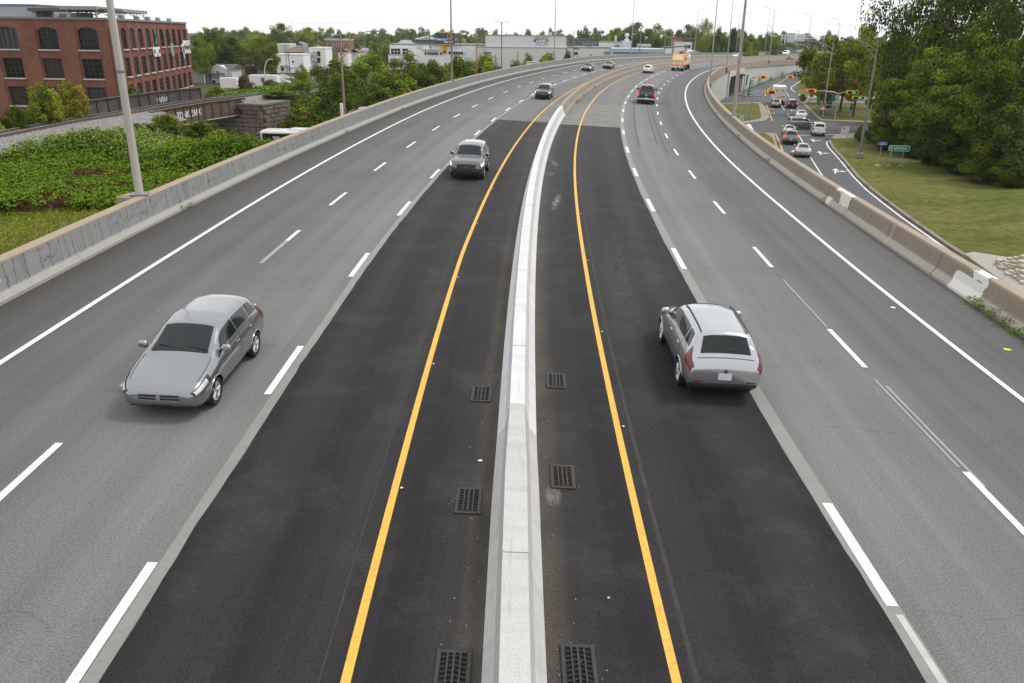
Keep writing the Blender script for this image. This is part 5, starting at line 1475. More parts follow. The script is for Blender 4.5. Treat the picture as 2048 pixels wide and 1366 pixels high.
# billboard on the office roof
bp_ = Yq(889.5, 76.5, 330)
bb = thing('billboard', 'dark blue roof billboard with white lettering between two yellow bars', 'billboard', (bp_.x, 330, 0))
a, b_ = Yq(870, 88, 330), Yq(910, 66, 330)
MB().box((0, 0, (a.z + b_.z) / 2), (b_.x - a.x, .5, b_.z - a.z), .03).build('panel', M('navy_panel', (.018, .055, .13), .5, .06), bb)
for y0, y1 in ((66, 63.2), (89.5, 88)):
    a2, b2_ = Yq(873, y0, 330), Yq(905.5, y1, 330)
    MB().box((0, .02, (a2.z + b2_.z) / 2), (b2_.x - a2.x, .4, b2_.z - a2.z), .02).build('yellow_bar', M('yellow_sign', None), bb)
def bbt(txt, x, y, hpx, m, al='CENTER', bold=.03):
    p = Yq(x, y, 330); link('lettering', text_mesh(txt, hpx * 330 / FPX * 1.4, .03, al, bold), m, bb, (p.x - bp_.x, -.3, p.z), (R(90), 0, 0))
bbt('Financière', 871.2, 78.4, 4.1, SGN, 'LEFT', .035); bbt('Sun Life', 907.5, 83.8, 4.1, SGN, 'RIGHT', .035)
ring = MB(); p = Yq(900, 72.8, 330)
ring.tube([(p.x - bp_.x + .95 * math.cos(t_), -.3, p.z + 1.0 * math.sin(t_)) for t_ in np.linspace(0, 6.283, 25)], .09, 5, False)
ring.tube([(p.x - bp_.x + .45 * math.cos(t_) - .2, -.3, p.z - .4 + .45 * math.sin(t_)) for t_ in np.linspace(-2.4, 1.4, 9)], .12, 5)
ring.build('emblem', M('yellow_sign', None), bb)
pl = MB()
for x in (-6, 0, 6): pl.tube([(x, .8, Yq(870, 89.5, 330).z - .6), (x, .8, Yq(870, 66, 330).z - .4)], .14, 6)
pl.build('posts', M('dark_canopy', None), bb)
# grey warehouse (Enigma) with lower front hall
t = block('warehouse', 971, 1133, 71, 326, 34, LGR, 'large windowless grey warehouse with a dark escape game sign', roof_h=.35)
bsign(t, 1068, 75, 1096, 84.8, 325.9, M('navy_sign', (.03, .05, .085), .5, .05)); bsign(t, 1068, 84.8, 1096, 89, 325.9, M('white_sign_strip', (.72, .72, .72), .5, .03))
btext(t, "JEUX D'ÉVASION", 1082, 77.6, 325.5, 2.7, SGN, .1, .02); btext(t, 'ENIGMA', 1085, 82.0, 325.5, 3.0, SGN, .1, .05)
dot = MB(); dot.lathe([(.0, 0), (.33, 0), (.33, .05), (0, .05)], 14); q_ = Yq(1073.5, 82, 325.5)
link('sign_mark', dot.mesh('sign_mark'), SGN, t, (q_.x - t.location.x, q_.y - t.location.y - .1, q_.z), (R(90), 0, 0))
btext(t, 'enigmaquiz.ca', 1078, 87, 325.5, 1.5, INK, .05, 0); bsign(t, 1088.5, 85.7, 1095, 88.3, 325.6, M('yellow_sign', None), .1)
bsign(t, 971, 93, 1133, 94.2, 325.9, M('white_window_frame', None), .3, 'ledge')
a_ = Yq(1100, 67, 335); MB().box((a_.x - t.location.x, 9, a_.z - .6), (1.4, 1.4, 2.0)).build('roof_unit', M('roof_unit_pale', (.6, .6, .6), .5, .05), t)
t = block('warehouse_hall', 954, 971.5, 94.5, 325, 20, LGR, 'lower grey hall joining the office and the warehouse', roof_h=.3)
bwin(t, 969, 103.5, 982, 111.5, 324.9, 3, 1)
t = block('warehouse_hall', 971.8, 1131, 95, 322, 3.8, LGR, 'lower front of the grey warehouse below its ledge', roof_h=.25)
bwin(t, 972.5, 103.5, 982, 111.5, 321.9, 3, 1)
t = thing('arched_canopy', 'red arched entrance canopy before the grey warehouse', 'canopy', (0, 0, 0))
ar = MB(); ca, cb_ = Yq(944, 120, 300), Yq(988, 124, 300)
ar.tube([Vector((ca.x + (cb_.x - ca.x) * u, 300, 1.2 + 3.6 * math.sin(math.pi * (.1 + .8 * u)))) for u in np.linspace(0, 1, 14)], .35, 8)
ar.build('arch', M('red_metal', (.55, .03, .04), .5, .05), t)
pm_ = MB()
for x in (ca.x, cb_.x): pm_.tube([(x, 300, 0), (x, 300, 2.4)], .2, 8)
pm_.build('posts', M('red_metal', None), t)
# white garage and pale blue hall
t = block('garage', 1131, 1222, 96, 330, 24, M('offwhite_cladding', (.66, .65, .62), .8, .05, .4), 'white garage with a barred door right of the grey warehouse', roof_h=.5)
bwin(t, 1208, 103, 1219, 112, 329.9, 4, 3, frame=M('pale_bars', (.6, .6, .58), .5, 0)); bsign(t, 1132, 97, 1134, 112, 329.9, M('navy_sign', None), .4, 'door')
bwin(t, 1148, 104, 1156, 110, 329.9, 1, 1)
bsign(t, 1148, 96.5, 1158, 97.6, 329.9, M('navy_sign', None), .3)
rf = MB()
for x in (1114, 1143, 1178): 
    q = Yq(x, 91, 338); rf.box((q.x - t.location.x, 10, q.z - .4), (2.2, 2, 1.6), .15)
rf.build('roof_units', M('roof_unit_dark', (.12, .11, .10), .6, .1), t)
t = block('long_hall', 1137, 1190, 79, 380, 22, M('dark_blue_cladding', (.10, .11, .14), .7, .08), 'dark blue grey long roofed hall behind the white garage', roof_h=.3, roofm=M('dark_roof', (.09, .09, .11), .8, .1))
for x in (1166, 1172, 1178, 1184, 1190): bsign(t, x, 84, x + 4, 91, 379.8, M('blue_grey_panel', (.20, .27, .33), .6, .1), .2, 'panel')
t = block('blue_hall', 1226, 1330, 98.5, 322, 20, M('pale_blue_cladding', (.42, .50, .52), .8, .05, .4), 'low pale blue metal hall with a dark blue stripe', roof_h=.35, roofm=M('pale_metal_roof', (.55, .57, .57), .6, .08))
bsign(t, 1226, 105.2, 1330, 107.0, 321.9, M('blue_stripe', (.03, .09, .32), .6, .05), .1, 'stripe')
t = block('stack_house', 1248, 1262, 84.5, 336, 7, M('pale_blue_cladding', None), 'pale square tower with a bulbous vent behind the blue hall', 'tower', roof_h=.5, roofm=M('pale_metal_roof', None))
v = MB(); q = Yq(1254, 80, 337); v.lathe([(.9, q.z - 1.2), (1.0, q.z), (.5, q.z + .6), (.5, q.z + 1.2), (1.0, q.z + 1.6), (.6, q.z + 2.4), (0, q.z + 2.6)], 12, (0, 3, 0)); v.build('vent', M('pale_metal_roof', None), t)
t = block('workshop', 1204, 1246, 85, 345, 14, M('offwhite_cladding', None), 'cream workshop with a small green gable behind the garage', roof_h=.4)
bsign(t, 1229, 89.5, 1238.5, 91.5, 344.8, M('green_gable', (.12, .3, .24), .6, .05), .4, 'gable'); bwin(t, 1230, 92, 1238, 94.5, 344.9, 3, 1)
ch = MB(); q = Yq(1234.5, 71, 345); ch.tube([(q.x - t.location.x, 5, 5), (q.x - t.location.x, 5, q.z)], .45, 8); ch.build('chimney', M('pale_metal_roof', None), t)
t = block('low_house', 1279, 1302, 89, 420, 10, M('cream_wall', (.6, .58, .52), .8, .05), 'cream low house with grey gable behind the blue hall', roof_h=0)
bwin(t, 1287, 94, 1290, 97, 419.9); bwin(t, 1296, 94, 1299, 97, 419.9)
def gable(t, x0, x1, ye, yr, Y, depth, m, along='x', over=.5):
    a, b_ = Yq(x0, ye, Y), Yq(x1, ye, Y); zr_ = Yq((x0 + x1) / 2, yr, Y).z
    X0, X1 = a.x - t.location.x - over, b_.x - t.location.x + over; z = a.z; y0 = a.y - t.location.y - over; y1 = y0 + depth + 2 * over; xm = (X0 + X1) / 2; ym = (y0 + y1) / 2; th = .25
    mb = MB()
    if along == 'x':
        mb.add([(X0, y0, z), (X1, y0, z), (X1, ym, zr_), (X0, ym, zr_), (X0, y1, z), (X1, y1, z)], [(0, 1, 2, 3), (3, 2, 5, 4), (0, 3, 4), (1, 2, 5)])
    elif along == 'y':
        mb.add([(X0, y0, z), (X1, y0, z), (xm, y0, zr_), (X0, y1, z), (X1, y1, z), (xm, y1, zr_)], [(0, 2, 5, 3), (1, 4, 5, 2), (3, 4, 5), (0, 1, 4, 3)])
    else:
        k = .28 * (X1 - X0); mb.add([(X0, y0, z), (X1, y0, z), (X1, y1, z), (X0, y1, z), (X0 + k, ym, zr_), (X1 - k, ym, zr_)], [(0, 1, 5, 4), (1, 2, 5), (2, 3, 4, 5), (3, 0, 4), (0, 1, 2, 3)])
    return mb.build('roof', m, t)
SHING = M('grey_shingles', (.085, .085, .09), .9, .15, 1.5)
gable(t, 1279, 1302, 93, 88, 420, 10, M('mid_grey_shingles', (.24, .24, .25), .9, .1))
t = block('white_house', 1332, 1344, 94, 345, 12, WHT, 'white slanted roof building near the flatbed truck', roof_h=0)
MB().add([(-1.5, -.3, Yq(1332, 94, 345).z - .4), (9, -.3, Yq(1332, 92.5, 345).z), (9, 12, Yq(1332, 92.5, 345).z), (-1.5, 12, Yq(1332, 94, 345).z - .4), (-1.5, -.3, Yq(1332, 94, 345).z), (9, -.3, Yq(1332, 91, 345).z), (9, 12, Yq(1332, 91, 345).z), (-1.5, 12, Yq(1332, 94, 345).z)], [(0, 1, 2, 3), (4, 5, 6, 7), (0, 1, 5, 4), (1, 2, 6, 5), (2, 3, 7, 6), (3, 0, 4, 7)]).build('roof', M('dark_roof', None), t)
t = block('filling_station', 1356, 1384, 87, 400, 9, WHT, 'white flat canopy station behind the flatbed truck', roof_h=.6, roofm=M('white_window_frame', None))
bwin(t, 1368, 89.5, 1381, 96, 399.8, 2, 1)
# white domed shelter
q = Yq(1391, 107, 340); t = thing('dome_shelter', 'white fabric dome shelter behind the far parapet', 'shelter', (q.x, 340, 0))
dm = MB(); n = 16; rx_, hz_ = 8.6, Yq(1391, 100.5, 340).z
for ya in (0, 14):
    pass
vsd = [(-rx_ * math.cos(math.pi * k / n), ya, hz_ * math.sin(math.pi * k / n)) for ya in (0, 14) for k in range(n + 1)]
dm.add(vsd, [(k, k + 1, n + 2 + k, n + 1 + k) for k in range(n)] + [tuple(range(n + 1)), tuple(range(n + 1, 2 * n + 2))]); dm.build('fabric', M('white_fabric', (.8, .8, .8), .7, .03), t, True)
# red roofed hall
t = block('red_hall', 1351, 1388, 76.5, 520, 14, M('tan_brick_far', (.35, .26, .22), .9, .08), 'long hall with a red roof among the far trees', roof_h=0); gable(t, 1350, 1389, 76.5, 68, 520, 16, M('red_roofing', (.36, .14, .12), .8, .1))
# ---- town houses on the left
t = block('grey_house', 421, 463, 137, 226, 8, M('pale_grey_siding', (.56, .58, .60), .8, .04, 1), 'small pale grey house with a dark roof right of the factory', roof_h=0)
gable(t, 401, 463, 137, 129, 226, 9, SHING, 'x'); MB().box((-6.5, 3, 1.8), (6.2, 6, 4.2)).build('side_wing', M('shadow_grey_siding', (.3, .31, .33), .8, .05), t)
a, b_ = Yq(421, 137.5, 225), Yq(452, 137.5, 225); zt_ = Yq(436, 131, 225).z
MB().add([(a.x - t.location.x, -.9, a.z - 2), (b_.x - t.location.x, -.9, a.z - 2), (b_.x - t.location.x, -.9, a.z), ((a.x + b_.x) / 2 - t.location.x, -.9, zt_), (a.x - t.location.x, -.9, a.z), (a.x - t.location.x, .2, a.z - 2), (b_.x - t.location.x, .2, a.z - 2), (b_.x - t.location.x, 4, a.z), ((a.x + b_.x) / 2 - t.location.x, 4, zt_), (a.x - t.location.x, 4, a.z)], [(0, 1, 2, 3, 4), (4, 3, 8, 9), (3, 2, 7, 8), (0, 4, 9, 5), (1, 2, 7, 6)]).build('gable_wall', M('pale_grey_siding', None), t)
tm = MB(); tm.tube([(a.x - t.location.x - .5, -1.0, a.z - .15), ((a.x + b_.x) / 2 - t.location.x, -1.0, zt_ + .1), (b_.x - t.location.x + .5, -1.0, a.z - .15)], .14, 4); tm.build('gable_trim', M('white_window_frame', None), t)
bwin(t, 432.5, 141.5, 438.5, 150, 224.9, 2, 1, d=0); bwin(t, 446, 143, 450, 157, 226, 1, 1); bwin(t, 424, 160, 432, 170, 224, 1, 1)
MB().box((-1.5, -2.0, 2.4), (5.0, 2.4, .25)).build('porch_roof', SHING, t); pq = MB(); pq.box((-3.6, -3, 1.1), (.2, .2, 2.4)); pq.box((.7, -3, 1.1), (.2, .2, 2.4)); pq.build('porch_posts', M('white_window_frame', None), t)
t = block('brown_porch', 491, 514, 137, 250, 6, M('brown_boards', (.12, .065, .045), .9, .2, 2, stretch=(6, 6, .5)), 'brown wooden porch with a dark hipped roof left of the tall street lamp', 'porch', z0=1, roof_h=0)
gable(t, 490, 516, 131.5, 126.5, 250, 6, SHING, 'hip'); pw = MB()
for x in (492, 497, 504, 511, 514):
    q = Yq(x, 140, 249.6); pw.box((q.x - t.location.x, -.3, 5.2), (.28, .3, 3.2))
pw.build('posts', M('brown_boards', None), t)
q0, q1 = Yq(492, 137, 250), Yq(514, 131.5, 250); MB().box((0, 1, (q0.z + q1.z) / 2), (q1.x - q0.x, 4, q1.z - q0.z)).build('screen', M('screen_dark', (.11, .10, .09), .7, .2, 3), t)
t = block('brick_house', 487, 505, 118, 265, 8, BRICK2, 'orange brick house behind the brown porch', roof_h=.3)
t = block('trailer_wall', 497, 553, 150, 198, 2.6, M('bright_white_panel', (.80, .80, .80), .6, .03), 'long white trailer with a small blue and red badge', 'trailer', z0=.6, roof_h=0)
MB().box((-8.2, 1, 1.6), (4.0, 2.2, 2.2)).build('lower_box', M('bright_white_panel', None), t)
q = Yq(526.5, 162.5, 197.9)
bg_ = MB(); bg_.prism([(-.42, .8), (.42, .8), (.42, -.2), (0, -.6), (-.42, -.2)], 0, .04); link('badge', bg_.mesh('badge'), M('blue_badge', (.08, .12, .32), .5, 0), t, (q.x - t.location.x, q.y - t.location.y - .03, q.z), (R(90), 0, 0))
bg_ = MB(); bg_.prism([(-.35, -.65), (.35, -.65), (0, -1.05)], 0, .05); link('badge', bg_.mesh('badge'), M('red_badge', (.6, .06, .05), .5, 0), t, (q.x - t.location.x, q.y - t.location.y - .03, q.z), (R(90), 0, 0))
wq = MB()
for x in (-3, -1.8, 3.2): wq.lathe([(.45, -.1), (.5, -.05), (.5, .2), (.45, .25)], 14, (x, -.02, .5), 'y')
wq.build('wheels', M('tyre_rubber', (.012, .012, .012), .85, .1), t)
t = block('white_duplex', 551, 606, 110, 290, 10, WHT, 'white two storey sided house with a gabled porch', roof_h=.35, roofm=M('white_window_frame', None))
bwin(t, 584, 121, 588, 126, 289.9, 1, 1); bwin(t, 562, 136, 568, 142, 287, 1, 1); bwin(t, 577, 136, 580.5, 141, 287, 1, 1)
a, b_ = Yq(561, 134.5, 287), Yq(586, 134.5, 287); zt_ = Yq(573, 128.5, 287).z
MB().add([(a.x - t.location.x, -3.4, a.z), (b_.x - t.location.x, -3.4, a.z), ((a.x + b_.x) / 2 - t.location.x, -3.4, zt_), (a.x - t.location.x, 0, a.z), (b_.x - t.location.x, 0, a.z), ((a.x + b_.x) / 2 - t.location.x, 0, zt_)], [(0, 1, 2), (0, 2, 5, 3), (1, 2, 5, 4)]).build('porch_gable', M('pale_porch', (.5, .51, .52), .8, .05), t)
MB().box(((a.x + b_.x) / 2 - t.location.x, -1.5, a.z / 2), (b_.x - a.x - .6, 3, a.z)).build('porch', WHT, t)
t = block('hip_roof_house', 566, 617, 105, 330, 12, BRICK2, 'brick house with a wide brown hipped roof behind the white duplex', roof_h=0); gable(t, 563, 625, 104, 94, 330, 14, M('brown_shingles', (.17, .105, .085), .9, .1, 1), 'hip')
t = block('cream_house', 555, 580, 91, 370, 10, M('cream_wall', None), 'cream flat house with a white cornice behind the brown roof', roof_h=.8, roofm=M('white_window_frame', None))
t = block('white_stair_block', 618, 650, 98, 318, 12, WHT, 'white apartment block with outside stairs and balconies', roof_h=.6, roofm=M('white_window_frame', None))
for y in (103, 116): bwin(t, 635, y, 640, y + 9, 317.9, 1, 1, frame=M('dark_window_frame', None)); bwin(t, 626, y, 631, y + 5, 317.9)
bc = MB()
for y in (110, 122):
    q = Yq(622, y, 317); bc.box((q.x - t.location.x, -1, q.z), (5, 1.8, .2)); bc.box((q.x - t.location.x, -1.85, q.z + .55), (5, .08, .9))
bc.tube([(-6, -2.2, .2), (-1.5, -2.2, 5)], .3, 4); bc.build('balconies', M('grey_balcony', (.42, .44, .45), .6, .1), t)
t = block('red_brick_block', 649, 697, 80.5, 440, 14, BRICK2, 'red brick apartment block with white windows', roof_h=.7, roofm=M('pale_cornice', (.6, .56, .5), .8, .05))
for x in (655, 664, 673.5, 684): bwin(t, x, 86.5, x + 3.4, 93, 439.9, 1, 2, GLASS_L)
t = block('narrow_brick_house', 699, 719, 85, 520, 10, BRICK2, 'narrow brick house right of the red apartment block', roof_h=.5); bwin(t, 703, 90, 706, 95, 519.9)
for i, (x0, x1, y, Y, lab) in enumerate(((719, 742, 92, 540, 'grey shop row at the far end of the left street'), (742, 762, 94, 560, 'pale low shop beyond the parked cars'), (1182, 1203, 73, 620, 'white apartment house among the far trees'))):
    t = block('far_house', x0, x1, y, Y, 12, (M('far_grey_wall', (.42, .42, .42), .8, .1), WHT)[i % 2], lab, roof_h=.5)
    for k in range(3): bwin(t, x0 + 4 + k * 6, y + 4, x0 + 6.5 + k * 6, y + 8, Y - .1)
t = block('far_brick_house', 980, 994, 80, 480, 10, BRICK2, 'brick house with brown roof right of the blue billboard', roof_h=0); gable(t, 905, 930, 82, 76, 480, 10, M('brown_shingles', None)) if False else None
t = block('brown_roof_house', 911, 927, 84, 470, 10, BRICK2, 'house with a brown roof just right of the billboard', roof_h=0); gable(t, 909, 929, 84, 77, 470, 10, M('brown_shingles', None))
for i, (x0, x1, ye, yr, Y, wm_, lab) in enumerate(((640, 652, 103, 98, 360, 0, 'small white gabled house left of the red brick block'), (699, 716, 104, 98, 390, 1, 'pale gabled house below the narrow brick house'), (722, 738, 101, 96, 430, 0, 'white gabled house along the far left street'), (748, 764, 100, 95, 460, 1, 'beige gabled house at the right end of the left town'), (541, 554, 112, 106, 300, 1, 'small beige house behind the white trailer'), (588, 606, 90, 84, 410, 0, 'white gabled house above the brown hipped roof'), (618, 634, 84, 79, 450, 1, 'beige gabled house above the white stair block'), (676, 694, 103, 98, 350, 0, 'white gabled house in front of the red brick block'))):
    t = block('town_house', x0, x1, ye, Y, 9, (WHT, M('cream_wall', None))[wm_], lab, roof_h=0); gable(t, x0, x1, ye, yr, Y, 9, (SHING, M('brown_shingles', None), M('mid_grey_shingles', None))[i % 3], ('x', 'y')[i % 2])
    for k in (0, 1): bwin(t, x0 + 3 + k * 6, ye + 2, x0 + 5.2 + k * 6, ye + 5.5, Y - .1)
# grey salt dome and gantry far right
q = Yq(1575, 100, 420); t = thing('storage_shed', 'blue grey steep roofed storage shed behind the far gantry', 'shed', (q.x, 420, 0))
zz = Yq(1565, 86.5, 420).z; MB().add([(-6, 0, 0), (8, 0, 0), (8, 0, 5.2), (-3, 0, zz), (-6, 0, zz), (-6, 14, 0), (8, 14, 0), (8, 14, 5.2), (-3, 14, zz), (-6, 14, zz)], [(0, 1, 2, 3, 4), (5, 6, 7, 8, 9), (2, 3, 8, 7), (3, 4, 9, 8), (4, 0, 5, 9), (1, 2, 7, 6)]).build('shell', M('blue_grey_roofing', (.17, .20, .25), .7, .1), t)
MB().box((-6.3, -.2, 6), (1.2, .4, 7)).build('edge_trim', M('blue_grey_roofing', None), t)
# faint steel arch bridge on the horizon, haze painted in as near-sky steel colour
ab = thing('arch_bridge', 'faint steel arch bridge on the horizon above the left trees', 'bridge', (0, 0, 0))
am = MB(); BY_ = 2600
pa = [Yq(x, y, BY_) for x, y in ((568, 46), (590, 36), (612, 28.5), (640, 25), (668, 28.5), (690, 36), (708, 46))]
for dz in (0, 8): am.tube([p + Vector((0, 0, dz)) for p in pa], .35, 4)
for i in range(len(pa) - 1):
    for u in (0, .33, .66):
        p = pa[i].lerp(pa[i + 1], u); am.tube([p + Vector((0, 0, 8)), Vector((p.x, p.y, Yq(600, 46, BY_).z))], .16, 4)
am.build('arch', M('haze_pale_steel', (.72, .74, .76), .8, .02), ab)
dm = MB(); dm.tube([Yq(530, 51, BY_), Yq(600, 47, BY_), Yq(720, 46, BY_), Yq(760, 48, BY_)], .45, 4)
for x in (585, 692): p = Yq(x, 47, BY_); dm.tube([(p.x, p.y, 0), (p.x, p.y, p.z + 10)], .5, 4)
dm.build('deck', M('haze_pale_steel', None), ab)

# ================================================================ VEHICLES
CARGLASS = M('car_glass', (.008, .012, .013), .05, 0, spec=.42)
TYRE = M('tyre_rubber', (.012, .012, .012), .85, .1)
RIM = M('alloy_rim', (.50, .50, .51), .35, .08, 6, metal=.6)
BLACKP = M('black_plastic', (.016, .016, .017), .55, .1, 6)
CHROME = M('chrome_trim', (.65, .65, .66), .18, .03, metal=1.0)
HEADL = M('headlamp_glass', (.55, .57, .58), .08, .35, 9, spec=1.0, metal=.5, coat=1.0)
HEADL_ON = M('lit_headlamp', (.8, .8, .78), .2, 0, emit=(1, .97, .9, 1.6))
TAILL = M('tail_lamp_red', (.15, .012, .012), .18, .1, 12, spec=.7)
TAILL_ON = M('lit_brake_lamp', (.5, .02, .01), .2, 0, emit=(1, .10, .04, .8))
AMBER = M('lit_amber_lamp', (.6, .2, .02), .2, 0, emit=(1, .42, .05, 1.2))
PLATE = M('number_plate', (.62, .63, .66), .5, .04)
def pm(name, col, metal=.55, rough=.32):
    return M(name, col, rough, .03, .8, metal=metal, spec=.5, coat=.8)
PAINTS = dict(gunmetal=pm('gunmetal_paint', (.12, .124, .13), .8, .22), silver=pm('silver_paint', (.27, .28, .295), .8, .2), lightsilver=pm('pale_silver_paint', (.43, .445, .46), .75, .22), dark=pm('charcoal_paint', (.028, .030, .034), .35, .28), black=pm('black_paint', (.010, .010, .012), .2, .22),
              white=pm('white_paint', (.74, .75, .75), 0, .3), grey=pm('grey_paint', (.17, .175, .18), .6, .32), red=pm('red_paint', (.42, .015, .012), .2, .3), blue=pm('blue_paint', (.05, .09, .2), .4, .3), navy=pm('dark_blue_paint', (.020, .028, .042), .35, .28))

# station rows: distance from the nose, underside z, belt z, top z, half width, half width of the top edge
KIND = dict(
 sedan=dict(rows=[(0, .42, .56, .62, .66, .50), (.07, .30, .60, .70, .80, .66), (.30, .22, .66, .76, .88, .74), (.75, .20, .74, .85, .91, .77), (1.20, .20, .84, .96, .92, .76), (1.35, .20, .88, 1.00, .92, .74), (2.15, .20, .92, 1.38, .92, .60), (2.6, .20, .93, 1.45, .92, .58), (3.25, .20, .95, 1.41, .92, .58), (4.0, .22, .97, 1.07, .91, .70), (4.45, .25, .95, 1.05, .88, .72), (4.62, .34, .86, .96, .82, .66), (4.70, .46, .72, .80, .74, .58)],
   L=4.7, cowl=1.36, rf=2.14, rr=3.28, rb=3.98, side=[(1.75, 2.62), (2.70, 3.52)], axles=(.92, 3.66), wr=.335, hood=(.18, 1.28)),
 hatch=dict(rows=[(0, .42, .58, .64, .66, .50), (.07, .30, .64, .74, .80, .66), (.30, .22, .72, .84, .89, .74), (.70, .20, .82, .95, .92, .78), (1.05, .20, .91, 1.05, .93, .76), (1.15, .20, .94, 1.10, .93, .74), (1.95, .20, .98, 1.52, .93, .62), (2.5, .20, 1.0, 1.60, .93, .62), (3.6, .20, 1.02, 1.57, .92, .60), (3.95, .22, 1.03, 1.52, .91, .60), (4.30, .26, .97, 1.08, .89, .74), (4.42, .32, .88, .98, .85, .72), (4.48, .44, .70, .80, .78, .64)],
   L=4.48, cowl=1.17, rf=1.94, rr=3.96, rb=4.29, side=[(1.60, 2.48), (2.56, 3.38), (3.46, 3.95)], axles=(.88, 3.55), wr=.33, hood=(.18, 1.05), rails=True),
 suv=dict(rows=[(0, .46, .70, .78, .70, .58), (.07, .34, .80, .92, .84, .72), (.32, .26, .90, 1.02, .92, .80), (.80, .24, .97, 1.10, .94, .82), (1.15, .24, 1.02, 1.15, .94, .79), (1.25, .24, 1.05, 1.19, .94, .77), (1.90, .24, 1.08, 1.66, .94, .66), (2.5, .24, 1.10, 1.74, .94, .66), (3.8, .24, 1.12, 1.71, .93, .64), (4.10, .26, 1.12, 1.66, .92, .63), (4.46, .30, 1.05, 1.16, .90, .77), (4.58, .36, .95, 1.05, .86, .74), (4.64, .48, .75, .86, .80, .68)],
   L=4.64, cowl=1.27, rf=1.89, rr=4.11, rb=4.45, side=[(1.62, 2.48), (2.56, 3.42), (3.50, 4.08)], axles=(.92, 3.64), wr=.37, hood=(.18, 1.18)),
 minivan=dict(rows=[(0, .42, .62, .70, .70, .55), (.08, .30, .72, .84, .86, .70), (.35, .22, .84, .97, .95, .80), (.80, .20, .95, 1.10, .98, .80), (.95, .20, .98, 1.14, .98, .79), (1.85, .20, 1.02, 1.64, .98, .70), (2.4, .20, 1.04, 1.74, .98, .70), (4.3, .20, 1.06, 1.73, .97, .69), (4.70, .24, 1.06, 1.66, .96, .69), (4.98, .28, 1.02, 1.14, .94, .80), (5.08, .34, .94, 1.04, .90, .78), (5.14, .46, .74, .84, .84, .72)],
   L=5.14, cowl=.98, rf=1.84, rr=4.71, rb=4.97, side=[(1.45, 2.36), (2.44, 3.50), (3.58, 4.58)], axles=(.95, 4.0), wr=.34, hood=(.2, .85)),
 van=dict(rows=[(0, .42, .66, .74, .70, .58), (.07, .30, .76, .90, .84, .70), (.35, .24, .88, 1.02, .90, .78), (.80, .22, .98, 1.13, .92, .78), (.92, .22, 1.01, 1.17, .92, .77), (1.65, .22, 1.05, 1.68, .92, .70), (2.1, .22, 1.06, 1.82, .92, .70), (4.3, .22, 1.08, 1.84, .92, .70), (4.60, .24, 1.08, 1.78, .91, .70), (4.74, .28, 1.04, 1.16, .90, .80), (4.80, .34, .94, 1.02, .87, .78), (4.83, .46, .74, .84, .82, .74)],
   L=4.83, cowl=.95, rf=1.64, rr=4.58, rb=4.74, side=[(1.36, 2.12), (2.22, 3.15)], axles=(.92, 3.84), wr=.33, hood=(.2, .8)),
 pickup=dict(rows=[(0, .52, .82, .92, .78, .66), (.07, .40, .94, 1.08, .92, .80), (.35, .34, 1.02, 1.15, .98, .86), (.95, .32, 1.08, 1.22, 1.0, .86), (1.45, .32, 1.12, 1.27, 1.0, .82), (1.55, .32, 1.14, 1.30, 1.0, .80), (2.20, .32, 1.18, 1.84, 1.0, .70), (2.7, .32, 1.18, 1.92, 1.0, .69), (3.45, .32, 1.18, 1.89, 1.0, .68), (3.60, .32, 1.18, 1.80, 1.0, .68), (3.78, .32, 1.18, 1.32, 1.0, .88), (3.9, .32, 1.18, 1.30, 1.0, .90), (5.55, .36, 1.18, 1.30, 1.0, .90), (5.68, .44, 1.14, 1.26, .98, .88), (5.72, .56, 1.0, 1.12, .94, .86)],
   L=5.72, cowl=1.57, rf=2.19, rr=3.58, rb=3.76, side=[(1.95, 2.72), (2.80, 3.52)], axles=(1.05, 4.62), wr=.41, hood=(.2, 1.48), bed=(3.95, 5.52)),
)
KIND['compact'] = dict(KIND['hatch'], rails=False)
def car_surface(k):
    r_ = np.array(k['rows']); L = k['L']
    u = np.unique(np.round(np.concatenate([np.linspace(0, .4, 12), np.linspace(.4, L - .5, int((L - .9) / .085)), np.linspace(L - .5, L, 16), r_[:, 0]]), 4))
    F = np.linspace(0, L, int(L / .01) + 1)
    cols = []
    for c in range(1, 6):
        y = np.interp(F, r_[:, 0], r_[:, c]); ker = np.exp(-.5 * (np.arange(-12, 13) / 4.2) ** 2); ker /= ker.sum()
        yp = np.pad(y, 12, mode='edge'); ys_ = np.convolve(yp, ker, 'valid'); ys_[0], ys_[-1] = y[0], y[-1]
        cols.append(np.interp(u, F, ys_))
    zb, zs, zt, wd, wt = cols
    seg = [2, 3, 4, 5, 8, 5, 5]
    vv = [0.0]
    for i, n in enumerate(seg): vv += [i + (j + 1) / n for j in range(n)]
    vv = np.array(vv)
    Hs = zs - zb; zero = zb * 0
    drop = np.where(zt - zs > .3, .065, .03)
    cx = np.stack([zero, wd * .88, wd * .985, wd, wd * .965, wt + .02, wt * .55, zero], 1)
    cz = np.stack([zb, zb, zb + .30 * Hs, zb + .72 * Hs, zs, zt - drop, zt, zt + .012], 1)
    X = np.stack([np.interp(vv, np.arange(8), cx[i]) for i in range(len(u))]); Z = np.stack([np.interp(vv, np.arange(8), cz[i]) for i in range(len(u))])
    for A in (X, Z):
        for _ in range(2): A[:, 1:-1] = .25 * A[:, :-2] + .5 * A[:, 1:-1] + .25 * A[:, 2:]
    return u, vv, X, Z
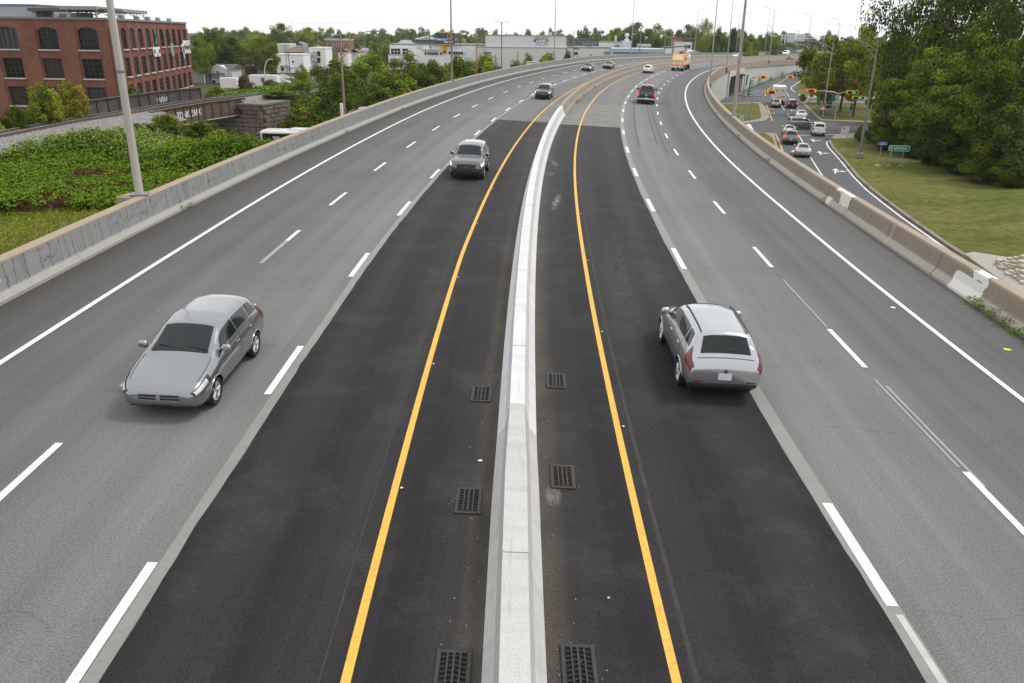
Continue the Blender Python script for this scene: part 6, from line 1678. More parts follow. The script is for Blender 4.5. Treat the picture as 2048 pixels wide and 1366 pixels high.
def bil(u, vv, A, uq, vq):
    i = np.clip(np.searchsorted(u, uq) - 1, 0, len(u) - 2); j = np.clip(np.searchsorted(vv, vq) - 1, 0, len(vv) - 2)
    a = np.clip((uq - u[i]) / (u[i + 1] - u[i]), 0, 1); b = np.clip((vq - vv[j]) / (vv[j + 1] - vv[j]), 0, 1)
    return (1 - a) * ((1 - b) * A[i, j] + b * A[i, j + 1]) + a * ((1 - b) * A[i + 1, j] + b * A[i + 1, j + 1])
def car_patch(sf, L, u0, u1, v0, v1, nu, nv, offs, side=1, full=False, cut=None):
    """a pane lying on the body between stations u0..u1 and section parameters v0..v1"""
    u, vv, X, Z = sf
    if full:
        wq = np.linspace(-1, 1, nv); V = 7 - np.abs(wq) * (7 - v0); sg = np.sign(wq); sg[sg == 0] = 1
    else: V = np.linspace(v0, v1, nv); sg = np.full(nv, side)
    T = np.linspace(0, 1, nu)
    ua = np.broadcast_to(u0, nv) if np.ndim(u0) == 0 else np.interp(np.linspace(0, 1, nv), [0, 1], u0)
    ub = np.broadcast_to(u1, nv) if np.ndim(u1) == 0 else np.interp(np.linspace(0, 1, nv), [0, 1], u1)
    UQ = ua[None] * (1 - T[:, None]) + ub[None] * T[:, None]; VQ = np.repeat(V[None], nu, 0)
    P = np.stack([bil(u, vv, X, UQ, VQ) * sg, L / 2 - UQ, bil(u, vv, Z, UQ, VQ)], -1)
    du = np.gradient(P, axis=0); dv = np.gradient(P, axis=1); N = np.cross(du, dv); N /= np.linalg.norm(N, axis=-1, keepdims=True) + 1e-9
    ref = P - np.array([0, 0, .75]); ref[..., 1] *= .15
    s_ = np.sign((N * ref).sum(-1, keepdims=True)); s_[s_ == 0] = 1
    N *= s_
    return P + N * offs
def smooth_all(me, ang=35):
    me.polygons.foreach_set('use_smooth', [True] * len(me.polygons))
    me.set_sharp_from_angle(angle=R(ang)); return me
def pane_mesh(name, P, thick=.0):
    me = grid_mesh(name, P); smooth_all(me, 60); return me
CARTPL = {}
def car_template(kind):
    if kind in CARTPL: return CARTPL[kind]
    k = KIND[kind]; L = k['L']; sf = car_surface(k); u, vv, X, Z = sf
    parts = []
    nU, nV = X.shape
    ax, wr = k['axles'], k['wr']; wd = np.max(X)
    right = np.stack([X, np.repeat((L / 2 - u)[:, None], nV, 1), Z], -1); left = right[:, :-1][:, ::-1].copy(); left[..., 0] *= -1
    P = np.concatenate([right, left], 1); M_ = P.shape[1]
    idx = np.arange(nU * M_).reshape(nU, M_)
    vq = np.concatenate([vv, vv[:-1][::-1]])
    faces = []
    ar = wr + .055
    for i in range(nU - 1):
        for j in range(M_):
            j2 = (j + 1) % M_
            c = (P[i, j] + P[i + 1, j] + P[i, j2] + P[i + 1, j2]) / 4
            if max(vq[j], vq[j2]) <= 4.3 and abs(c[0]) > .45 and any(math.hypot(c[1] - (L / 2 - a), c[2] - wr) < ar for a in ax): continue
            if 'bed' in k and k['bed'][0] < L / 2 - c[1] < k['bed'][1] and min(vq[j], vq[j2]) >= 5.1: continue
            faces.append((idx[i, j], idx[i + 1, j], idx[i + 1, j2], idx[i, j2]))
    # pull vertices that border the arches onto the arch circle
    Pf = P.reshape(-1, 3)
    for n_ in range(len(Pf)):
        for a in ax:
            dy, dz = Pf[n_, 1] - (L / 2 - a), Pf[n_, 2] - wr
            d = math.hypot(dy, dz)
            if abs(Pf[n_, 0]) > .45 and ar - .055 < d < ar + .05 and Pf[n_, 2] < wr + ar + .02 and Pf[n_, 2] > .2:
                Pf[n_, 1], Pf[n_, 2] = L / 2 - a + dy / d * ar, wr + dz / d * ar
    me = bpy.data.meshes.new('body')
    me.from_pydata([tuple(p) for p in Pf], [], faces + [tuple(idx[0]), tuple(idx[-1][::-1])])
    me.validate(); fix_normals(me); smooth_all(me, 38)
    parts.append(('body', me, 'paint', None))
    for a in ax:
        for s_ in (-1, 1):
            fl = MB(); pts = []
            for t in np.linspace(-.15, math.pi + .15, 15):
                y, z = L / 2 - a + math.cos(t) * (ar - .005), wr + math.sin(t) * (ar - .005)
                uu = L / 2 - y; jz = np.argmin(np.abs(np.interp(z, [0, 3], [0, 3]) - np.array([bil(u, vv, Z, np.array([uu]), np.array([q]))[0] for q in np.linspace(1, 4, 31)])))
                x = bil(u, vv, X, np.array([uu]), np.array([np.linspace(1, 4, 31)[jz]]))[0]
                pts.append((s_ * (x + .004), y, z))
            fl.tube(pts, .014, 5)
            parts.append(('wheel_arch_lip', fl.mesh('wheel_arch_lip', True), 'paint' if kind not in ('suv', 'pickup') else BLACKP, None))
    un = MB(); un.box((0, 0, .44), (wd * 1.66, L * .90, .50), .05); parts.append(('underbody', un.mesh('underbody'), BLACKP, None))  # black box behind the arches, set low to block light under the car
    def add_patch(nm, m, *a, **kw_): parts.append((nm, pane_mesh(nm, car_patch(sf, L, *a, **kw_)), m, None))
    add_patch('windscreen', CARGLASS, k['cowl'] + .02, k['rf'] - .03, 5.35, 7, 12, 23, .012, full=True)
    add_patch('rear_window', CARGLASS, k['rr'] + .03, k['rb'] - .03, 5.45, 7, 12, 23, .012, full=True)
    for s_ in (1, -1):
        for q, (a, b) in enumerate(k['side']):
            last = q == len(k['side']) - 1
            add_patch('side_window', CARGLASS, (a, a) if q else (a - .22, a + .1), (b, b - (.22 if last and kind in ('sedan', 'pickup') else (.18 if last else 0))), 4.28, 4.84, 10, 8, .010, side=s_)
        add_patch('headlight_housing', BLACKP, .05, .62, 3.55, 4.62, 9, 8, .010, side=s_)
        add_patch('headlight', 'head', .08, .50, 3.70, 4.45, 8, 8, .017, side=s_)
        add_patch('tail_light', 'tail', L - (.52 if kind == 'sedan' else .40), L - .03, 3.3, 4.25 if kind in ('sedan', 'pickup') else 4.72, 9, 9, .012, side=s_)
        for q, (a, b) in enumerate(k['side'][:2]):
            add_patch('door_seam', BLACKP, b + .02, b + .035, 2.2, 4.2, 2, 12, .004, side=s_)
            p = car_patch(sf, L, b - .22, b - .04, 3.72, 3.86, 2, 2, .02, side=s_).mean((0, 1))
            parts.append(('door_handle', MB().box((p[0], p[1], p[2]), (.03, .19, .035), .012).mesh('door_handle'), 'paint', None))
        pmr = car_patch(sf, L, k['side'][0][0] - .12, k['side'][0][0] - .02, 4.3, 4.5, 2, 2, .0, side=s_).mean((0, 1)); g_ = 1.25 if kind == 'pickup' else 1
        mm_ = MB().box((pmr[0] + s_ * .13 * g_, pmr[1] + .04, pmr[2] + .05), (.22 * g_, .13, .17 * g_), .045)
        parts.append(('mirror', mm_.mesh('mirror', True), BLACKP if kind == 'pickup' else 'paint', None))
    for s_ in (1, -1):
        add_patch('bonnet_seam', BLACKP, .30, k['cowl'] - .06, 5.02, 5.07, 14, 2, .004, side=s_)
    parts.append(('wiper', MB().tube([(-.1, L / 2 - k['cowl'] - .06, float(np.interp(k['cowl'], np.array(k['rows'])[:, 0], np.array(k['rows'])[:, 3])) + .06), (.5, L / 2 - k['cowl'] - .16, float(np.interp(k['cowl'] + .1, np.array(k['rows'])[:, 0], np.array(k['rows'])[:, 3])) + .055)], .012, 4).tube([(-.65, L / 2 - k['cowl'] - .06, float(np.interp(k['cowl'], np.array(k['rows'])[:, 0], np.array(k['rows'])[:, 3])) + .05), (-.1, L / 2 - k['cowl'] - .16, float(np.interp(k['cowl'] + .1, np.array(k['rows'])[:, 0], np.array(k['rows'])[:, 3])) + .055)], .012, 4).mesh('wiper'), BLACKP, None))
    zg = k['rows'][0][2]
    parts.append(('grille', MB().box((0, L / 2 - .035, zg + (.02 if kind in ('suv', 'pickup') else -.02)), (1.05 if kind in ('suv', 'pickup') else .9, .09, .30 if kind in ('suv', 'pickup') else .16), .03).mesh('grille'), BLACKP, None))
    gb_ = MB(); gw_ = 1.0 if kind in ('suv', 'pickup') else .86; gz_ = zg + (.02 if kind in ('suv', 'pickup') else -.02); gh_ = .30 if kind in ('suv', 'pickup') else .16
    for q in range(4 if gh_ > .2 else 3): gb_.box((0, L / 2 + .008, gz_ - gh_ * .42 + gh_ * .84 * q / (3 if gh_ > .2 else 2)), (gw_, .016, .016))
    gb_.lathe([(0, 0), (.06, 0), (.055, .02), (0, .02)], 12, (0, L / 2 + .012, gz_), 'y')
    parts.append(('grille_bars', gb_.mesh('grille_bars'), CHROME, None))
    parts.append(('bumper', MB().box((0, L / 2 - .12 if kind == 'pickup' else L / 2 - .24, .40 if kind == 'pickup' else .26), (1.45, .16, .16 if kind == 'pickup' else .05), .02).mesh('bumper', True), CHROME if kind == 'pickup' else BLACKP, None))
    zr_ = k['rows'][-1][2]
    parts.append(('rear_bumper', MB().box((0, -L / 2 + (.10 if kind != 'pickup' else .04), .44 if kind not in ('pickup', 'suv') else .56), (1.58 if kind != 'pickup' else 1.84, .20, .20), .06).mesh('rear_bumper', True), CHROME if kind == 'pickup' else ('paint' if kind in ('sedan',) else BLACKP), None))
    parts.append(('number_plate', MB().box((0, -L / 2 + (.0 if kind != 'pickup' else -.07), zr_ - (.05 if kind != 'pickup' else .36)), (.31, .03, .16)).mesh('number_plate'), PLATE, None))
    if kind in ('van', 'minivan'):
        for s_ in (1, -1):
            parts.append(('tail_light', MB().box((s_ * .78, -L / 2 + .12, .92 if kind != 'van' else 1.0), (.14, .16, .30), .04, rx=-.25).mesh('tail_light', True), 'tail', None))
    if kind != 'pickup':
        add_patch('tailgate_seam', BLACKP, k['rb'] + .045, k['rb'] + .058, 5.25, 7, 2, 19, .004, full=True)
        parts.append(('emblem', MB().lathe([(0, 0), (.05, 0), (.045, .015), (0, .015)], 12, (0, -L / 2 - .01, zr_ + .08), 'y').mesh('emblem'), CHROME, None))
        if kind != 'sedan':
            wp = car_patch(sf, L, k['rr'] + .06, k['rb'] - .05, 5.45, 7, 6, 23, .03, full=True); parts.append(('rear_wiper', MB().tube([tuple(wp[-1, 11]), tuple(wp[4, 15]), tuple(wp[3, 18])], .012, 4).mesh('rear_wiper'), BLACKP, None))
            for x in (-.62, .62): parts.append(('reflector', MB().box((x, -L / 2 + .02, .52), (.22, .06, .05), .01).mesh('reflector'), TAILL, None))
        it = MB()
        for x in (-.42, .42): it.box((x, L / 2 - .125, .37), (.34, .12, .12), .03)
        it.box((0, L / 2 - .10, .37), (.44, .12, .10), .02)
        parts.append(('air_intake', it.mesh('air_intake'), BLACKP, None))
    if kind == 'pickup':
        b0, b1 = k['bed']; yb = L / 2 - (b0 + b1) / 2
        bm_ = MB(); bm_.box((0, yb, .78), (1.62, b1 - b0 + .1, .06))
        for s_ in (-1, 1): bm_.box((s_ * .84, yb, 1.02), (.08, b1 - b0 + .1, .52))
        bm_.box((0, L / 2 - b0 + .02, 1.02), (1.7, .08, .52)); bm_.box((0, L / 2 - b1 - .02, 1.02), (1.7, .08, .52))
        parts.append(('load_bed', bm_.mesh('load_bed'), BLACKP, None))
        for s_ in (1, -1): parts.append(('tail_light', MB().box((s_ * .89, -L / 2 + .06, .98), (.13, .14, .36), .03).mesh('tail_light'), 'tail', None))
        parts.append(('emblem', MB().lathe([(0, 0), (.12, 0), (.12, .02), (0, .02)], 12, (0, -L / 2 - .015, 1.0), 'y').mesh('emblem'), CHROME, None))
        parts.append(('brake_light', MB().box((0, L / 2 - 3.62, 1.80), (.3, .06, .06)).mesh('brake_light'), 'tail', None))
    if k.get('rails'):
        for s_ in (1, -1):
            p = [car_patch(sf, L, a, a + .01, 5.25, 5.3, 2, 2, .03, side=s_).mean((0, 1)) for a in np.linspace(k['rf'] + .1, k['rr'] - .1, 9)]
            parts.append(('roof_rail', MB().tube(p, .018, 6).mesh('roof_rail', True), BLACKP, None))
    ty = MB().lathe([(wr * .66, -.10), (wr * .93, -.115), (wr, -.08), (wr, .08), (wr * .93, .115), (wr * .66, .10)], 28, axis='x', cap=False).mesh('tyre', True)
    rm = MB(); rm.lathe([(0, .075), (wr * .12, .08), (wr * .14, .06)], 12, axis='x'); rm.lathe([(wr * .60, .06), (wr * .68, .10), (wr * .69, -.08)], 24, axis='x', cap=False)
    for q in range(5):
        a = q * 2 * math.pi / 5
        for da in (-.12, .12):
            rm.tube([(.07, .04 * math.cos(a), .04 * math.sin(a)), (.085, wr * .64 * math.cos(a + da), wr * .64 * math.sin(a + da))], .026, 4)
    rmm = rm.mesh('rim', True)
    wdk = MB().lathe([(0, -.02), (wr * .67, -.02)], 20, axis='x').mesh('brake_disc')
    for a in ax:
        for s_ in (1, -1): parts.append(('wheel', ty, TYRE, ((s_ * (wd - .135), L / 2 - a, wr), rmm, s_, wdk)))
    CARTPL[kind] = (parts, L); return CARTPL[kind]
def car(kind, paintk, label, M4, group=None, head=None, tail=None, scale=None, name='car', cat='car'):
    parts, L = car_template(kind)
    o = thing(name, label, cat, group=group); o.matrix_world = M4
    if scale: o.scale = scale
    for nm, me, m, wh in parts:
        mm = PAINTS[paintk] if m == 'paint' else (head or HEADL) if m == 'head' else (tail or TAILL) if m == 'tail' else m
        c = link(nm, me, mm, o)
        if wh:
            c.location = wh[0]
            if wh[2] < 0: c.rotation_euler = (0, 0, math.pi)
            link('rim', wh[1], RIM, c); link('brake_disc', wh[3], BLACKP, c)
    return o
def on_hw(s, o, toward=False, yaw=0.0):
    p = hV(s, o, .012); h = head(s) + yaw
    t = Vector((math.sin(h), math.cos(h), 0)); e = float(np.interp(s, [0, 40, 80, 150, 450], _E)); r_ = Vector((t.y, -t.x, -e)).normalized()
    gz = (float(np.interp(s + 2, HS, HZ)) - float(np.interp(s - 2, HS, HZ))) / 4; t.z = gz; t.normalize()
    if toward: t, r_ = -t, -r_
    up = r_.cross(t).normalized(); r_ = t.cross(up).normalized()
    return Matrix(((r_.x, t.x, up.x, p.x), (r_.y, t.y, up.y, p.y), (r_.z, t.z, up.z, p.z), (0, 0, 0, 1)))
def on_street(x, y, hd_deg, z=.012):
    return Matrix.Translation((x, y, z)) @ Matrix.Rotation(-R(hd_deg), 4, 'Z')
# ---- on the highway
car('compact', 'silver', 'silver hatchback nearest on the left, coming towards the viewer in the middle lane', on_hw(18.0, -7.8, True), scale=(1.02, 1.06, 1.0))
car('hatch', 'lightsilver', 'pale silver hatchback with roof rails driving away on the right', on_hw(20.4, 5.0), tail=TAILL, scale=(1.05, 1.08, 1.06))
car('suv', 'gunmetal', 'charcoal sport utility car coming on the fresh black asphalt of the left lane', on_hw(47.2, -3.85, True), head=HEADL_ON, scale=(1.04, 1.0, 1.03))
car('suv', 'black', 'small black car with lit headlamps coming just before the black asphalt begins', on_hw(98.3, -3.6, True), head=HEADL_ON, scale=(.95, .95, .93))
car('sedan', 'dark', 'dark sedan with white headlamps, left one of the two coming in the distance', on_hw(160, -6.95, True), head=HEADL_ON)
car('sedan', 'black', 'dark sedan with amber lights, right one of the two coming in the distance', on_hw(172.3, -5.3, True), head=AMBER)
car('hatch', 'white', 'white hatchback driving away beside the tan median barrier', on_hw(165.4, 3.75), scale=(.97, .95, .94))
car('pickup', 'black', 'black pickup truck with chrome bumper driving away in the right lanes', on_hw(100.8, 8.25), tail=TAILL_ON, name='pickup_truck', cat='pickup truck', scale=(1.02, 1.02, 1.04))
def s_at(px_, o_):
    ss_ = np.arange(150, 520, 1.0); P = hw(ss_, np.full(len(ss_), o_)) - np.array([0, 0, CZ])
    X = 1024 + FPX * (P @ np.array(_Rv)) / (P @ np.array(_F)); return float(np.interp(px_, X, ss_))
car('sedan', 'white', 'white car coming behind the far median barrier beside the mast', on_hw(s_at(1472, -7), -7, True))
car('van', 'white', 'white van coming on the far bend of the highway', on_hw(s_at(1571, -7), -7, True), scale=(1.15, 1.2, 1.2), name='van', cat='van')
car('sedan', 'red', 'red car driving away on the far right lanes', on_hw(s_at(1580, 7.6), 7.6))
car('sedan', 'grey', 'small distant car with lit headlamps just left of the island trees', on_hw(s_at(1628, -5), -5, True), head=HEADL_ON)
car('sedan', 'dark', 'small distant dark car beside the island trees on the far bend', on_hw(s_at(1637, -8.5), -8.5, True), head=AMBER)
# ---- in the lower street
def st_at(px_, py_, hd_, fw=0.0, rt=0.0):
    p = G(px_, py_, 0); h = R(hd_)
    return on_street(p.x + math.sin(h) * fw + math.cos(h) * rt, p.y + math.cos(h) * fw - math.sin(h) * rt, hd_)
car('van', 'white', 'white delivery van waiting at the stop line of the lower street', st_at(1637, 273, 16, 2.3), tail=TAILL, name='van', cat='van', scale=(.97, .98, 1.0))
car('minivan', 'grey', 'dark grey van with lit brake lamps waiting in the left lane of the lower street', st_at(1580.5, 290.5, 16, 2.5), tail=TAILL_ON, name='minivan', cat='van', scale=(.95, .95, 1.06))
car('sedan', 'lightsilver', 'silver sedan hidden in front of the dark grey van at the stop line', st_at(1578, 272, 16, 1.5), tail=TAILL_ON)
car('sedan', 'lightsilver', 'silver sedan with lit tail lamps last in the left lane of the lower street', st_at(1605, 316, 17, 2.3), tail=TAILL_ON)
car('minivan', 'silver', 'grey minivan crossing the intersection from left to right', st_at(1603, 259, 93, 0, -1.0), name='minivan', cat='minivan', scale=(1, .80, 1.02))
car('sedan', 'white', 'white sedan turning behind the grey minivan at the intersection', st_at(1601, 239.5, 22, 2.0), tail=TAILL_ON)
car('suv', 'silver', 'silver sport utility car waiting behind the white box truck', st_at(1552, 216.5, 14, 2.2), tail=TAILL_ON, scale=(.97, .97, .97))
car('minivan', 'black', 'black minivan with glowing tail lamps waiting right of the box truck', st_at(1584.5, 217.5, 14, 2.5), tail=TAILL_ON, name='minivan', cat='minivan', scale=(.95, .95, .96))
_p = on_ramp(1598.5, 154.5); car('suv', 'black', 'black car driving up the ramp beside the retaining wall', on_street(_p.x, _p.y + 2, 27, _p.z))
_p = on_ramp(1604.5, 152); car('suv', 'white', 'white car next to the black one on the ramp', on_street(_p.x + .6, _p.y + 3, 27, _p.z))
# parked cars of the left town
for px_, py_, hd_, kd, pt_, lb in ((571, 160, 60, 'sedan', 'white', 'white sedan parked in front of the white duplex'), (556, 157, 100, 'suv', 'dark', 'dark car parked left of the white sedan by the duplex'), (563, 167, 80, 'sedan', 'blue', 'blue car parked near the orange cones by the railway'), (566, 170, 80, 'hatch', 'white', 'white hatchback parked behind the railway bushes')):
    car(kd, pt_, lb, st_at(px_, py_, hd_))
for px_, py_, pt_, lb in ((747, 113, 'red', 'red car parked in the far left street'), (755, 109, 'white', 'white car parked beyond the red one'), (744, 117, 'white', 'white car nearest in the far left street'), (733, 107, 'lightsilver', 'silver car at the far shop row'), (727, 108, 'dark', 'dark car at the far shop row')):
    car('sedan', pt_, lb, st_at(px_, py_, 20))
# ---- box truck
WB = M('white_box_body', (.74, .74, .74), .5, .04, 1)
def wheel_on(o, x, y, r_, w_=.24, rimc=RIM):
    ty = MB().lathe([(r_ * .6, -w_ / 2), (r_ * .95, -w_ / 2), (r_, -w_ * .3), (r_, w_ * .3), (r_ * .95, w_ / 2), (r_ * .6, w_ / 2)], 22, axis='x', cap=False).mesh('tyre', True)
    wv_ = link('wheel', ty, TYRE, o, (x, y, r_))
    MB().lathe([(0, .04), (r_ * .3, .05), (r_ * .55, .02), (r_ * .62, w_ * .42), (r_ * .62, -w_ * .4), (0, -w_ * .4)], 18, axis='x').build('rim', rimc, wv_, True, rot=(0, 0, 0 if x > 0 else math.pi))
bt = thing('box_truck', 'white box truck with a plain square rear door at the lower intersection', 'truck'); bt.matrix_world = st_at(1556.5, 211, 14, 3.6)
MB().box((0, -.6, 2.35), (2.5, 6.0, 2.75), .05).build('cargo_box', WB, bt)
MB().box((0, -3.63, 2.35), (2.3, .06, 2.5), .02).build('rear_door', M('rear_door_white', (.66, .66, .67), .5, .04), bt)
sl = MB()
for z in (1.35, 1.9, 2.5, 3.1): sl.box((0, -3.67, z), (2.28, .02, .03))
sl.build('door_seams', M('seam_grey', (.3, .3, .3), .6, 0), bt)
sg_ = MB(); sg_.box((-.5, -3.675, 2.9), (.4, .02, .3)); sg_.box((.5, -3.675, 2.9), (.5, .02, .2)); sg_.build('decals', M('dull_decal', (.2, .2, .26), .6, .3, 5), bt)
sg_ = MB(); sg_.box((.6, -3.675, 1.75), (.7, .02, .2)); sg_.box((-.1, -3.675, 1.5), (.7, .02, .14)); sg_.build('decals', M('red_decal', (.5, .08, .07), .6, .2, 5), bt)
MB().box((0, 3.4, 1.6), (2.2, 1.9, 2.1), .25).build('cab', WB, bt, True); MB().box((0, -.3, .75), (1.1, 7.2, .3)).build('chassis', BLACKP, bt)
MB().box((0, -3.65, .62), (2.3, .16, .16)).build('rear_bumper', BLACKP, bt)
for s_ in (-1, 1):
    MB().box((s_ * 1.0, -3.68, .88), (.22, .08, .2), .02).build('tail_light', TAILL_ON, bt); wheel_on(bt, s_ * 1.05, -2.0, .46, .5); wheel_on(bt, s_ * 1.02, 3.2, .46, .28)
    MB().box((s_ * 1.45, 3.9, 2.1), (.2, .1, .5), .03).build('mirror', BLACKP, bt)
# ---- city bus below the parapet on the left
bu = thing('bus', 'white city bus with a dark window band below the left parapet', 'bus'); _b = Yq(519, 259, 100)
bu.matrix_world = Matrix.Translation((-29.6 + 6.2, 96.4, -.80)) @ Matrix.Rotation(-R(93), 4, 'Z')
MB().box((0, 0, 1.72), (2.55, 12.4, 2.75), .22).build('body', M('bus_white', (.76, .77, .78), .35, .03, coat=.4), bu, True)
for s_ in (-1, 1):
    MB().box((s_ * 1.272, 0.05, 2.12), (.04, 11.9, 1.25), .015).build('window_band', CARGLASS, bu)
    for y in (-3.3, 3.6): wheel_on(bu, s_ * 1.14, y, .48, .3)
MB().box((0, -6.19, 2.15), (2.2, .04, 1.2), .01).build('rear_window', CARGLASS, bu)
MB().box((0, .4, 3.16), (2.0, 6.5, .18), .08).build('roof_pod', M('bus_white', None), bu, True)
for s_ in (-1, 1):
    MB().box((s_ * 1.15, -6.2, 2.88), (.16, .08, .14), .02).build('marker_light', TAILL_ON, bu); MB().box((s_ * 1.05, -6.21, 1.1), (.22, .06, .5), .02).build('tail_light', TAILL, bu)
# ---- flatbed truck with wooden crates
CRATE = M('pale_plywood', (.74, .55, .33), .75, .1, 1.2, stretch=(1, 1, 4))
PLY_D = M('plywood_edge', (.62, .42, .22), .8, .12, 2)
ft = thing('flatbed_truck', 'long flatbed truck carrying pale wooden crates, driving away on the right lanes', 'truck'); ft.matrix_world = on_hw(184.6, 7.7)
MB().box((0, -1.2, 1.12), (2.5, 9.6, .22), .03).build('flatbed', M('worn_steel_bed', (.22, .2, .19), .6, .2), ft)
MB().box((0, 0, .85), (.9, 11.6, .34)).build('chassis', BLACKP, ft)
for y in (-5.0, -3.7, 1.6, 4.9):
    for s_ in (-1, 1): wheel_on(ft, s_ * 1.0, y, .5, .42, M('white_rim', (.6, .6, .6), .5, .05))
st_ = MB()
MB().box((0, -6.05, .86), (2.45, .08, .40), .01).build('rear_panel', M('white_sign_face', None), ft)
for i in range(7):
    s_ = 1 if i < 3.5 else -1
    x = -1.05 + i * .35
    st_.add([(x - .08, -6.1, .68), (x + .06, -6.1, .68), (x + .06 + s_ * .12, -6.1, 1.04), (x - .08 + s_ * .12, -6.1, 1.04)], [(0, 1, 2, 3)])
st_.build('warning_stripes', M('warning_red', (.55, .03, .03), .5, .05), ft)
for s_ in (-1, 1):
    MB().box((s_ * .98, -6.08, 1.30), (.5, .08, .16), .02).build('tail_light', TAILL_ON, ft); MB().box((s_ * .62, -6.08, 1.30), (.2, .08, .14), .02).build('indicator', AMBER, ft)
fr_ = MB(); fr_.tube([(1.27, -5.9, 1.08), (1.27, 3.4, 1.08)], .05, 5); fr_.tube([(-1.27, -5.9, 1.08), (-1.27, 3.4, 1.08)], .05, 5); fr_.build('side_rail', M('red_rail', (.4, .05, .04), .6, .1), ft)
MB().box((0, 4.7, 1.9), (2.3, 2.0, 2.2), .25).build('cab', M('white_paint', None), ft, True); MB().box((0, 3.68, 2.3), (1.9, .05, .7)).build('rear_window', CARGLASS, ft)
MB().box((0, 6.1, 1.35), (1.9, 1.4, 1.1), .25).build('bonnet', M('white_paint', None), ft, True)
cr = MB(); cr.tube([(0, 3.1, 1.2), (0, 3.1, 3.0)], .22, 8); cr.tube([(0, 3.1, 3.0), (.0, 2.2, 3.5), (-.2, .8, 3.55)], [.22, .24, .16], 8); cr.build('crane_arm', M('orange_crane', (.75, .13, .02), .5, .1, 3), ft, True)
cg = MB(); cg.tube([(-.2, .9, 3.55), (-.3, 0, 3.4)], .22, 8); cg.box((-.3, -.2, 3.3), (.6, .5, .4), .05); cg.build('crane_grab', BLACKP, ft)
MB().box((.6, 3.6, 3.15), (.7, .4, .3), .1).build('beacon', M('amber_lamp', (.8, .3, .05), .4, 0), ft)
def crate(loc, dims, label, rx=0.0, m=CRATE):
    t = thing('crate', label, 'crate', group='wooden crates on the flatbed truck')
    t.matrix_world = ft.matrix_world @ Matrix.Translation(loc) @ Matrix.Rotation(rx, 4, 'X')
    MB().box((0, 0, dims[2] / 2), dims, .02).build('panel', m, t)
    ed = MB()
    for sx in (-1, 1):
        ed.box((sx * (dims[0] / 2 - .06), -dims[1] / 2 - .012, dims[2] / 2), (.12, .05, dims[2])); ed.box((sx * (dims[0] / 2 + .012), 0, dims[2] - .07), (.05, dims[1], .12)); ed.box((sx * (dims[0] / 2 + .012), 0, .07), (.05, dims[1], .12))
    ed.box((0, -dims[1] / 2 - .012, dims[2] - .06), (dims[0] - .26, .05, .12)); ed.box((0, -dims[1] / 2 - .012, .06), (dims[0] - .26, .05, .12)); ed.build('battens', PLY_D, t)
crate((0, -3.6, 1.24), (2.5, 4.4, .72), 'low wide crate at the tail of the flatbed truck')
crate((-.1, -4.95, 2.0), (2.35, .3, 1.5), 'large pale panel crate leaning on top at the tail of the truck', rx=-R(34))
crate((-.25, -2.6, 1.99), (1.9, 2.2, .6), 'middle crate on top of the low wide one, behind the leaning panel')
crate((0, .6, 1.24), (2.45, 3.6, 1.15), 'tall crate at the middle of the flatbed below the orange crane')
crate((1.0, -.4, 2.42), (.3, 4.2, .7), 'long pale side panel standing on the right edge of the load')

# ================================================================ STREET FURNITURE
GALV = M('galvanised_steel', (.36, .36, .355), .45, .14, 1.5, metal=.5, stretch=(3, 3, .4))
GALV_D = M('dull_grey_steel', (.20, .20, .20), .5, .12, 1.5, metal=.4)
RUSTY = M('rust_streaked_steel', (.26, .19, .145), .7, .35, 1.2, stretch=(2, 2, .3))
WOODP = M('grey_utility_wood', (.24, .21, .18), .9, .2, 2, stretch=(5, 5, .4))
LAMPH = M('lamp_head_grey', (.22, .22, .225), .4, .05)
def lamp(loc, h, label, arm=0.0, az=0.0, r0=.13, r1=.06, m=GALV, group=None, plinth=None, rise=1.2, double=False, seams=True, bracket=None, name='light_pole', cat='lamp post'):
    t = thing(name, label, cat, loc, group=group)
    n = 10
    MB().tube([(0, 0, h * k / 6) for k in range(7)], [r0 + (r1 - r0) * k / 6 for k in range(7)], n).build('pole', m, t, True)
    if seams:
        sm = MB()
        for k in (.31, .62): rr = r0 + (r1 - r0) * k; sm.lathe([(rr + .012, -.05), (rr + .012, .05)], n, (0, 0, h * k), cap=False)
        sm.build('pole_joint', GALV_D, t)
    MB().box((0, 0, .03), (r0 * 4, r0 * 4, .06), .01).build('base_plate', GALV_D, t, rot=(0, 0, .3))
    if plinth: MB().box((0, 0, -plinth[1] / 2), (plinth[0], plinth[0], plinth[1]), .03).build('plinth', KERB, t)
    if bracket: MB().box((0, 0, -bracket / 2 + .02), (.5, .6, bracket), .04).build('bracket', M('brown_bracket', (.12, .095, .075), .8, .2), t)
    dx, dy = math.sin(az), math.cos(az)
    if arm > 0:
        for sg in ((1, -1) if double else (1,)):
            pts = [(dx * sg * arm * u, dy * sg * arm * u, h + rise * (math.sin(u * math.pi / 2) ** .8 - .85)) for u in np.linspace(0, 1, 8)]
            am = MB(); am.tube(pts, [.06 - .02 * k / 7 for k in range(8)], 6)
            if rise > .8:
                am.tube([(0, 0, h - rise * 1.5), (dx * sg * arm * .35, dy * sg * arm * .35, h + rise * (math.sin(.35 * math.pi / 2) ** .8 - .85) - .35), (dx * sg * arm * .62, dy * sg * arm * .62, pts[4][2] + .03)], .04, 6)
                am.tube([(dx * sg * arm * .3, dy * sg * arm * .3, h - .55), (dx * sg * arm * .3, dy * sg * arm * .3, h + .1)], .025, 5)
            am.build('arm', m, t, True)
            e = pts[-1]; hd = MB(); hd.box((0, .3, 0), (.28, .75, .14), .06, rx=0)
            hd.build('lamp_head', LAMPH, t, True, loc=e, rot=(0, 0, -math.atan2(dx * sg, dy * sg)))
    return t
def tang(s): return head(s)
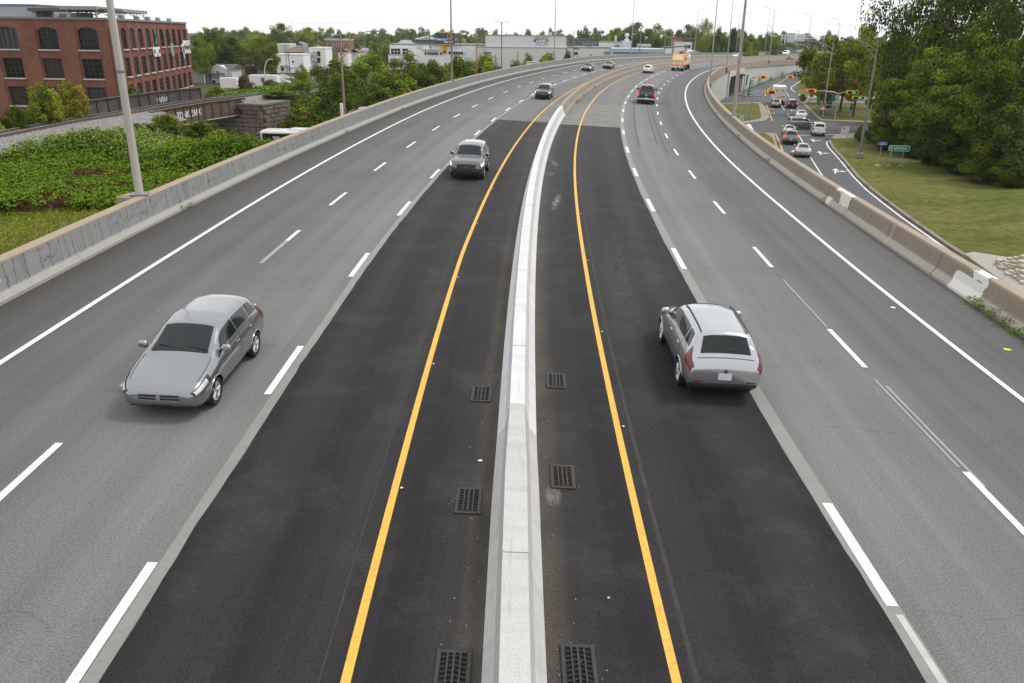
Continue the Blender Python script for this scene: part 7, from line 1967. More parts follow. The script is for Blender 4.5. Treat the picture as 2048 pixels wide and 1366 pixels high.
GP = 'tall light masts along the left parapet'
def on_par(s, side, d=.15):
    return hV(s, float(off('LB', s)) - .46 - d) + Vector((0, 0, 1.13)) if side < 0 else hV(s, float(off('RB', s)) + .48 + d) + Vector((0, 0, .98))
p = on_par(32.3, -1, .18); lamp(p, 15.5, 'thick weathered white light mast standing on the left parapet nearest the viewer', 4, tang(32) + math.pi / 2, .17, .09, M('weathered_white_pole', (.42, .40, .36), .6, .22, 1.3, stretch=(4, 4, .3)), GP, rise=1.6)
hb = thing('pole_base_block', 'tan concrete block behind the left parapet carrying the nearest white mast', 'concrete block', (p.x - .25, p.y + .02, p.z - .55)); MB().box((0, 0, .25), (1.0, 1.0, .55), .02, rz=-tang(32)).build('block', M('tan_block', (.30, .25, .19), .9, .12, 1), hb)
for s, lab in ((101.4, 'brown and white light mast on the left parapet in front of the office building'), (167.9, 'slender light mast on the left parapet before the grey warehouse'), (236, 'slender mast on the left parapet before the pale blue hall')):
    lamp(on_par(s, -1, -.02), 14.8, lab, 4, tang(s) + math.pi / 2, .13, .055, RUSTY if s == 101.4 else GALV, GP, rise=1.4, seams=False)
for px_, Y, lab in ((1388, 275, 'distant mast on the left parapet behind the flatbed truck'), (1471, 320, 'distant mast left of the tall right mast behind the far parapet'), (1529, 372, 'distant mast on the far left parapet by the gantry')):
    s_ = s_at(px_, -15.6); lamp(on_par(s_, -1, 0), 14.2, lab, 4.2, tang(s_) + math.pi / 2, .12, .05, GALV, GP, rise=1.3, seams=False)
GPR = 'tall light masts along the right parapet'
p = on_par(80.3, 1, .1); lamp(p, 15.2, 'tall weathered light mast standing on the right parapet nearest the viewer', 4, tang(80) - math.pi / 2, .19, .07, M('weathered_brown_pole', (.32, .285, .245), .65, .25, 1.3, stretch=(4, 4, .3)), GPR, rise=1.5)
MB_ = thing('pole_base_block', 'small tan concrete block on the right parapet under the nearest right mast', 'concrete block', (p.x, p.y, p.z - .02)); MB().box((0, 0, -.22), (.6, .6, .5), .03, rz=-tang(80)).build('block', M('tan_block', None), MB_)
for s, lab in ((134.5, 'light mast bracketed to the right parapet by the underpass portal'), (193, 'light mast bracketed to the right parapet just past the portal')):
    lamp(on_par(s, 1, .25) + Vector((0, 0, -.5)), 15.2, lab, 4.2, tang(s) - math.pi / 2, .13, .05, GALV, GPR, rise=1.5, bracket=1.0, seams=False)
for s, lab in ((268, 'distant light mast on the right parapet before the sign gantry'), (318, 'distant light mast on the right parapet by the far gantry'), (366, 'distant light mast behind the island trees on the right parapet')):
    lamp(on_par(s, 1, .2), 14.6, lab, 4.2, tang(s) - math.pi / 2, .13, .05, GALV, GPR, rise=1.4, bracket=.8, seams=False)
random.seed(2)
for px_, top, Y in ((1660, 44, 470), (1682, 46, 520), (1705, 48, 560), (1545, 50, 470), (1600, 60, 520)):
    q = Yq(px_, top, Y); lamp((q.x, Y, 4), max(6, q.z - 4), 'one of the thin faraway lamp posts beyond the sign gantry', 4.5, -math.pi / 2, .12, .05, GALV, 'thin lamp posts beyond the gantry', rise=1.2, seams=False)
# lower street lamps
q = G(1718, 319); lamp((q.x, q.y, .2), 12.6, 'grey street lamp with long double arm on the big right lawn', 3.4, -R(82), .155, .075, GALV_D, plinth=(.62, .2), rise=1.3, seams=False, name='street_lamp', cat='street lamp')
hb = thing('lamp_base', 'square concrete foot of the grey street lamp on the lawn', 'concrete block', (q.x, q.y, .16)); MB().box((0, 0, .3), (.75, .75, .62), .08).build('block', M('lamp_foot', (.24, .22, .19), .9, .15, 1.5), hb)
q = G(1645, 236); lamp((q.x, q.y, .16), 12.2, 'grey street lamp at the near corner of the right island', 4.0, -R(75), .14, .075, GALV, rise=1.3, seams=False, name='street_lamp', cat='street lamp')
for px_, py_, top, lab, az in ((1606, 190, 85, 'thin lamp post by the ramp in front of the retaining wall', -90), (1590, 170, 88, 'thin pale lamp post on the nose of the far island', -90)):
    q = G(px_, py_); lamp((q.x, q.y, .1), 11.5, lab, 4, R(az), .11, .06, GALV, rise=1.2, seams=False, name='street_lamp', cat='street lamp')
q = Yq(690, 232, 80); lamp((q.x, 80, 0), Yq(683, 67, 80).z, 'rusty street lamp with a double curved arm behind the left parapet', 3.0, R(75), .14, .085, RUSTY, rise=1.6, name='street_lamp', cat='street lamp')
q = Yq(953, 150, 128); lamp((q.x, 128, 0), Yq(954, 66, 128).z, 'dark street lamp with a curved arm by the grey warehouse corner', 2.6, R(80), .12, .07, RUSTY, rise=1.3, seams=False, name='street_lamp', cat='street lamp')
q = Yq(1003, 133, 200); lamp((q.x, 200, 0), Yq(1003, 44, 200).z, 'tall brown pole with a flat double lamp in front of the warehouse', 1.0, R(90), .16, .12, RUSTY, rise=.2, double=True, seams=False, name='street_lamp', cat='street lamp')
for px_, py_, top, Y, lab in ((526, 150, 118, 170, 'white curved street lamp in front of the white trailer'), (622, 145, 112, 250, 'white curved street lamp beside the pointed tree')):
    q = Yq(px_, top, Y); t = thing('street_lamp', lab, 'street lamp', (q.x, Y, 0)); hh = q.z
    MB().tube([(0, 0, 0), (0, 0, hh * .55), (.15, 0, hh * .78), (.6, 0, hh * .93), (1.3, 0, hh)], [.14, .12, .1, .09, .08], 8).build('pole', M('white_lamp_paint', (.72, .72, .72), .5, .06), t, True)
    MB().box((1.6, 0, hh - .02), (.7, .28, .14), .05).build('lamp_head', M('white_lamp_paint', None), t, True)
# utility poles
for px_, base, top, Y, lab in ((518, 148, 112, 245, 'utility pole by the brown porch'), (570, 150, 88, 285, 'utility pole in front of the white duplex'), (576, 158, 100, 230, 'dark utility pole before the parked cars'), (603, 125, 85, 320, 'utility pole right of the white duplex'), (632, 112, 88, 330, 'utility pole before the white stair block'), (658, 105, 84, 400, 'utility pole before the red brick block'), (668, 100, 80, 430, 'second utility pole before the red brick block'), (703, 104, 76, 430, 'utility pole right of the red brick block'), (717, 102, 74, 460, 'utility pole along the far left street'), (730, 100, 73, 490, 'further utility pole along the far left street'), (738, 99, 73, 520, 'utility pole with white disc in the far left street'), (747, 98, 73, 560, 'farthest utility pole of the left street'), (828, 89, 72, 400, 'pole above the roof of the office building'), (927, 90, 73, 400, 'white pole right of the billboard'), (1035, 124, 101, 260, 'short dark pole before the warehouse wall'), (991, 134, 109, 230, 'dark post with a white foot before the warehouse'), (1148, 118, 62, 250, 'pole at the left end of the garage'), (1282, 106, 60, 300, 'pole behind the parapet by the blue hall'), (1332, 107, 60, 300, 'wooden pole at the right end of the blue hall'), (1372, 107, 90, 330, 'pale pole behind the flatbed truck'), (1395, 108, 85, 340, 'pale pole right of the white dome')):
    q = Yq(px_, top, Y); t = thing('utility_pole', lab, 'utility pole', (q.x, Y, 0)); hh = q.z
    r_ = .17 if Y < 300 else .2
    MB().tube([(0, 0, 0), (0, 0, hh)], [r_, r_ * .7], 7).build('pole', WOODP if Y > 200 else M('dark_pole', (.05, .045, .045), .7, .1), t, True)
    if hh > 8 and px_ < 760:
        ca = MB(); ca.box((0, 0, hh - .5), (2.4, .14, .14)); ca.box((0, 0, hh - 1.3), (1.6, .12, .12)); ca.build('cross_arm', WOODP, t)
        iz = MB()
        for x in (-1.1, -.5, .5, 1.1): iz.lathe([(.06, 0), (.07, .2), (0, .24)], 6, (x, 0, hh - .43))
        iz.build('insulators', M('pale_insulator', (.5, .5, .5), .4, 0), t)
wr_ = thing('overhead_wires', 'thin overhead wires between the left town utility poles', 'wires', (0, 0, 0))
wm = MB()
def sag(a, b_, d):
    wm.tube([a.lerp(b_, u) + Vector((0, 0, -4 * d * u * (1 - u))) for u in np.linspace(0, 1, 7)], .025, 4, False)
P_ = [Yq(x, y, Y) for x, y, Y in ((490, 118, 240), (518, 113, 245), (570, 90, 285), (603, 86, 320), (632, 90, 330), (658, 86, 400), (703, 78, 430), (747, 75, 560))]
for a, b_ in zip(P_[:-1], P_[1:]):
    for dz in (0, -.8, -2.6): sag(a + Vector((0, 0, dz)), b_ + Vector((0, 0, dz)), .6)
wm.build('wires', M('black_wire', (.05, .05, .05), .6, 0), wr_)
# thick white post, warning pole, triangular sign and horizontal signal near the bus street
q = Yq(686, 228, 82); t = thing('white_post', 'short white rounded post beside the rusty street lamp', 'post', (q.x - .1, 82, 0)); MB().tube([(0, 0, 0), (0, 0, Yq(684, 208, 82).z), (0, 0, Yq(684, 206.5, 82).z)], [.16, .16, .07], 10).build('post', M('white_lamp_paint', None), t, True)
q = Yq(566, 200, 112); t = thing('marker_post', 'thin white marker post with a red top beside the railway', 'post', (q.x, 112, 2)); zt_ = Yq(566, 190.5, 112).z - 2; MB().tube([(0, 0, 0), (.12, 0, zt_ - .3)], .07, 6).build('post', M('white_lamp_paint', None), t); MB().tube([(.12, 0, zt_ - .3), (.13, 0, zt_)], .08, 6).build('top', M('red_metal', None), t)
t = thing('signal_back', 'grey horizontal traffic signal seen from behind on a curved bracket, left parapet', 'traffic light', (0, 0, 0)); a, b_ = Yq(717, 219, 84), Yq(742, 217, 84)
bx = MB(); bx.tube([a, a.lerp(b_, .06), b_.lerp(a, .06), b_], [.12, .22, .22, .12], 10); bx.build('housing', M('signal_grey', (.42, .43, .45), .5, .08), t, True)
ar_ = MB(); ar_.tube([Yq(693, 234, 82), Yq(697, 225, 83), Yq(706, 219.5, 84), a], .05, 6); ar_.tube([Yq(697, 234, 82), Yq(701, 227, 83), Yq(708, 222, 84), a], .05, 6); ar_.build('bracket', GALV_D, t, True)
q = Yq(552, 274, 90); t = thing('yield_sign', 'grey back of a triangular give way sign before the bus', 'road sign', (q.x, 90, 0)); zt_ = Yq(552, 274, 90).z
MB().add([(-.42, 0, zt_ + .05), (.42, 0, zt_ + .05), (0, 0, zt_ - .72), (-.42, .03, zt_ + .05), (.42, .03, zt_ + .05), (0, .03, zt_ - .72)], [(0, 1, 2), (3, 4, 5), (0, 1, 4, 3), (1, 2, 5, 4), (2, 0, 3, 5)]).build('plate', M('sign_back_grey', (.50, .51, .52), .45, .05, metal=.3), t)
MB().tube([(0, .06, 0), (0, .06, zt_)], .035, 6).build('post', GALV, t)
# box of a truck just over the far left parapet, and the dark skip
q0, q1 = Yq(1053, 134, 178), Yq(1073, 124, 178); t = thing('truck_box', 'white truck box with a small red emblem showing over the left parapet', 'truck', ((q0.x + q1.x) / 2, 178, 0))
MB().box((0, 1.5, q1.z / 2 + .35), (q1.x - q0.x, 3, q1.z - .7), .06).build('box', WB, t); MB().box((0, -.02, q1.z - .04), (q1.x - q0.x, .06, .12)).build('trim', M('navy_sign', None), t)
MB().add([(-.9, -.03, q1.z - 1.1), (-.5, -.03, q1.z - 1.1), (-.7, -.03, q1.z - .5)], [(0, 1, 2)]).build('emblem', M('red_decal', None), t)
q0, q1 = Yq(989, 140, 150), Yq(1003, 134.5, 150); t = thing('skip', 'dark brown waste container behind the left parapet', 'container', ((q0.x + q1.x) / 2, 150, 0)); MB().box((0, .8, q1.z / 2), (q1.x - q0.x, 1.5, q1.z), .05).build('body', M('dark_brown_steel', (.05, .035, .03), .7, .2), t)
for x in (-.3, .25): MB().box((x, .03, q1.z - .4), (.18, .03, .36)).build('marking', M('pale_sign', None), t)
# ---- traffic signals (horizontal, yellow backplates)
SIGY = M('signal_yellow', (.95, .47, .010), .45, .03)
RED_L = M('lit_red_lens', (.6, .03, .02), .3, 0, emit=(1, .16, .06, 2.5)); GRN_L = M('lit_green_lens', (.0, .4, .25), .3, 0, emit=(.05, .9, .42, 1.1)); OFF_L = M('dark_lens', (.02, .02, .02), .3, 0)
def signal_head(t, p, lit, yaw=0.0, L=1.95):
    rt = (0, 0, yaw)
    MB().prism([(-L / 2 - .06, -.16), (-L / 2 + .12, -.34), (L / 2 - .12, -.34), (L / 2 + .06, -.16), (L / 2 + .06, .16), (L / 2 - .12, .34), (-L / 2 + .12, .34), (-L / 2 - .06, .16)], -.02, .16).build('backplate', SIGY, t, loc=p, rot=(R(90), 0, yaw))
    f = Vector((math.sin(yaw), -math.cos(yaw), 0))
    ho = MB().box((0, 0, 0), (L - .34, .2, .36), .03).build('housing', BLACKP, t, loc=Vector(p) + f * .17, rot=rt)
    for k in range(5):
        x = (k - 2) * (L - .5) / 4.6
        ln = MB(); ln.lathe([(0, .0), (.115, .0), (.125, .02), (.10, .03), (0, .035)], 12, (x, 0, 0), 'y')
        lit_k = (lit == 'red' and k in (0, 4)) or (lit == 'green' and k in (2, 3))
        ln.build('lens', RED_L if (lit == 'red' and lit_k) else GRN_L if lit_k else OFF_L, ho, True, loc=(0, -.14, 0))
        vz = MB(); vz.lathe([(.14, -.12), (.14, .0)], 12, (x, 0, 0), 'y', cap=False); vz.build('visor', BLACKP, ho, loc=(0, -.10, 0))
def signal(label, base, heads, mast_h=None, z0=.16, m=GALV, extra=True):
    """base: pole foot (photo point); heads: list of (px, py, lit) at the mast's own distance"""
    q = G(base[0], base[1], z0); t = thing('traffic_signal', label, 'traffic light', (q.x, q.y, z0))
    hs = [(Yq(hx, hy, q.y), lit) for hx, hy, lit in heads]
    top = max(p_.z for p_, _ in hs) - .55
    MB().tube([(0, 0, 0), (0, 0, top * .6), (0, 0, top)], [.13, .11, .09], 10).build('mast', m, t, True)
    am = MB()
    for p_, lit in hs:
        v = p_ - Vector((q.x, q.y, z0)); sg = 1 if v.x > 0 else -1
        e = Vector((v.x - sg * .95, v.y, v.z))
        am.tube([(0, 0, top - .1), (e.x * .25, 0, top + (v.z - top) * .62), (e.x * .6, 0, v.z - .02), (e.x, 0, v.z)], [.07, .065, .055, .05], 7)
        am.tube([(0, 0, top - .9), (e.x * .3, 0, top - .2 + (v.z - top) * .4), (e.x * .62, 0, v.z - .08)], .04, 6)
        am.tube([(e.x, 0, v.z), (v.x + sg * .0, 0, v.z)], .045, 6)
    am.build('arm', m, t, True)
    for p_, lit in hs: signal_head(t, p_ - Vector((q.x, q.y, z0)) + Vector((0, -.22, 0)), lit, yaw=0.1)
    return t
signal('red traffic signal on a curved arm at the left lawn of the intersection', (1499.5, 238), [(1541, 184, 'red')])
signal('signal mast on the right island with one red and one green head', (1669, 240), [(1620, 181.5, 'red'), (1703, 184.5, 'green')])
signal('traffic signal at the right edge of the island with a green head', (1748, 243), [(1715, 195.5, 'green')])
signal('far red traffic signal on a dark curved mast by the retaining wall', (1497, 192), [(1525, 154, 'red')], m=M('dark_mast', (.05, .05, .05), .5, .1))
signal('far red traffic signal reaching out from the island trees', (1628, 186), [(1579, 154, 'red')])
q = G(1484, 201); t = thing('side_signal', 'dark traffic signal on a grey pole in front of the underpass', 'traffic light', (q.x, q.y, 0)); MB().tube([(0, 0, 0), (.1, 0, 5.4)], [.1, .07], 8).build('mast', GALV_D, t, True); MB().box((-.35, -.1, 5.3), (.8, .3, .36), .05).build('housing', BLACKP, t); MB().tube([(.1, 0, 5.2), (-.3, 0, 5.3)], .04, 6).build('arm', GALV_D, t)
q = G(1488, 200); t = thing('street_name_sign', 'tall green street name sign edge on before the underpass', 'street sign', (q.x + .2, q.y, 0)); MB().box((0, 0, 4.2), (.5, .04, 2.4), .01, rz=R(40), ry=R(8)).build('plate', M('sign_green', (.0, .21, .13), .45, .05), t); MB().tube([(-.3, 0, 0), (-.2, 0, 5.2)], .05, 6).build('post', GALV_D, t)
link('lettering', text_mesh('BOURG', .42, .002), SGN, t, (-.02, -.04, 4.2), (R(90), R(-82), R(40)))
# ---- road signs
SG_G = M('sign_green', None); SG_B = M('sign_blue', (.03, .14, .42), .45, .05); SG_W = M('sign_white', (.78, .78, .78), .5, .03); SG_K = M('sign_black', (.015, .015, .016), .5, 0); SG_R = M('sign_red', (.55, .03, .03), .5, 0)
def arrow_mesh(s=1.0, bend=False):
    mb = MB(); pts = [(-.09, -.5), (.09, -.5), (.09, .08), (.3, .08), (0, .5), (-.3, .08), (-.09, .08)]
    mb.prism([(x * s, y * s) for x, y in pts], 0, .012); return mb.mesh('arrow')
def panel(label, base, x0, y0, x1, y1, m, border=None, posts=(.2, .8), z0=.16, yaw=0.0, name='road_sign', cat='road sign', thick=.05, round_=.0, foot=False):
    q = G(base[0], base[1], z0); Y = q.y
    a, b_ = Yq(x0, y1, Y), Yq(x1, y0, Y); cx = (a.x + b_.x) / 2
    t = thing(name, label, cat, (cx, Y, z0), yaw)
    W, Hh, zc = b_.x - a.x, b_.z - a.z, (a.z + b_.z) / 2 - z0
    def rr(w_, h_, r_):
        if r_ <= 0: return [(-w_ / 2, -h_ / 2), (w_ / 2, -h_ / 2), (w_ / 2, h_ / 2), (-w_ / 2, h_ / 2)]
        out = []
        for sx, sy, a0 in ((1, -1, -90), (1, 1, 0), (-1, 1, 90), (-1, -1, 180)):
            for k in range(5): an = R(a0 + 22.5 * k); out.append((sx * (w_ / 2 - r_) + r_ * math.cos(an), sy * (h_ / 2 - r_) + r_ * math.sin(an)))
        return out
    MB().prism(rr(W, Hh, round_), 0, thick).build('plate', border or m, t, loc=(0, -.02, zc), rot=(R(90), 0, 0))
    if border: MB().prism(rr(W * .965, Hh - W * .035, max(0, round_ - W * .02)), 0, .012).build('face', m, t, loc=(0, -.02 - thick, zc), rot=(R(90), 0, 0))
    for u in posts:
        MB().tube([(W * (u - .5), .06, 0), (W * (u - .5), .06, zc + Hh * .3)], .05 if W > 1.2 else .04, 6).build('post', GALV, t)
        if foot: MB().box((W * (u - .5), .06, .05), (.5, .5, .16), .03).build('footing', KERB, t)
    return t, W, Hh, zc, -.02 - thick - .014
def put(t, me, m, x, z, y, rot=0.0, nm='lettering'): return link(nm, me, m, t, (x, y, z), (R(90), rot, 0))
t, W, Hh, zc, yf = panel('green CENTRE-VILLE direction sign on two posts on the big right lawn', (1792, 333), 1777, 291.5, 1819.5, 302, SG_G, SG_W, (.16, .75), round_=.12, foot=True, yaw=R(-4))
put(t, text_mesh('CENTRE-VILLE', .21, .004, 'LEFT', .004), SG_W, -W * .27, zc, yf); put(t, arrow_mesh(.30), SG_W, -W * .38, zc, yf, 0, 'arrow')
t, W, Hh, zc, yf = panel('small blue street name plate on a thin post left of the green town sign', (1757.5, 340), 1757, 284, 1774.5, 290, SG_B, None, (.42,), yaw=R(-6))
put(t, text_mesh('RUE', .12, .003), SG_W, 0, zc + .08, yf); put(t, text_mesh('GEORGE-S', .14, .003), SG_W, 0, zc - .07, yf)
q = G(1754, 335); t = thing('rock', 'small flat pale stone on the lawn beside the blue plate', 'rock', (q.x, q.y, .16)); MB().box((0, 0, .06), (.55, .4, .16), .06, rz=.3).build('stone', M('pale_stone', None), t, True)
t, W, Hh, zc, yf = panel('white notice board with a red prohibition ring on two posts at the lawn corner', (1687, 283), 1681.5, 253.5, 1698.5, 266, SG_W, None, (.2, .85), z0=.2)
rg = MB(); rg.tube([(.15 * math.cos(a_), .15 * math.sin(a_), 0) for a_ in np.linspace(0, 6.283, 17)], .03, 5, False); rg.tube([(-.1, .1, 0), (.1, -.1, 0)], .025, 5); put(t, rg.mesh('ring'), SG_R, -W * .22, zc + Hh * .25, yf, 0, 'ring')
for k, tx in enumerate(('LIVRAISON', 'LOCALE', 'SEULEMENT')): put(t, text_mesh(tx, .12, .002), M('grey_lettering', (.3, .3, .3), .6, 0), W * .05, zc + .25 - .25 * k, yf)
t, W, Hh, zc, yf = panel('small white plate below the notice board at the lawn corner', (1680, 283), 1678, 267, 1685, 274.5, SG_W, None, (.5,), z0=.2)
t, W, Hh, zc, yf = panel('white board with blue lines at the left pavement behind the parapet', (1482, 252), 1478, 230, 1488, 243, M('dull_sign_white', (.55, .57, .6), .5, .05), None, (.1, .9), yaw=R(12))
for k in range(5): put(t, text_mesh('P 30 MIN', .11, .002), M('blue_lettering', (.08, .15, .35), .6, 0), 0, zc + .38 - .19 * k, yf)
for bx, by, x0, y0, x1, y1, lb in ((1498, 200, 1494.5, 181.5, 1502, 189, 'black and white no turn arrow sign left of the box truck'), (1623, 205, 1619, 185.5, 1627, 193.5, 'black and white no turn arrow sign on the right island')):
    t, W, Hh, zc, yf = panel(lb, (bx, by), x0, y0, x1, y1, SG_K, None, (.25, .75), yaw=R(4)); put(t, arrow_mesh(.55), SG_W, -.1, zc, yf, -R(90), 'arrow'); put(t, MB().box((.22, .0, 0), (.1, .5, .012)).mesh('bar'), SG_W, 0, zc, yf, 0, 'bar')
q = G(1616, 206); t = thing('control_cabinet', 'small white box post by the arrow sign on the island', 'cabinet', (q.x, q.y, .12)); MB().box((0, 0, .45), (.4, .3, .9), .03).build('box', SG_W, t)
t, W, Hh, zc, yf = panel('large green direction sign seen on the right island behind the masts', (1645, 215), 1632.5, 185, 1673, 203, SG_G, None, (.2, .85))
put(t, arrow_mesh(.7), SG_W, -W * .40, zc + .35, yf, 0, 'arrow'); put(t, text_mesh('P', .3, .002), SG_W, -W * .43, zc - .6, yf); put(t, text_mesh('CENTRE', .22, .002), SG_W, -W * .3, zc - .62, yf)
t, W, Hh, zc, yf = panel('blue attraction sign in front of the large green direction sign', (1656, 222), 1652, 180, 1664, 199, SG_B, None, (.3, .8)); 
for k in range(4): put(t, text_mesh(('MUSEE', 'PARC', 'PLAGE', 'GARE')[k], .22, .002), SG_W, 0, zc + .6 - .42 * k, yf)
t, W, Hh, zc, yf = panel('small blue question mark sign on the right island', (1638, 221), 1636, 202, 1641.5, 210.5, SG_B, None, (.3, .7)); put(t, text_mesh('?', .55, .002, bold=.01), SG_W, 0, zc, yf)
# election style posters: plain head and shoulders pictures
SKIN = M('poster_skin', (.50, .33, .25), .7, 0); SUIT = M('poster_suit', (.03, .04, .07), .7, 0)
def portrait(t, x, z, y, s, top=SUIT):
    b_ = MB(); b_.prism([(-.34 * s, -.5 * s), (.34 * s, -.5 * s), (.30 * s, -.22 * s), (.1 * s, -.12 * s), (-.1 * s, -.12 * s), (-.30 * s, -.22 * s)], 0, .006); put(t, b_.mesh('portrait'), top, x, z, y, 0, 'portrait')
    h_ = MB(); h_.prism([(.14 * s * math.cos(a_), .08 * s + .19 * s * math.sin(a_)) for a_ in np.linspace(0, 6.283, 13)[:-1]], 0, .012); put(t, h_.mesh('portrait'), SKIN, x, z, y, 0, 'portrait')
t, W, Hh, zc, yf = panel('red poster with a head and white shoulders tied to the island lamp post', (1645.5, 236.5), 1641.5, 206.5, 1650, 219, SG_R, None, (), name='poster', cat='poster'); portrait(t, 0, zc, yf, 1.0, SG_W)
t, W, Hh, zc, yf = panel('double dark poster with two portraits on the right island', (1657, 231), 1650.5, 203.5, 1664.5, 217, SG_K, SG_W, (.3, .72), name='poster', cat='poster'); portrait(t, -W * .23, zc, yf - .01, .95); portrait(t, W * .23, zc, yf - .01, .95)
put(t, MB().box((0, 0, 0), (W * .5, .16, .012)).mesh('strip'), M('teal_emblem', None), -W * .2, zc + Hh * .45, yf - .01, 0, 'strip')
t, W, Hh, zc, yf = panel('single dark poster with one portrait between the island tree trunks', (1704, 232), 1699.5, 207.5, 1709, 220.5, SUIT, None, (.3, .7), name='poster', cat='poster'); portrait(t, 0, zc + .1, yf, 1.1, SG_K); put(t, text_mesh('VOTE', .2, .002), SG_W, 0, zc - Hh * .4, yf - .01)
q = G(1704, 233); t = thing('wooden_frame', 'bare wooden frame standing around the single poster on the island', 'frame', (q.x, q.y + .2, .16)); fm = MB()
for x in (-1.35, 1.35): fm.box((x, 0, 1.05), (.07, .07, 2.2))
for z in (.15, .75, 2.1): fm.box((0, 0, z), (2.7, .05, .07))
fm.build('frame', M('raw_timber', (.35, .28, .19), .9, .1), t)
q = G(1666, 231); t = thing('control_cabinet', 'grey metal control cabinet beside the signal mast on the island', 'cabinet', (q.x, q.y, .16)); MB().box((0, 0, .75), (.62, .5, 1.5), .04).build('cabinet', M('cabinet_grey', (.32, .32, .31), .5, .08), t); MB().box((.33, -.05, .75), (.04, .38, 1.3)).build('door', M('cabinet_shade', (.08, .08, .08), .5, .05), t)  # dark side plate: the shaded side of the cabinet painted in
q = G(1744, 247); t = thing('meter_box', 'small white box on a stub post at the far kerb', 'cabinet', (q.x, q.y - 2.0, .16)); MB().box((0, 0, .95), (.36, .3, .7), .04).build('box', SG_W, t); MB().tube([(0, 0, 0), (0, 0, .7)], .05, 6).build('post', GALV_D, t)
q = G(1746, 244); t = thing('guy_wire_guard', 'pair of yellow guy wire guards rising to the right beside the white box', 'guy wires', (q.x, q.y, 0)); gy = MB(); gy.tube([(0, 0, .2), (1.15, 0, 2.3)], .06, 6); gy.tube([(.12, 0, .0), (1.35, 0, 1.9)], .06, 6); gy.build('guard', M('guard_yellow', (.85, .62, .02), .5, 0), t)
q = G(1758, 277, .1); t = thing('banner_post', 'slim post carrying a tall dark green panel before the wood', 'post', (q.x, q.y, .1)); zt_ = Yq(1766, 212, q.y).z - .1; MB().tube([(0, 0, 0), (.15, 0, zt_ * .5), (.28, 0, zt_)], .06, 8).build('post', M('white_lamp_paint', None), t)
MB().box((.36, -.08, zt_ * .74), (.36, .06, zt_ * .52), .02, ry=R(3)).build('panel', M('dark_green_panel', (.012, .04, .032), .4, .1), t); MB().box((.48, -.08, zt_ * 1.02), (.3, .05, .3), .02).build('cap', M('teal_emblem', None), t)
# sign gantry far right: two sign backs on a lattice beam
g0, g1 = Yq(1560, 104, 395), Yq(1645, 104, 420); ga_ = thing('sign_gantry', 'white lattice sign gantry with two grey sign backs over the far highway', 'gantry', (0, 0, 0)); zb_ = Yq(1600, 74, 405).z
gm_ = MB()
for p in (g0, g0 + Vector((1.6, 0, 0)), g1): gm_.tube([(p.x, p.y, 3), (p.x, p.y, zb_ + 1.2)], .3, 8)
A_, B_ = Vector((g0.x, g0.y, zb_)), Vector((g1.x, g1.y, zb_))
for dz in (-.7, .7):
    gm_.tube([A_ + Vector((0, 0, dz)), B_ + Vector((0, 0, dz))], .12, 5)
for k in range(18):
    gm_.tube([A_.lerp(B_, k / 18) + Vector((0, 0, -.7 if k % 2 else .7)), A_.lerp(B_, (k + 1) / 18) + Vector((0, 0, .7 if k % 2 else -.7))], .06, 4)
gm_.build('lattice', M('gantry_white', (.62, .63, .64), .5, .05), ga_)
for x0, x1, y0, y1 in ((1573.5, 1592, 66, 84), (1602.5, 1622.5, 68, 83)):
    a, b_ = Yq(x0, y1, 398), Yq(x1, y0, 398); MB().box(((a.x + b_.x) / 2, 398 + (x0 > 1600) * 8, (a.z + b_.z) / 2), (b_.x - a.x, .2, b_.z - a.z)).build('sign_back', M('sign_back_grey', None), ga_)
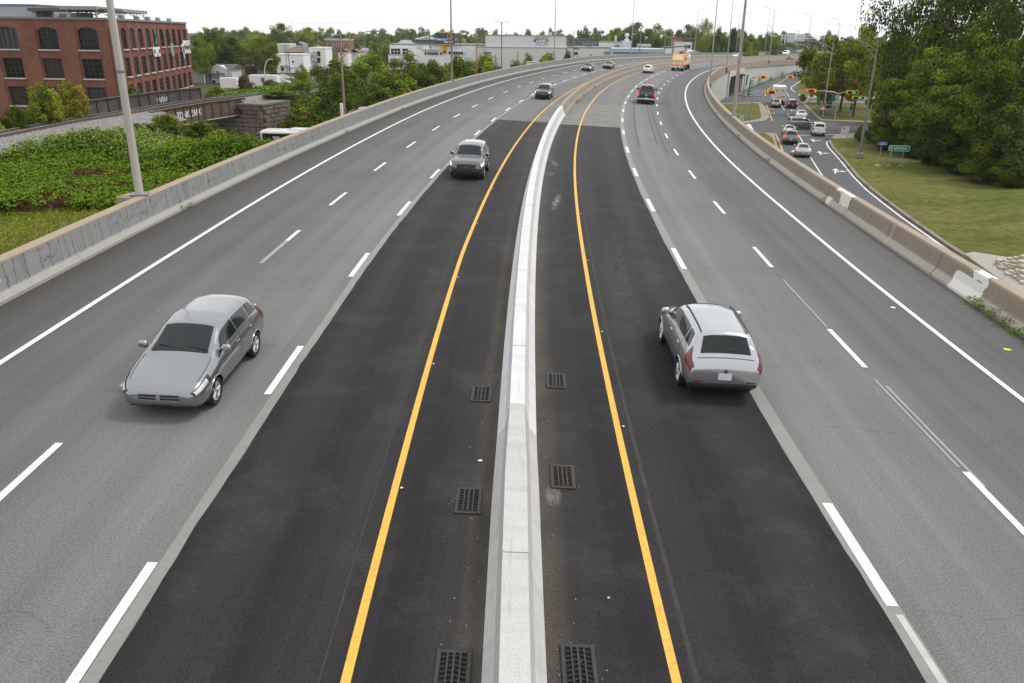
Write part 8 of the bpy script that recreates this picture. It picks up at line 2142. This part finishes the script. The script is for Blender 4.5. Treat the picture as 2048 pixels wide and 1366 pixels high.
# ---- storm drain grates beside the barrier
IRON = M('cast_iron', (.035, .033, .032), .55, .3, 8, metal=.3, bump=.3); PIT_SHADE = M('pit_shade_black', (.004, .004, .004), .9, 0)
IRON_R = M('rusty_cast_iron', (.048, .036, .028), .8, .4, 8, bump=.3)
def grate(px_, py_, label, w_=.35, L=.74, m=IRON):
    s, o = 8.0, 0.0
    d = _ray(px_, py_); zz = 4.7
    for _ in range(20):
        p = Vector((0, 0, CZ)) + d * ((zz - CZ) / d.z); d2 = (HX - p.x) ** 2 + (HY - p.y) ** 2; i = d2.argmin()
        dx, dy = p.x - HX[i], p.y - HY[i]; s = HS[i] + dx * math.sin(HH[i]) + dy * math.cos(HH[i]); o = dx * math.cos(HH[i]) - dy * math.sin(HH[i]); zz = float(np.interp(s, HS, HZ) - np.interp(s, HS, HE) * o)
    t = thing('drain_grate', label, 'drain grate', group='storm drain grates beside the white barrier'); mw = on_hw(s, o); t.matrix_world = Matrix.Translation((0, 0, -.006)) @ mw
    MB().box((0, 0, .004), (w_ + .1, L + .1, .008)).build('pit_shade_plate', PIT_SHADE, t)  # flat black plate: darkness of the drain hole painted, no recess
    fr = MB()
    for sx in (-1, 1): fr.box((sx * (w_ / 2 + .035), 0, .016), (.07, L + .14, .032), .008)
    for sy in (-1, 1): fr.box((0, sy * (L / 2 + .035), .016), (w_, .07, .032), .008)
    fr.build('frame', m, t)
    g_ = MB()
    for x in (-.25, 0, .25): g_.box((x * w_, 0, .03), (.026 if x else .034, L, .024))
    n = 8
    for k in range(n):
        y = -L / 2 + L * (k + .5) / n
        for x0, x1 in ((-.5, -.25), (-.25, 0), (0, .25), (.25, .5)):
            sl_ = -.055 if x1 <= 0 else .055
            xa, xb = x0 * w_, x1 * w_; ya, yb = y + (sl_ if x0 < 0 else 0), y + (0 if x0 < 0 else sl_)
            g_.tube([(xa, ya if x0 < 0 else y + (x0 * 4) * .0, .028), (xb, y + (-.055 if x1 <= 0 else .055) * 0 + (0), .028)] if False else [(xa, y - .055 * (2 * abs(x0)), .028), (xb, y - .055 * (2 * abs(x1)), .028)], .013, 4)
    g_.build('grating', m, t)
    rs_ = random.Random(int(px_)); db = MB()
    for k in range(14):
        a_ = rs_.uniform(0, 6.283); rr_ = rs_.uniform(1.0, 1.5); x, y = (w_ / 2 + .08) * math.cos(a_) * rr_, (L / 2 + .1) * math.sin(a_) * rr_; z_ = .008
        db.box((x, y, z_), (rs_.uniform(.008, .03), rs_.uniform(.008, .03), .012), rz=rs_.random() * 3)
    db.build('grit', M('pale_grit', (.20, .16, .11), .9, .4, 20), t)
grate(1112, 763, 'drain grate right of the white barrier, farthest of the three on the right'); grate(1125, 955, 'rust stained drain grate right of the white barrier, middle of the three', m=IRON_R); grate(1158, 1336, 'drain grate right of the white barrier cut by the bottom edge of the frame', .37)
grate(963, 789, 'drain grate left of the white barrier, farthest of the three on the left'); grate(937, 1003, 'drain grate left of the white barrier, middle of the three on the left'); grate(905, 1348, 'drain grate left of the white barrier cut by the bottom edge of the frame', .37)
# ---- litter and small wear marks on the road
random.seed(21)
db = MB()
def flake(s, o, r_, dz=.014):
    n = 5; a0 = random.random() * 6; P = [hV(s + r_ * random.uniform(.6, 1.2) * math.cos(a0 + 6.283 * k / n), o + r_ * random.uniform(.4, 1.2) * math.sin(a0 + 6.283 * k / n), dz + .006 * (k % 2)) for k in range(n)]
    return P
for k in range(90):
    sd = random.choice((-1, 1)); s = random.uniform(5.5, 40); o = sd * (.48 + abs(random.gauss(0, .5)))
    if abs(o) < 2.2: db.add(flake(s, o, random.uniform(.008, .022)), [tuple(range(5))])
lt = db.build('road_grit', M('road_grit', (.30, .25, .18), .9, .4, 30)); tag(lt, kind='stuff', label='scattered grit and dry leaf bits along the foot of the white barrier', cat='grit')
for s, o, r_, lb, m in ((14.6, -.75, .05, 'white scrap of paper by the foot of the white barrier left side', SG_W), (10.5, 1.5, .035, 'pale twig on the black asphalt right of the barrier', M('straw', (.5, .36, .2), .8, .1)), (22.7, 14.6, .13, 'bright yellow green scrap on the right shoulder', M('lime_scrap', (.55, .7, .03), .6, .05)), (26.2, 12.6, .10, 'white scuffed scrap on the right shoulder near the repaired parapet', SG_W), (23.2, -8.2, .08, 'small white scrap in the middle left lane', SG_W)):
    P = flake(s, o, r_); c = P[0]; o_ = MB().add([p - c for p in P], [tuple(range(5))]).build('litter', m, loc=c); tag(o_, lb, 'litter')
rr_ = MB()
for s in (13.4, 19.4, 27.0, 35.0, 43.0): 
    for key, d in (('LY', .13), ('RY', .14)):
        p = hV(s + (3 if key == 'RY' else 0), float(off(key, s)) + d, .03); rr_.box(p, (.05, .05, .02), .008)
rr_.build('road_studs', M('stud_white', (.7, .7, .7), .4, 0), hwy)
# ---- weeds at the foot of the right parapet and at the wall
def weed(P, h, n, leaf, label, seed, spread=.3, sz=.05):
    rs_ = np.random.RandomState(seed); u = rs_.uniform(0, 1, n)
    C = np.stack([rs_.normal(size=n) * spread * (1.2 - .6 * u), rs_.normal(size=n) * spread * (1.2 - .6 * u), h * u], -1)
    o = link('weed', leaves('weed', C, rs_.normal(size=(n, 3)) + np.array([0, 0, .5]), rs_.uniform(sz * .6, sz * 1.3, n), rs_.uniform(0, 1, n), .32, rs_), LF[leaf], None, P)
    return tag(o, label, 'weed', 'weeds growing at walls and kerbs')
lbl = 'one of the weed tufts at the foot of the tan right parapet'
for k in range(11): s = 23.0 + k * .42 + random.uniform(-.1, .1); weed(hV(s, float(off('RB', s)) - .08), random.uniform(.12, .4), 110, random.choice(('olive', 'mid')), lbl, 100 + k, .14, .045)
for k, s in enumerate((44.2, 71.5, 90, 58.3)): weed(hV(s, float(off('RB', s)) - .05), .3, 80, 'olive', lbl, 130 + k, .14, .05)
for k, s in enumerate((34.5, 35.2, 61, 78)): weed(hV(s, float(off('LB', s)) + .05), .22, 60, 'olive', 'one of the weed tufts at the foot of the left parapet', 140 + k, .12, .05)
for k, s in enumerate((236, 239, 250, 254, 268, 283)): weed(hV(s, 17.6) * 1.0 + Vector((0, 0, float(ramp_z(s)) - hV(s, 17.6).z)), random.uniform(1.0, 2.8), 200, random.choice(('olive', 'mid', 'bright')), 'one of the tall weeds along the foot of the pale retaining wall', 150 + k, .35, .13)
for k, s in enumerate((93.5, 96, 104, 118, 130)): weed(hV(s, .55), .3, 60, 'olive', 'one of the weed tufts at the foot of the tan median barrier', 170 + k, .18, .06)
ks = [(b_, a_) for a_, b_ in kerbC[2:11]]
for k in range(22):
    y = random.uniform(43, 96); x = float(kerb_x(y)); weed((x - .02, y, .02), random.uniform(.08, .3), 50, random.choice(('olive', 'yellow')), 'one of the small weed tufts along the kerb of the big lawn', 180 + k, .16, .05)
# spray painted mark on the near left parapet
s_ = 22.2; p = hV(s_, float(off('LB', s_)) - .235, .72)
link('graffiti', text_mesh('1-5', .55, .002, bold=.02), M('white_spray_paint', None), lp, p + Vector((.03, 0, 0)), (R(84), 0, R(90) - head(s_)))

# ================================================================ HAZE (thin summer air over the far belt)
hz = MB(); hz.box((200, 1300, 21), (3600, 3200, 46)); 
hm = bpy.data.materials.new('thin_haze'); hm.use_nodes = True
_t = hm.node_tree; _t.nodes.remove(_t.nodes['Principled BSDF'])
_v = _t.nodes.new('ShaderNodeVolumePrincipled'); _v.inputs['Color'].default_value = (.93, .95, .97, 1); _v.inputs['Density'].default_value = 0.0001; _v.inputs['Anisotropy'].default_value = 0.0
_t.links.new(_v.outputs[0], _t.nodes['Material Output'].inputs['Volume'])
ho_ = hz.build('haze', hm); tag(ho_, kind='stuff')
scn.cycles.volume_bounces = 1
